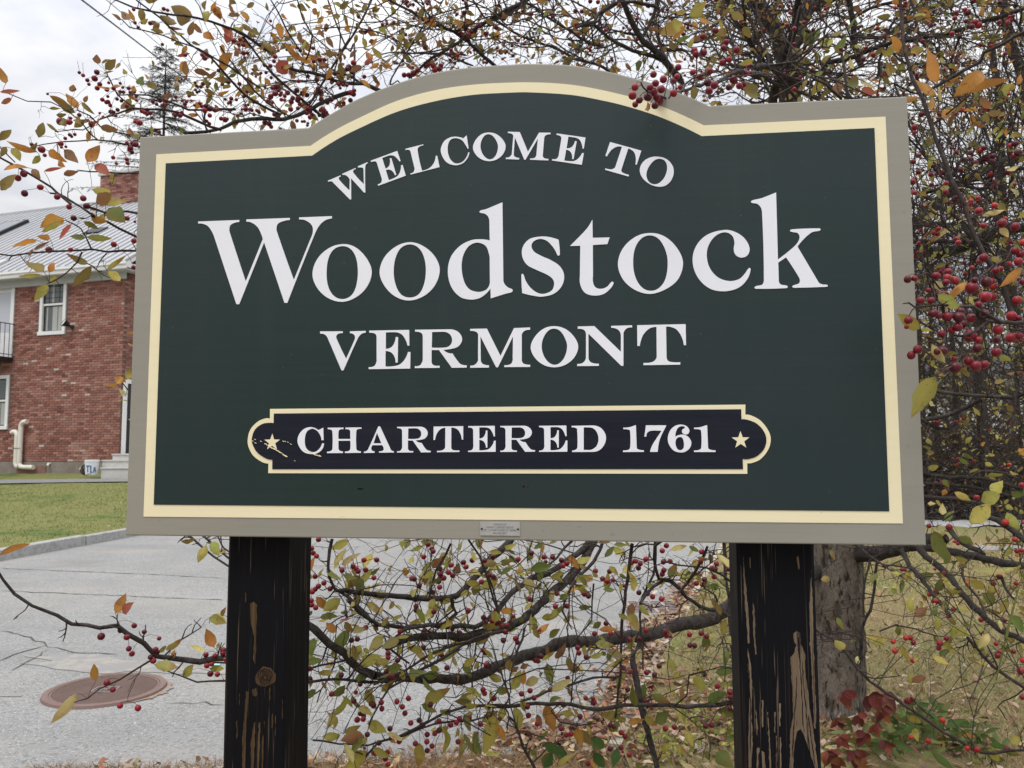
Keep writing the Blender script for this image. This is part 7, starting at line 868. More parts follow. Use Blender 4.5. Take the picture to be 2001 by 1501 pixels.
# core walls (mortar) with the openings left out
def wall_with_holes(mb, x0, x1, z0, z1, holes, y):
    xs_ = sorted({x0, x1, *[h[0] for h in holes], *[h[1] for h in holes]}); zs_ = sorted({z0, z1, *[h[2] for h in holes], *[h[3] for h in holes]})
    for a, b in zip(xs_[:-1], xs_[1:]):
        for c, d in zip(zs_[:-1], zs_[1:]):
            if any(h[0] < (a+b)/2 < h[1] and h[2] < (c+d)/2 < h[3] for h in holes): continue
            mb.add([(a, y, c), (b, y, c), (b, y, d), (a, y, d)], f4=[(0, 1, 2, 3)])
mb = MB(); wall_with_holes(mb, -WALL_L, 0, Z0, ZT+.1, OPEN, .0)
for (a, b, c, d) in OPEN:    # reveals
    mb.add([(a, 0, c), (a, .3, c), (a, .3, d), (a, 0, d)], f4=[(0, 1, 2, 3)]); mb.add([(b, 0, c), (b, .3, c), (b, .3, d), (b, 0, d)], f4=[(3, 2, 1, 0)])
    mb.add([(a, 0, d), (a, .3, d), (b, .3, d), (b, 0, d)], f4=[(0, 1, 2, 3)]); mb.add([(a, 0, c), (a, .3, c), (b, .3, c), (b, 0, c)], f4=[(3, 2, 1, 0)])
    mb.add([(a, .3, c), (b, .3, c), (b, .3, d), (a, .3, d)], f4=[(0, 1, 2, 3)])
ED = BLD['edoor']; DY0, DZ1, DZ0 = ED[0][0], ED[0][1]+.02, ED[2][1]
gz = zroof(RIDGE_Y)-.15
mb.add([(0, 0, Z0), (0, WALL_D, Z0), (0, WALL_D, ZT), (0, RIDGE_Y, gz), (0, 0, ZT)], ngons=[[0, 1, 2, 3, 4]])
mb.add([(-WALL_L, 0, Z0), (-WALL_L, WALL_D, Z0), (-WALL_L, WALL_D, ZT), (-WALL_L, RIDGE_Y, gz), (-WALL_L, 0, ZT)], ngons=[[4, 3, 2, 1, 0]])
mb.add([(-WALL_L, WALL_D, Z0), (0, WALL_D, Z0), (0, WALL_D, ZT), (-WALL_L, WALL_D, ZT)], f4=[(3, 2, 1, 0)])
wall = mb.build('wall', MT['mortar'], bld)
# bricks
BW, BH, J = .203, .0575, .011
PAL = [np.array(c) for c in ((.30, .135, .105), (.25, .105, .083), (.35, .175, .138), (.19, .078, .062), (.30, .165, .135), (.42, .25, .205), (.145, .062, .052))]
protos = []
for i in range(7):
    mb = MB(); j = RNG.uniform(-.004, .004, 8)
    v = [(x, y, z) for z in (0, BH) for y in (-.012, .05) for x in (0, BW)]
    v = np.array(v)+np.c_[RNG.uniform(-.002, .002, 8), np.where(np.array(v)[:, 1] < 0, j, 0), RNG.uniform(-.002, .002, 8)]
    mb.add(v, f4=[(0, 1, 5, 4), (0, 4, 6, 2), (1, 3, 7, 5), (4, 5, 7, 6), (0, 2, 3, 1)], col=PAL[i])
    protos.append(mb)
stuff = MB(); cands = []
row = 0; z = FH+.02
while z+BH < ZT+.02:
    off = (row % 2)*(BW+J)/2; x = -7.6-off
    while x < -.01:
        x1 = min(x+BW, -.004); x0 = x; x = x+BW+J
        if x1-x0 < .03: continue
        if any(h[0]-.004 < x1 and x0 < h[1]+.004 and h[2]-.004 < z+BH and z < h[3]+.004 for h in OPEN):
            continue
        cands.append((x0, z, x1-x0))
    row += 1; z += BH+J
def big(c):
    p = BC+np.array([c[0]*math.cos(-TH), c[0]*math.sin(-TH), c[1]]); X = proj(p); return 0 < X[0] < 226 and 560 < X[1] < 880
vis = [c for c in cands if c[2] > .2 and big(c)]; random.Random(3).shuffle(vis)
vis.sort(key=lambda c: -c[0])
chosen = set(vis[:300]); k = 0; first = {}
for c in cands:
    tone = RNG.choice(7, p=[.25, .2, .18, .12, .13, .07, .05])
    if 1.0 < -c[0] < 1.9 and c[1] < 1.6 and RNG.random() < .5: tone = 5
    if c in chosen:
        if tone not in first: o = protos[tone].build('brick', MT['brick'], wall); first[tone] = o; o.location = (c[0], 0, c[1])
        else: share(first[tone], 'brick', wall, (c[0], float(RNG.uniform(-.003, .003)), c[1]))
    else:
        v = protos[tone].v[0].copy(); v[:, 0] *= c[2]/BW; v += np.array([c[0], RNG.uniform(-.003, .004), c[1]])
        wht = RNG.random() < .012
        stuff.add(v, f4=protos[tone].f[4][0], col=(np.array([.55, .47, .42]) if wht else PAL[tone]*RNG.uniform(.85, 1.15)))
# bricks of the gable wall next to the corner
row = 0; z = FH+.02
while z+BH < ZT+.02:
    y = -.002 if row % 2 else .1
    while y < 3.2:
        y1 = y+BW
        if not (DY0-.02 < y1 and y < DY0+1.25 and z < DZ1+.02): 
            tone = RNG.choice(7, p=[.25, .2, .18, .12, .13, .07, .05]); e = RNG.uniform(-.003, .003)
            stuff.add([(-.04, y, z), (.012+e, y, z), (.012+e, y1, z), (-.04, y1, z), (-.04, y, z+BH), (.012+e, y, z+BH), (.012+e, y1, z+BH), (-.04, y1, z+BH)], f4=[(1, 2, 6, 5), (4, 5, 6, 7), (0, 1, 5, 4), (2, 3, 7, 6), (0, 3, 2, 1)], col=PAL[tone]*RNG.uniform(.8, 1.05))
        y = y1+J
    row += 1; z += BH+J
stuff.build('brickwork', MT['brick'], wall, kind='stuff')
mb = MB().box(-WALL_L-.03, .035, -.035, .2, Z0-.6, FH); mb.box(-.2, .036, .201, WALL_D, Z0-.6, FH-.002)
mb.build('foundation', MT['stone'], bld)
# brick patch at the foundation behind the pipes
MB().box(-3.65, -2.55, -.06, -.0351, .55, .99).build('foundation_patch', mat('pinkish_stone', (.22, .125, .10), .95, .1, noise=[(6., .4, .7, (.27, .17, .14), .8, 4)]), bld)

def window(name, x0, x1, z0, z1, muntin=True, curtain=True):
    f = .105; mb = MB()
    mb.box(x0, x0+f, -.03, .10, z0, z1); mb.box(x1-f, x1, -.03, .10, z0, z1); mb.box(x0+f, x1-f, -.028, .10, z1-f, z1); mb.box(x0-.02, x1+.02, -.055, .10, z0-.002, z0+f)
    zm = z0+(z1-z0)*.53
    w = mb.build(name, MT['trim'], bld)
    MB().box(x0+f, x1-f, .01, .06, zm-.03, zm+.03).build('sash_rail', MT['trim'], w)
    for a, b, yy in ((z0+f, zm-.03, .052), (zm+.03, z1-f, .03)):
        mb = MB(); s = .025
        mb.box(x0+f, x0+f+s, yy-.02, yy+.02, a, b); mb.box(x1-f-s, x1-f, yy-.02, yy+.02, a, b); mb.box(x0+f+s, x1-f-s, yy-.019, yy+.02, a, a+s); mb.box(x0+f+s, x1-f-s, yy-.019, yy+.02, b-s, b)
        sa = mb.build('sash', MT['darkmetal'], w)
        MB().box(x0+f+s, x1-f-s, yy, yy+.006, a+s, b-s).build('pane', MT['glass'], w)
        if muntin:
            mb = MB(); nx = 4; nz_ = 4
            for i in range(1, nx): mb.box(x0+f+(x1-x0-2*f)*i/nx-.006, x0+f+(x1-x0-2*f)*i/nx+.006, yy-.008, yy-.001, a+s, b-s)
            for i in range(1, nz_): mb.box(x0+f+s, x1-f-s, yy-.010, yy-.0005, a+(b-a)*i/nz_-.006, a+(b-a)*i/nz_+.006)
            if a > zm: mb.build('muntins', MT['darkmetal'], w)
    if curtain:
        for (u0, u1, a, b) in ((.42, .66, z0+f+.03, zm-.06), (.69, .95, z0+f+.03, zm-.06), (.12, .2, z0+f+.03, zm-.06), (.4, .52, zm+.06, z1-f-.03)):
            xa, xb = x0+f+(x1-x0-2*f)*u0, x0+f+(x1-x0-2*f)*u1; n = 14; mb = MB()
            p = [(xa+(xb-xa)*i/n, .0445 if b < zm else .0225, a) for i in range(n+1)]; p = np.array(p); p[:, 1] += .002*np.sin(np.arange(n+1)*2.2)
            q = p.copy(); q[:, 2] = b; quad_strip(mb, p, q); mb.build('curtain', MT['curtain'], w)
    return w
window('window', *W1); window('window', *W2, muntin=False)
# balcony door
x0, x1, z0, z1 = DR; f = .11
mb = MB().box(x0, x0+f, -.03, .12, z0, z1).box(x1-f, x1, -.03, .12, z0, z1).box(x0+f, x1-f, -.028, .12, z1-f*1.2, z1)
dr = mb.build('balcony_door', MT['trim'], bld)
mb = MB().box(x0+f, x1-f, .05, .09, z0, z0+.75)
mb.box(x0+f, x0+f+.12, .05, .09, z0+.75, z1-f*1.2).box(x1-f-.12, x1-f, .05, .09, z0+.75, z1-f*1.2).box(x0+f+.12, x1-f-.12, .051, .09, z1-f*1.2-.14, z1-f*1.2)
mb.build('door_leaf', MT['trim'], dr)
MB().box(x0+f+.12, x1-f-.12, .07, .078, z0+.75, z1-f*1.2-.14).build('pane', mat('bright_pane', (.52, .54, .58), .15, .5), dr)
RZ = BLD['rail'][0][1]; pz1, pz0 = BLD['rail'][1][1], BLD['rail'][2][1]
bal = MB().box(x0-.1, x1+.05, -.62, -.013, pz0, pz1-.03).build('balcony', MT['darkmetal'], bld)
mb = MB().tube([(x0-.08, -.6, RZ), (x1+.03, -.6, RZ)], .014, 6).tube([(x1+.03, -.6, RZ), (x1+.03, -.02, RZ)], .014, 6).tube([(x0-.08, -.6, pz1+.05), (x1+.03, -.6, pz1+.05)], .012, 6).tube([(x1+.03, -.6, pz1+.05), (x1+.03, -.02, pz1+.05)], .012, 6)
mb.build('rail', MT['darkmetal'], bal)
mb0 = None
for i in range(12):
    x = x0-.08+(x1+.11-x0)*i/11
    if mb0 is None: mb0 = MB().tube([(0, 0, pz1-.03), (0, 0, RZ)], .010, 5).build('baluster', MT['darkmetal'], bal, at=(x, -.6, 0))
    else: share(mb0, 'baluster', bal, (x, -.6, 0))
for y in (-.45, -.3, -.15): share(mb0, 'baluster', bal, (x1+.03, y, 0))
# eave: soffit board, fascia, gutter, frieze
ez, fb = BLD['eavetop'], BLD['fascb']; ex = .375
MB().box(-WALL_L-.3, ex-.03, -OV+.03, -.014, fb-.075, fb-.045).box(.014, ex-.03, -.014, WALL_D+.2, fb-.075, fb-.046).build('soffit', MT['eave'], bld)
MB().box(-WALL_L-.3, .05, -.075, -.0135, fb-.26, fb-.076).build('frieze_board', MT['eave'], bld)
prof = [(-OV-.02, ez-.015), (-OV-.025, ez-.08), (-OV+.01, ez-.11), (-OV+.015, fb-.05), (-OV+.05, fb-.055), (-OV+.05, ez-.02)]
mb = MB(); V = [(x, y, z) for x in (-WALL_L-.3, ex) for y, z in prof]; k = len(prof)
mb.add(V, f4=[(i, (i+1) % k, k+(i+1) % k, k+i) for i in range(k)], ngons=[list(range(k))[::-1], list(range(k, 2*k))]); mb.build('gutter', MT['trim'], bld)
# cornice return and rake on the gable
MB().box(.013, ex-.001, -OV+.051, .75, ez-.16, ez-.035).build('cornice_return', MT['trim'], bld)
mb = MB(); a = [(-.0+ex-.06, -OV+.05, zroof(-OV+.05)-.17), (ex-.06, RIDGE_Y, zroof(RIDGE_Y)-.17), (ex-.06, RIDGE_Y, zroof(RIDGE_Y)-.03), (ex-.06, -OV+.05, zroof(-OV+.05)-.03)]
mb.add(a+[(ex-.02, p[1], p[2]) for p in a], f4=[(0, 1, 2, 3), (7, 6, 5, 4), (0, 4, 5, 1), (3, 2, 6, 7), (0, 3, 7, 4), (1, 5, 6, 2)]); mb.build('rake_board', MT['trim'], bld)
# roof: sheet underneath, standing seam panels above
mb = MB(); A0, A1 = -WALL_L-.4, ex
for sgn in (1, -1):
    y0, y1 = -OV, RIDGE_Y
    ya = lambda y: y if sgn > 0 else 2*RIDGE_Y-y
    mb.add([(A0, ya(y0), zroof(y0)-.03), (A1, ya(y0), zroof(y0)-.03), (A1, ya(y1), zroof(y1)-.03), (A0, ya(y1), zroof(y1)-.03)], f4=[(0, 1, 2, 3) if sgn > 0 else (3, 2, 1, 0)])
roof = mb.build('roof', MT['roof'], bld)
pw = .305; np_ = int((A1-A0)/pw); cs_, sn_ = math.cos(PIT), math.sin(PIT); L = RUN/cs_
v = [(0, 0, 0), (pw-.022, 0, 0), (pw-.022, L, 0), (0, L, 0), (0, 0, -.02), (pw-.022, 0, -.02), (pw-.022, 0, .034), (pw-.004, 0, .034), (pw-.004, L, .034), (pw-.022, L, .034), (pw-.004, 0, -.02), (pw-.004, L, -.02)]
panel0 = MB().add(v, f4=[(0, 1, 2, 3), (4, 5, 1, 0), (1, 6, 9, 2), (6, 7, 8, 9), (7, 10, 11, 8), (5, 10, 7, 6)]).build('roof_panel', MT['roof'], roof)
for i in range(np_):
    loc = (A1-pw*(i+1), -OV, zroof(-OV)); rt = (PIT, 0, 0)
    if i == 0: panel0.location = loc; panel0.rotation_euler = rt
    else: share(panel0, 'roof_panel', roof, loc, rt)
MB().box(A0, A1, RIDGE_Y-.09, RIDGE_Y+.09, zroof(RIDGE_Y)-.06, zroof(RIDGE_Y)+.03).build('ridge_cap', MT['roof'], roof)
def on_roof(name, s0, s1, r0, r1, h, m):
    mb = MB(); l0, l1 = r0/cs_, r1/cs_
    mb.box(-s1, -s0, l0, l1, -.01, h); o = mb.build(name, m, bld, at=(0, -OV, zroof(-OV))); o.rotation_euler = (PIT, 0, 0); return o
sk = on_roof('skylight', 8.25, 9.35, 3.05, 4.3, .14, MT['darkmetal'])
mb = MB().box(-9.27, -8.33, (3.05)/cs_+.08, 4.3/cs_-.08, .141, .146); mb.build('pane', MT['glass'], sk)
on_roof('roof_vent', 3.08, 3.76, 2.42, 2.78, .06, MT['darkmetal'])
on_roof('roof_vent', 4.85, 5.25, .5, .78, .07, MT['eave'])
# chimney
cx0, cx1, cy0, cy1, czt = -6.05, -4.2, RIDGE_Y-.45, RIDGE_Y+.45, 11.55
chim = MB().box(cx0+.012, cx1-.012, cy0+.012, cy1-.012, zroof(RIDGE_Y)-.9, czt-.1).build('chimney', MT['mortar'], bld)
mb = MB(); z = zroof(RIDGE_Y)-.85; row = 0
while z < czt-.2:
    x = cx0-(row % 2)*.1
    while x < cx1:
        a, b = max(x, cx0), min(x+BW, cx1)
        if b-a > .04: mb.box(a, b, cy0-RNG.uniform(0, .004), cy0+.05, z, z+BH, PAL[RNG.integers(7)]*RNG.uniform(.85, 1.1))
        x += BW+J
    y = cy0+.055
    while y < cy1: mb.box(cx1-.05, cx1+RNG.uniform(0, .004), y, min(y+BW, cy1), z, z+BH, PAL[RNG.integers(7)]*RNG.uniform(.8, 1.1)); y += BW+J
    row += 1; z += BH+J
mb.build('chimney_bricks', MT['brick'], chim, kind='stuff')
MB().box(cx0-.06, cx1+.06, cy0-.06, cy1+.06, czt-.1, czt).build('cap', MT['concrete'], chim)
# flood lamp
lx, lz = -BLD['lamp'][0], BLD['lamp'][1]
lp = MB().box(lx-.05, lx+.05, -.05, -.013, lz-.05, lz+.05).tube([(lx, -.05, lz), (lx-.03, -.16, lz+.04)], .018, 6).build('wall_lamp', MT['darkmetal'], bld)
a = np.array([-.35, -.80, .48]); a /= np.linalg.norm(a); u = np.cross(a, (0, 0, 1)); u /= np.linalg.norm(u); w = np.cross(u, a); c0 = np.array([lx-.03, -.16, lz+.05])
V = [c0+a*d+u*(r*math.cos(t))+w*(r*math.sin(t)) for d, r in ((-.06, .03), (0, .055), (.10, .11), (.14, .115)) for t in np.arange(10)*.6283]
MB().add(V, f4=[(l*10+i, l*10+(i+1) % 10, (l+1)*10+(i+1) % 10, (l+1)*10+i) for l in range(3) for i in range(10)], ngons=[list(range(10))[::-1]]).build('lamp_head', MT['darkmetal'], lp, smooth=True)
V = [c0+a*.13+u*(.10*math.cos(t))+w*(.10*math.sin(t)) for t in np.arange(10)*.6283]
MB().add(V, ngons=[list(range(10))]).build('lens', MT['pvc'], lp)
# vent pipes
pp = [(-p[0], p[1]) for p in BLD['pipe']]
def arc(pts, r): return cr_path(np.array([(*p, r) for p in pts]), .03)
zt1, zb = pp[0][1], pp[1][1]-.02; x1_, x2_ = pp[5][0], pp[6][0]; zt2 = pp[2][1]+.12; yp = -.13; R_ = .066
p1 = [(x1_-.20, yp, zt1+.06), (x1_-.14, yp, zt1+.09), (x1_-.06, yp, zt1+.08), (x1_, yp, zt1), (x1_, yp, zt1-.15), (x1_, yp, zb+.2), (x1_, yp, zb+.06), (x1_+.05, yp, zb-.02), (x1_+.12, yp, zb-.03)]
p2 = [(x2_+.22, yp, zt2+.08), (x2_+.15, yp, zt2+.08), (x2_+.06, yp, zt2+.06), (x2_, yp, zt2-.03), (x2_, yp, zt2-.2), (x2_, yp, zb+.2), (x2_, yp, zb+.06), (x2_+.06, yp, zb-.03), (x2_+.15, yp, zb-.045), (x2_+.40, yp-.05, zb-.05), (-pp[4][0]*-1+.0, yp-.05, zb-.05)]
for pth in (p1, p2):
    q = arc(pth, R_); o = MB().tube(q[:, :3], q[:, 3], 12, cap=True).build('vent_pipe', MT['pvc'], bld, smooth=False)
    for poly in o.data.polygons: poly.use_smooth = len(poly.vertices) == 4
a0 = np.array(p1[0]); MB().tube([a0, a0+np.array([-.015, 0, -.004])], .05, 10, cap=True).build('pipe_mouth', MT['black'], bld)  # black disc on the capped end paints the shaded inside of the pipe
zs_ = pp[5][1]; MB().box(x1_-.075, x2_+.075, yp-.071, yp-.067, zs_-.008, zs_+.008).build('pipe_strap', MT['darkmetal'], bld)
for s_, z_ in BLD['white']:
    MB().tube([(-s_, -.03, z_), (-s_, -.09, z_), (-s_+.02, -.13, z_-.06)], [.03, .03, .035], 8, cap=True).build('outlet_cap', MT['pvc'], bld)
# entrance door on the gable side
y0, y1 = DY0, DY0+1.2
MB().box(.013, .06, y0, y0+.12, DZ0, DZ1).box(.013, .06, y1-.12, y1, DZ0, DZ1).box(.013, .061, y0+.12, y1-.12, DZ1-.12, DZ1).build('door_frame', MT['trim'], bld)
ed = MB().box(.013, .035, y0+.12, y1-.12, DZ0+.02, DZ1-.12).build('entrance_door', MT['darkmetal'], bld)
MB().tube([(.035, y0+.2, DZ0+.95), (.08, y0+.2, DZ0+.95), (.09, y0+.25, DZ0+.95)], .014, 6).build('handle', MT['steel'], ed)

# steps, bucket, hose
st = GND['steps']; steps = thing('concrete_steps', 'three grey concrete steps beside the brick building door', 'steps', (st[2][0], st[2][1], 0))
o0 = np.array([st[2][0], st[2][1], 0])
for (x, y, zz_, nxt) in ((st[0][0], st[0][1], st[0][2], .9), (st[1][0], st[1][1], st[1][2], .30), (st[2][0], st[2][1], st[2][2], .30)):
    mb = MB().box(x, x+3.0, y, y+nxt+.05, .3, zz_-.03).box(x-.02, x+3.0, y-.025, y+nxt+.05, zz_-.0295, zz_)
    mb.build('step', MT['concrete'], steps, off=o0)
bk = GND['bucket']; bx, by = (bk[0][0]+bk[1][0])/2, 20.8; bz = bk[1][2]+.015; rb = (bk[1][0]-bk[0][0])/2; hb = bk[0][2]-bz
bucket = thing('plastic_bucket', 'white plastic bucket with blue printing standing beside the concrete steps', 'bucket', (bx, by, bz))
k = 20; a = np.arange(k)*2*math.pi/k; prof = [(rb*.84, 0), (rb*.9, hb*.45), (rb*.97, hb*.86), (rb*1.03, hb*.87), (rb*1.03, hb*.93), (rb*.98, hb*.935), (rb, hb), (rb*.95, hb), (rb*.80, .03)]
V = [(r*math.cos(t), r*math.sin(t), z) for r, z in prof for t in a]
mb = MB().add(V, f4=[(l*k+i, l*k+(i+1) % k, (l+1)*k+(i+1) % k, (l+1)*k+i) for l in range(len(prof)-1) for i in range(k)], ngons=[list(range(k))[::-1], list(range((len(prof)-1)*k, len(prof)*k))]); mb.build('pail', MT['plastic'], bucket)
mb = MB()
def on_bucket(u0, u1, v0, v1, slant=0.0):
    n = 4; 
    for i in range(n):
        pts = []
        for uu, vv in ((u0+(u1-u0)*i/n, v0), (u0+(u1-u0)*(i+1)/n, v0), (u0+(u1-u0)*(i+1)/n+slant, v1), (u0+(u1-u0)*i/n+slant, v1)):
            th = -math.pi/2+.35+uu; r = rb*(.84+.13*vv/.86)+.004; pts.append((r*math.cos(th), r*math.sin(th), vv*hb))
        mb.add(pts, f4=[(0, 1, 2, 3)])
on_bucket(-.75, -.2, .52, .62); on_bucket(-.60, -.42, .16, .52); on_bucket(-.12, .06, .2, .62); on_bucket(-.12, .25, .12, .2); on_bucket(.32, .46, .14, .5, .12); on_bucket(.68, .82, .14, .5, -.14); on_bucket(.45, .72, .26, .32); on_bucket(-.7, .1, .04, .08)
mb.build('print', MT['blue'], bucket)
q = [(rb*1.05*math.cos(t), -rb*1.05*math.sin(t)*.35-.02, hb*.9-math.sin(t)*hb*.38) for t in np.linspace(0, math.pi, 12)]
MB().tube(q, .004, 5).build('handle', MT['steel'], bucket)
hose = thing('hose', 'coil of black hose lying against the wall left of the white bucket', 'hose', (bx-.30, by+.28, bz-.02))
mb = MB(); t = np.linspace(0, 2*math.pi*3.2, 70); rr = .13+.012*np.sin(t*.7)
mb.tube(np.c_[rr*np.cos(t), .05*np.sin(t*.5)+.02*t/6, .14+rr*np.sin(t)], .014, 6); mb.build('coil', MT['black'], hose)

# ------------------------------------------------------------------ manhole, drain, turquoise chip
mh = GND['manhole']; mx, my = (mh[0][0]+mh[1][0])/2-.0, (mh[2][1]+mh[3][1])/2; RM = .345
man = thing('manhole_cover', 'round rusty ribbed manhole cover set in the grey asphalt', 'manhole cover', (mx, my, 0))
k = 48; a = np.arange(k)*2*math.pi/k
def annulus(r0, r1, zt, m, name, zb=0):
    V = [(r*math.cos(t), r*math.sin(t), z) for r, z in ((r0, zt-.006), (r0, zt), (r1, zt), (r1+.006, zb)) for t in a]
    return MB().add(V, f4=[(l*k+i, (l+1)*k+i, (l+1)*k+(i+1) % k, l*k+(i+1) % k) for l in range(3) for i in range(k)]).build(name, m, man)
annulus(RM-.035, RM, .016, MT['iron'], 'frame'); annulus(RM-.05, RM-.038, .014, MT['iron'], 'rim')
MB().add([((RM-.04)*math.cos(t), (RM-.04)*math.sin(t), .006) for t in a], ngons=[list(range(k))]).build('plate', mat('dirty_iron', (.075, .05, .043), .9, .15, noise=[(30., .45, .7, (.13, .09, .075), .8, 4)]), man)  # plate toned darker than the ribs so they stand out
mb = MB(); ang = math.radians(58); d = np.array([math.cos(ang), math.sin(ang)]); nn = np.array([-d[1], d[0]])
for i in range(-17, 18):
    c = i*.0165; hl = math.sqrt(max(0, (RM-.052)**2-c*c))
    if hl < .02: continue
    seg = [(-hl, hl)] if abs(c) > .06 else [(-hl, -.075), (.075, hl)]
    for s0, s1 in seg:
        q = [nn*c+d*s0-nn*.005, nn*c+d*s1-nn*.005, nn*c+d*s1+nn*.005, nn*c+d*s0+nn*.005]
        q2 = [nn*c+d*s0-nn*.003, nn*c+d*s1-nn*.003, nn*c+d*s1+nn*.003, nn*c+d*s0+nn*.003]
        mb.add([(*p, .006) for p in q]+[(*p, .0125) for p in q2], f4=[(4, 5, 6, 7), (0, 1, 5, 4), (1, 2, 6, 5), (2, 3, 7, 6), (3, 0, 4, 7)])
mb.build('rib', MT['iron'], man, kind='stuff')
mb = MB()    # raised monogram plate in the middle
def bar(p, q, w=.008):
    p, q = np.array(p), np.array(q); e = (q-p)/np.linalg.norm(q-p); m_ = np.array([-e[1], e[0]])*w/2
    mb.add([(*(p-m_), .006), (*(q-m_), .006), (*(q+m_), .006), (*(p+m_), .006), (*(p-m_), .014), (*(q-m_), .014), (*(q+m_), .014), (*(p+m_), .014)], f4=[(4, 5, 6, 7), (0, 1, 5, 4), (1, 2, 6, 5), (2, 3, 7, 6), (3, 0, 4, 7)])
for p, q in (((-.06, -.05), (.06, -.05)), ((-.06, .05), (.06, .05)), ((-.0655, -.046), (-.0655, .046)), ((.0655, -.046), (.0655, .046)), ((-.045, -.03), (-.03, .03)), ((-.02, .03), (-.02, -.03)), ((0, -.03), (.02, .03)), ((.025, .03), (.045, -.03)), ((-.012, 0), (.01, 0.004))): bar(p, q)
mb.build('monogram', mat('worn_iron', (.30, .26, .24), .6, .3, .2), man)
n = 36; t = np.linspace(-.75, .6, n); mb = MB()
ri = np.full(n, RM+.008); ro = RM+.012+.040*np.sin(np.linspace(0, math.pi, n))*(1+.3*np.sin(np.arange(n)*.9)+.2*np.sin(np.arange(n)*2.3+1)+RNG.normal(0, .06, n))
quad_strip(mb, np.c_[mx+ri*np.cos(t), my+ri*np.sin(t), np.full(n, .0055)], np.c_[mx+ro*np.cos(t), my+ro*np.sin(t), np.full(n, .0055)])
struct(mb.build('rust_stain', MT['rust']))
gr = GND['grate']; gx0, gx1, gy0, gy1 = 1.10, 1.545, 7.34, 7.84
grate = thing('drain_grate', 'rusty rectangular slotted drain grate beside the pale kerb', 'drain', (gx0, gy0, 0))
MB().box(0, gx1-gx0, 0, gy1-gy0, -.02, .0045).build('pit', MT['black'], grate)  # black slab just below the bars stands in for shade in the slots
mb = MB(); ncol, nrow = 4, 7; zt = .012; gw, gh = gx1-gx0, gy1-gy0
for i in range(ncol+1): mb.box(gw*i/ncol-.014, gw*i/ncol+.014, -.015, gh+.015, -.01, .0085)
gi = mat('worn_grate_iron', (.36, .285, .265), .7, .3, .15, noise=[(20., .45, .7, (.26, .19, .17), .8, 4)])
mb.build('frame', gi, grate)
b0 = MB().box(.014, gw-.014, -.011, .011, -.01, .0075).build('bar', gi, grate, at=(0, 0, 0))
for j in range(1, nrow+1): share(b0, 'bar', grate, (0, gh*j/nrow, 0))
mb = MB().add([(-.05, -.03, .0045), (.06, -.01, .0045), (.05, .035, .0045), (-.03, .02, .0045)], f4=[(0, 1, 2, 3)])
tag(mb.build('paint_mark', MT['turq'], None, at=(-2.08, 5.62, 0)), None, None); bpy.data.objects['paint_mark']['kind'] = 'structure'

# ------------------------------------------------------------------ overhead wires
for i, w in enumerate(GND['wires']):
    P = np.array(w); P = np.concatenate([[P[0]+(P[0]-P[1])*2.0], P, [P[-1]+(P[-1]-P[-2])*1.2]])
    rad = (.011, .006, .0065)[i]
    lab = ('thick dark overhead cable crossing the sky at upper left', 'thin overhead wire running beside the thick cable at upper left', 'single thin overhead wire above the arch of the sign')[i]
    q = cr_path(np.c_[P, np.full(len(P), rad)], .8)
    o = MB().tube(q[:, :3], q[:, 3], 6).build('overhead_wire', MT['darkmetal']); tag(o, lab, 'wire')

# ------------------------------------------------------------------ spruce behind the building
sp = GND['spruce']; sx, sy = sp[0][0], 42.0; zt = sp[0][2]; zb = -.3
spr = thing('spruce_tree', 'tall thin spruce with drooping dark branches rising behind the brick building', 'tree', (sx, sy, zb))
H = zt-zb; MB().tube([(0, 0, 0), (.05, 0, H*.5), (0, 0, H)], [.28, .15, .02], 8).build('trunk', MT['limb'], spr)
wood = MB(); nee = MB(); z = H*.12
while z < H-.15:
    rem = (H-z); reach = min(4.2, .35+rem*.46)
    for k in range(random.randint(5, 7)):
        a = random.uniform(0, 6.28); L = reach*random.uniform(.6, 1.12); n = 6
        up = .28 if rem < 4 else .05
        pts = [np.array([math.cos(a)*L*t, math.sin(a)*L*t, z+L*(up*t-.42*t*t+.22*t**3)]) for t in np.linspace(0, 1, n)]
        wood.tube(pts, np.linspace(.035 if rem > 3 else .018, .008, n), 4)
        for t in np.arange(.12, 1.0, .055 if L > 1 else .09):
            j = min(int(t*(n-1)), n-2); p = pts[j]+(pts[j+1]-pts[j])*(t*(n-1)-j)
            for sgn in (-1, 1):
                l2 = (.18+.42*(1-t)*min(L, 2.5)*.5)*random.uniform(.5, 1.1); aa = a+sgn*random.uniform(.6, 1.2)
                q = p+np.array([math.cos(aa)*l2, math.sin(aa)*l2, -l2*random.uniform(.1, .6)])
                wood.tube([p, q], [.006, .003], 3)
                if random.random() < .82:
                    for s_ in range(4):
                        c0 = p+(q-p)*random.uniform(.15, 1.); d_ = rdir((q-p)/l2, .7)*random.uniform(.10, .21); wv = np.cross(d_, rdir())*.22
                        nee.add([c0-wv*.5, c0+wv*.5, c0+d_], f3=[(0, 1, 2)], col=np.array([.045, .055, .048])*random.uniform(.6, 1.4))
    z += random.uniform(.30, .46)
wood.build('branches', MT['limb'], spr, kind='stuff'); nee.build('needles', MT['spruce'], spr, kind='stuff')

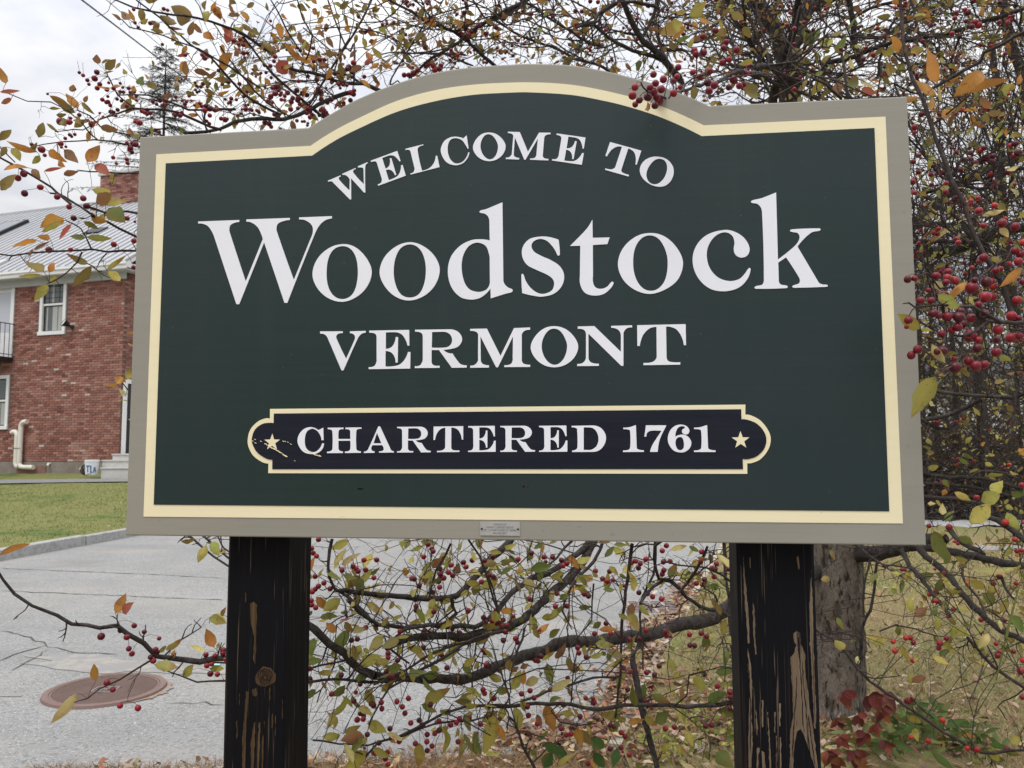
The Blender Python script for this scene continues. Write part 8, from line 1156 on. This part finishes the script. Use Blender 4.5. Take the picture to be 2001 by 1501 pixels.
# ------------------------------------------------------------------ stand of young trees beyond the lawn at the right
def young_tree(seed):
    R = np.random.default_rng(seed); r = thing('young_tree', 'slim dark young tree with thin yellowing leaves in the stand behind the lawn', 'tree', (0, 0, 0), group='young trees in the stand behind the right lawn')
    H = R.uniform(5.0, 6.4); n = 9
    base = np.cumsum(R.normal(0, .05, (n, 3)), 0); base[:, 2] = np.linspace(0, H, n); base[0] = 0
    MB().tube(base, np.linspace(.085, .014, n), 7).build('trunk', MT['limb'], r)
    tw = MB(); lf = MB()
    for _ in range(64):
        t = R.uniform(.04, .98); i = min(int(t*(n-1)), n-2); p = base[i]+(base[i+1]-base[i])*(t*(n-1)-i)
        a = R.uniform(0, 6.28); L = R.uniform(.5, 1.5)*(1.15-t*.75); e = R.uniform(-.1, .9)
        q = wander(p, p+np.array([math.cos(a)*L, math.sin(a)*L, e*L]), .013*(1.1-t), .003, 5, .07); tw.tube(q[:, :3], q[:, 3], 4)
        for _k in range(7):
            j = R.integers(1, 6); d = R.normal(0, 1, 3); d[2] += .3; d /= np.linalg.norm(d); l2 = R.uniform(.15, .5); m = q[j, :3]+d*l2
            tw.tube([q[j, :3], (q[j, :3]+m)/2+R.normal(0, .02, 3), m], [.0045, .003, .002], 3)
            for _l in range(R.integers(1, 5)):
                c = q[j, :3]+(m-q[j, :3])*R.uniform(.3, 1.05)+R.normal(0, .02, 3); e1 = R.normal(0, 1, 3); e1 /= np.linalg.norm(e1); e2 = np.cross(e1, R.normal(0, 1, 3)); e2 /= np.linalg.norm(e2)+1e-9; s = R.uniform(.022, .045)
                cc = np.array([(.17, .15, .045), (.10, .10, .035), (.25, .19, .06), (.17, .09, .035)][R.integers(4)])*R.uniform(.7, 1.2)
                lf.add([c-e1*s, c+e2*s*.55, c+e1*s, c-e2*s*.55], f4=[(0, 1, 2, 3)], col=cc)
    tw.build('branches', MT['twig'], r, kind='stuff'); lf.build('foliage', MT['leaf'], r, kind='stuff')
    return r
def copy_tree(src):
    c = src.copy(); COL.objects.link(c)
    for ch in list(src.children):
        d = ch.copy(); COL.objects.link(d); d.parent = c
    return c
yt = [young_tree(40+i) for i in range(4)]; used = set()
spots = [(6.3, 14.9), (7.0, 15.6), (7.6, 14.7), (8.2, 15.9), (8.7, 14.9), (9.3, 15.5), (9.9, 14.8), (10.6, 15.9), (11.3, 15.0), (7.3, 16.9), (8.4, 17.4), (9.4, 16.8), (10.3, 17.3), (11.4, 16.8), (6.4, 17.6), (12.4, 15.6), (13.2, 16.6), (8.0, 18.6), (9.9, 18.7), (11.0, 18.4), (12.2, 18.0), (7.0, 19.4), (13.8, 15.2), (14.6, 17.0), (9.0, 20.0), (10.8, 20.2), (5.4, 16.4), (4.6, 17.8), (12.8, 19.8)]
for i, (x, y) in enumerate(spots):
    o = yt[i] if i < 4 else copy_tree(yt[i % 4])
    o.location = (x, y, -.05); o.rotation_euler = (0, 0, random.uniform(0, 6.28)); s = random.uniform(.82, 1.12); o.scale = (s, s, s)
# tangled undergrowth at its foot
ug = MB(); ul = MB()
for _ in range(4200):
    x, y = random.uniform(5.2, 15), random.uniform(14.6, 17.6); L = random.uniform(.4, 1.6); a = random.uniform(0, 6.28); e = random.uniform(-.1, .9)
    p = np.array([x, y, 1.6*random.random()**1.5]); q = p+np.array([math.cos(a)*L, math.sin(a)*L*.6, e*L*.7]); m_ = (p+q)/2+np.array([0, 0, random.uniform(.0, .15)])
    ug.tube([p, m_, q], [.007, .006, .003], 3)
    for _l in range(random.randint(0, 3)):
        c = p+(q-p)*random.random()+RNG.normal(0, .03, 3); e1 = rdir(); e2 = np.cross(e1, rdir()); e2 /= np.linalg.norm(e2)+1e-9; s = random.uniform(.02, .045)
        ug.add([c-e1*s, c+e2*s*.5, c+e1*s, c-e2*s*.5], f4=[(0, 1, 2, 3)], col=(1, 1, 1)) if False else ul.add([c-e1*s, c+e2*s*.5, c+e1*s, c-e2*s*.5], f4=[(0, 1, 2, 3)], col=np.array([(.14, .13, .04), (.16, .09, .035), (.08, .085, .03)][random.randint(0, 2)])*random.uniform(.7, 1.2))
ug.build('undergrowth', MT['twig'], None, kind='stuff'); ul.build('undergrowth_leaves', MT['leaf'], None, kind='stuff')

# darker wood edge behind the young trees
fw = MB(); N = 15000
x = RNG.uniform(3.5, 26, N); y = RNG.uniform(21.0, 25.0, N); top = 3.6+.9*np.sin(x*1.1)+.7*np.sin(x*2.7+1)+.3*np.sin(x*6.1); z = top*RNG.random(N)**.8
e1 = RNG.normal(0, 1, (N, 3)); e1 /= np.linalg.norm(e1, axis=1)[:, None]; e2 = np.cross(e1, RNG.normal(0, 1, (N, 3))); e2 /= np.linalg.norm(e2, axis=1)[:, None]; sz = RNG.uniform(.05, .12, (N, 1)); c = np.c_[x, y, z]
v = np.stack([c-e1*sz, c+e2*sz*.5, c+e1*sz, c-e2*sz*.5], 1).reshape(-1, 3)
pal = np.array([(.075, .055, .03), (.05, .05, .025), (.10, .065, .03), (.035, .033, .02)])[RNG.integers(0, 4, N)]*RNG.uniform(.7, 1.2, (N, 1))
fw.add(v, f4=np.arange(4*N).reshape(-1, 4), col=np.repeat(pal, 4, 0)); fw.build('far_wood', MT['spruce'], None, kind='stuff')

# pale house beyond the stand
hs = thing('clapboard_house', 'pale clapboard house with dark roof far beyond the stand of young trees', 'house', (22, 42, -.05), math.radians(-8))
MB().box(-8, 8, 0, 9, 0, 4.6).build('wall', MT['clap'], hs)
mb = MB().add([(-8.4, -.4, 4.5), (8.4, -.4, 4.5), (8.4, 4.5, 7.2), (-8.4, 4.5, 7.2), (-8.4, 9.4, 4.5), (8.4, 9.4, 4.5)], f4=[(0, 1, 2, 3), (3, 2, 5, 4)], f3=[(0, 3, 4), (1, 5, 2)]); mb.build('roof', MT['slate'], hs)
for i in range(6):
    for z in (.9, 2.9):
        x = -6.8+i*2.6; wv = MB().box(x, x+1.0, -.06, -.001, z, z+1.3).build('window', MT['trim'], hs); MB().box(x+.09, x+.91, -.07, -.061, z+.09, z+1.21).build('pane', MT['glass'], wv)

# ------------------------------------------------------------------ plants at the foot of the tree
def plant(name, label, cat, loc, n, h, L, cols, group=None, wf=.45, spread=.12, m='leaf'):
    r = thing(name, label, cat, tuple(loc), group=group); l0 = np.array(loc); st_ = MB()
    for i in range(n):
        a = RNG.uniform(0, 6.28); hh = h*RNG.uniform(.45, 1.05); p = np.array([RNG.normal(0, spread*.5), RNG.normal(0, spread*.5), 0]); q = p+np.array([math.cos(a)*spread*RNG.random(), math.sin(a)*spread*RNG.random(), hh])
        st_.tube([p, (p+q)/2+RNG.normal(0, .01, 3), q], [.0018, .0014, .001], 4)
        for k in range(RNG.integers(3, 6)):
            t = RNG.uniform(.35, 1.0); b = p+(q-p)*t; dd = rdir((math.cos(a+k*2.2)*.8, math.sin(a+k*2.2)*.8, .1), .4); l_ = L*RNG.uniform(.6, 1.1); b2 = b+dd*.012; st_.tube([b, b2], .0008, 3)
            V, Q, C_ = leaf_geo(l0+b2, l0+b2+dd*l_, wf*RNG.uniform(.85, 1.2), cols[RNG.integers(len(cols))], roll=RNG.normal(0, .5))
            MB().add(V-(l0+b2), f4=Q, col=C_).build('leaf', MT[m], r, at=tuple(b2), smooth=True)
    st_.build('stem', MT['pedicel'], r, kind='stuff'); return r
def zl(x, y): return float(lawn_h(x, max(y, 4.02)))
wd_ = [(1.60, 3.52), (1.74, 3.58), (1.88, 3.68), (2.05, 3.56), (1.96, 3.84)]
lab = ('low green weeds touching the right sign post at the bottom edge', 'green weeds between the red creeper and the fallen branch', 'green weeds under the fallen grey branch', 'green weeds at the bottom right corner', 'green weeds farthest back, right of the trunk base beyond the fallen branch')
for (x, y), l in zip(wd_, lab): plant('weed', l, 'plant', (x, y, zl(x, y)), 8, .16, .088, [(.075, .135, .035), (.10, .16, .045), (.16, .19, .06)], 'green weeds at the foot of the tree', .36)
ys = [(.62, 3.86), (.78, 3.72), (.98, 3.98), (1.02, 3.70), (1.16, 3.82), (.86, 4.12)]
lab = ('pale yellow green seedling nearest the end of the pale kerb', 'yellow green seedling below the vertical stem', 'yellow green seedling on the leaf litter left of the right post', 'low yellow green seedling at the bottom edge', 'yellow green seedling touching the left side of the right post', 'small yellow green seedling farthest back on the leaf litter')
for (x, y), l in zip(ys, lab): plant('seedling', l, 'plant', (x, y, zl(x, y)), 7, .12, .034, [(.42, .43, .12), (.33, .37, .09), (.22, .28, .06)], 'yellow green seedlings on the leaf litter', .55, .10)
# red creeper with three-lobed leaves
cp = GND['creeper']; c0 = np.array([1.52, 3.50, zl(1.52, 3.6)]); crp = thing('creeper', 'red leaved creeper climbing at the base of the crab apple trunk', 'plant', tuple(c0))
stm = MB()
for x, y, z in cp:
    p = np.array([x, y+RNG.uniform(-.05, .05), z]); stm.tube([c0+np.array([RNG.normal(0, .03), 0, 0]), (c0+p)/2+RNG.normal(0, .02, 3), p], [.002, .0016, .001], 4)
    mb = MB(); down = np.array([RNG.normal(.25, .3), RNG.normal(-.1, .2), -.75]); down /= np.linalg.norm(down); sd_ = np.cross(down, (0, -1, 0)); sd_ /= np.linalg.norm(sd_); L = RNG.uniform(.055, .085)
    for ang_, l_ in ((0, 1.0), (.85, .8), (-.85, .8)):
        dd = down*math.cos(ang_)+sd_*math.sin(ang_); V, Q, C_ = leaf_geo(p, p+dd*L*l_, .62, [(.15, .032, .03), (.21, .055, .04), (.10, .026, .026), (.16, .12, .04)][RNG.integers(3)]); mb.add(V-p, f4=Q, col=C_)
    mb.build('leaf', MT['leaf'], crp, at=tuple(p-c0), smooth=True)
stm.build('stem', MT['pedicel'], crp, kind='stuff')

# ------------------------------------------------------------------ low wooded hills on the horizon
n = 90; a = np.linspace(0, 2*math.pi, n, endpoint=False); mb = MB(); V = []
for r, hh in ((150, -.3), (165, 7), (190, 12), (240, 16), (330, 10)):
    for i, t in enumerate(a): V.append((r*math.sin(t), r*math.cos(t), -.3 if r == 150 else hh*(.75+.25*math.sin(3*t+r*.01)+.12*math.sin(11*t)+.08*RNG.normal())))
mb.add(V, f4=[(l*n+i, l*n+(i+1) % n, (l+1)*n+(i+1) % n, (l+1)*n+i) for l in range(4) for i in range(n)])
struct(mb.build('hills', MT['hill'], smooth=True))
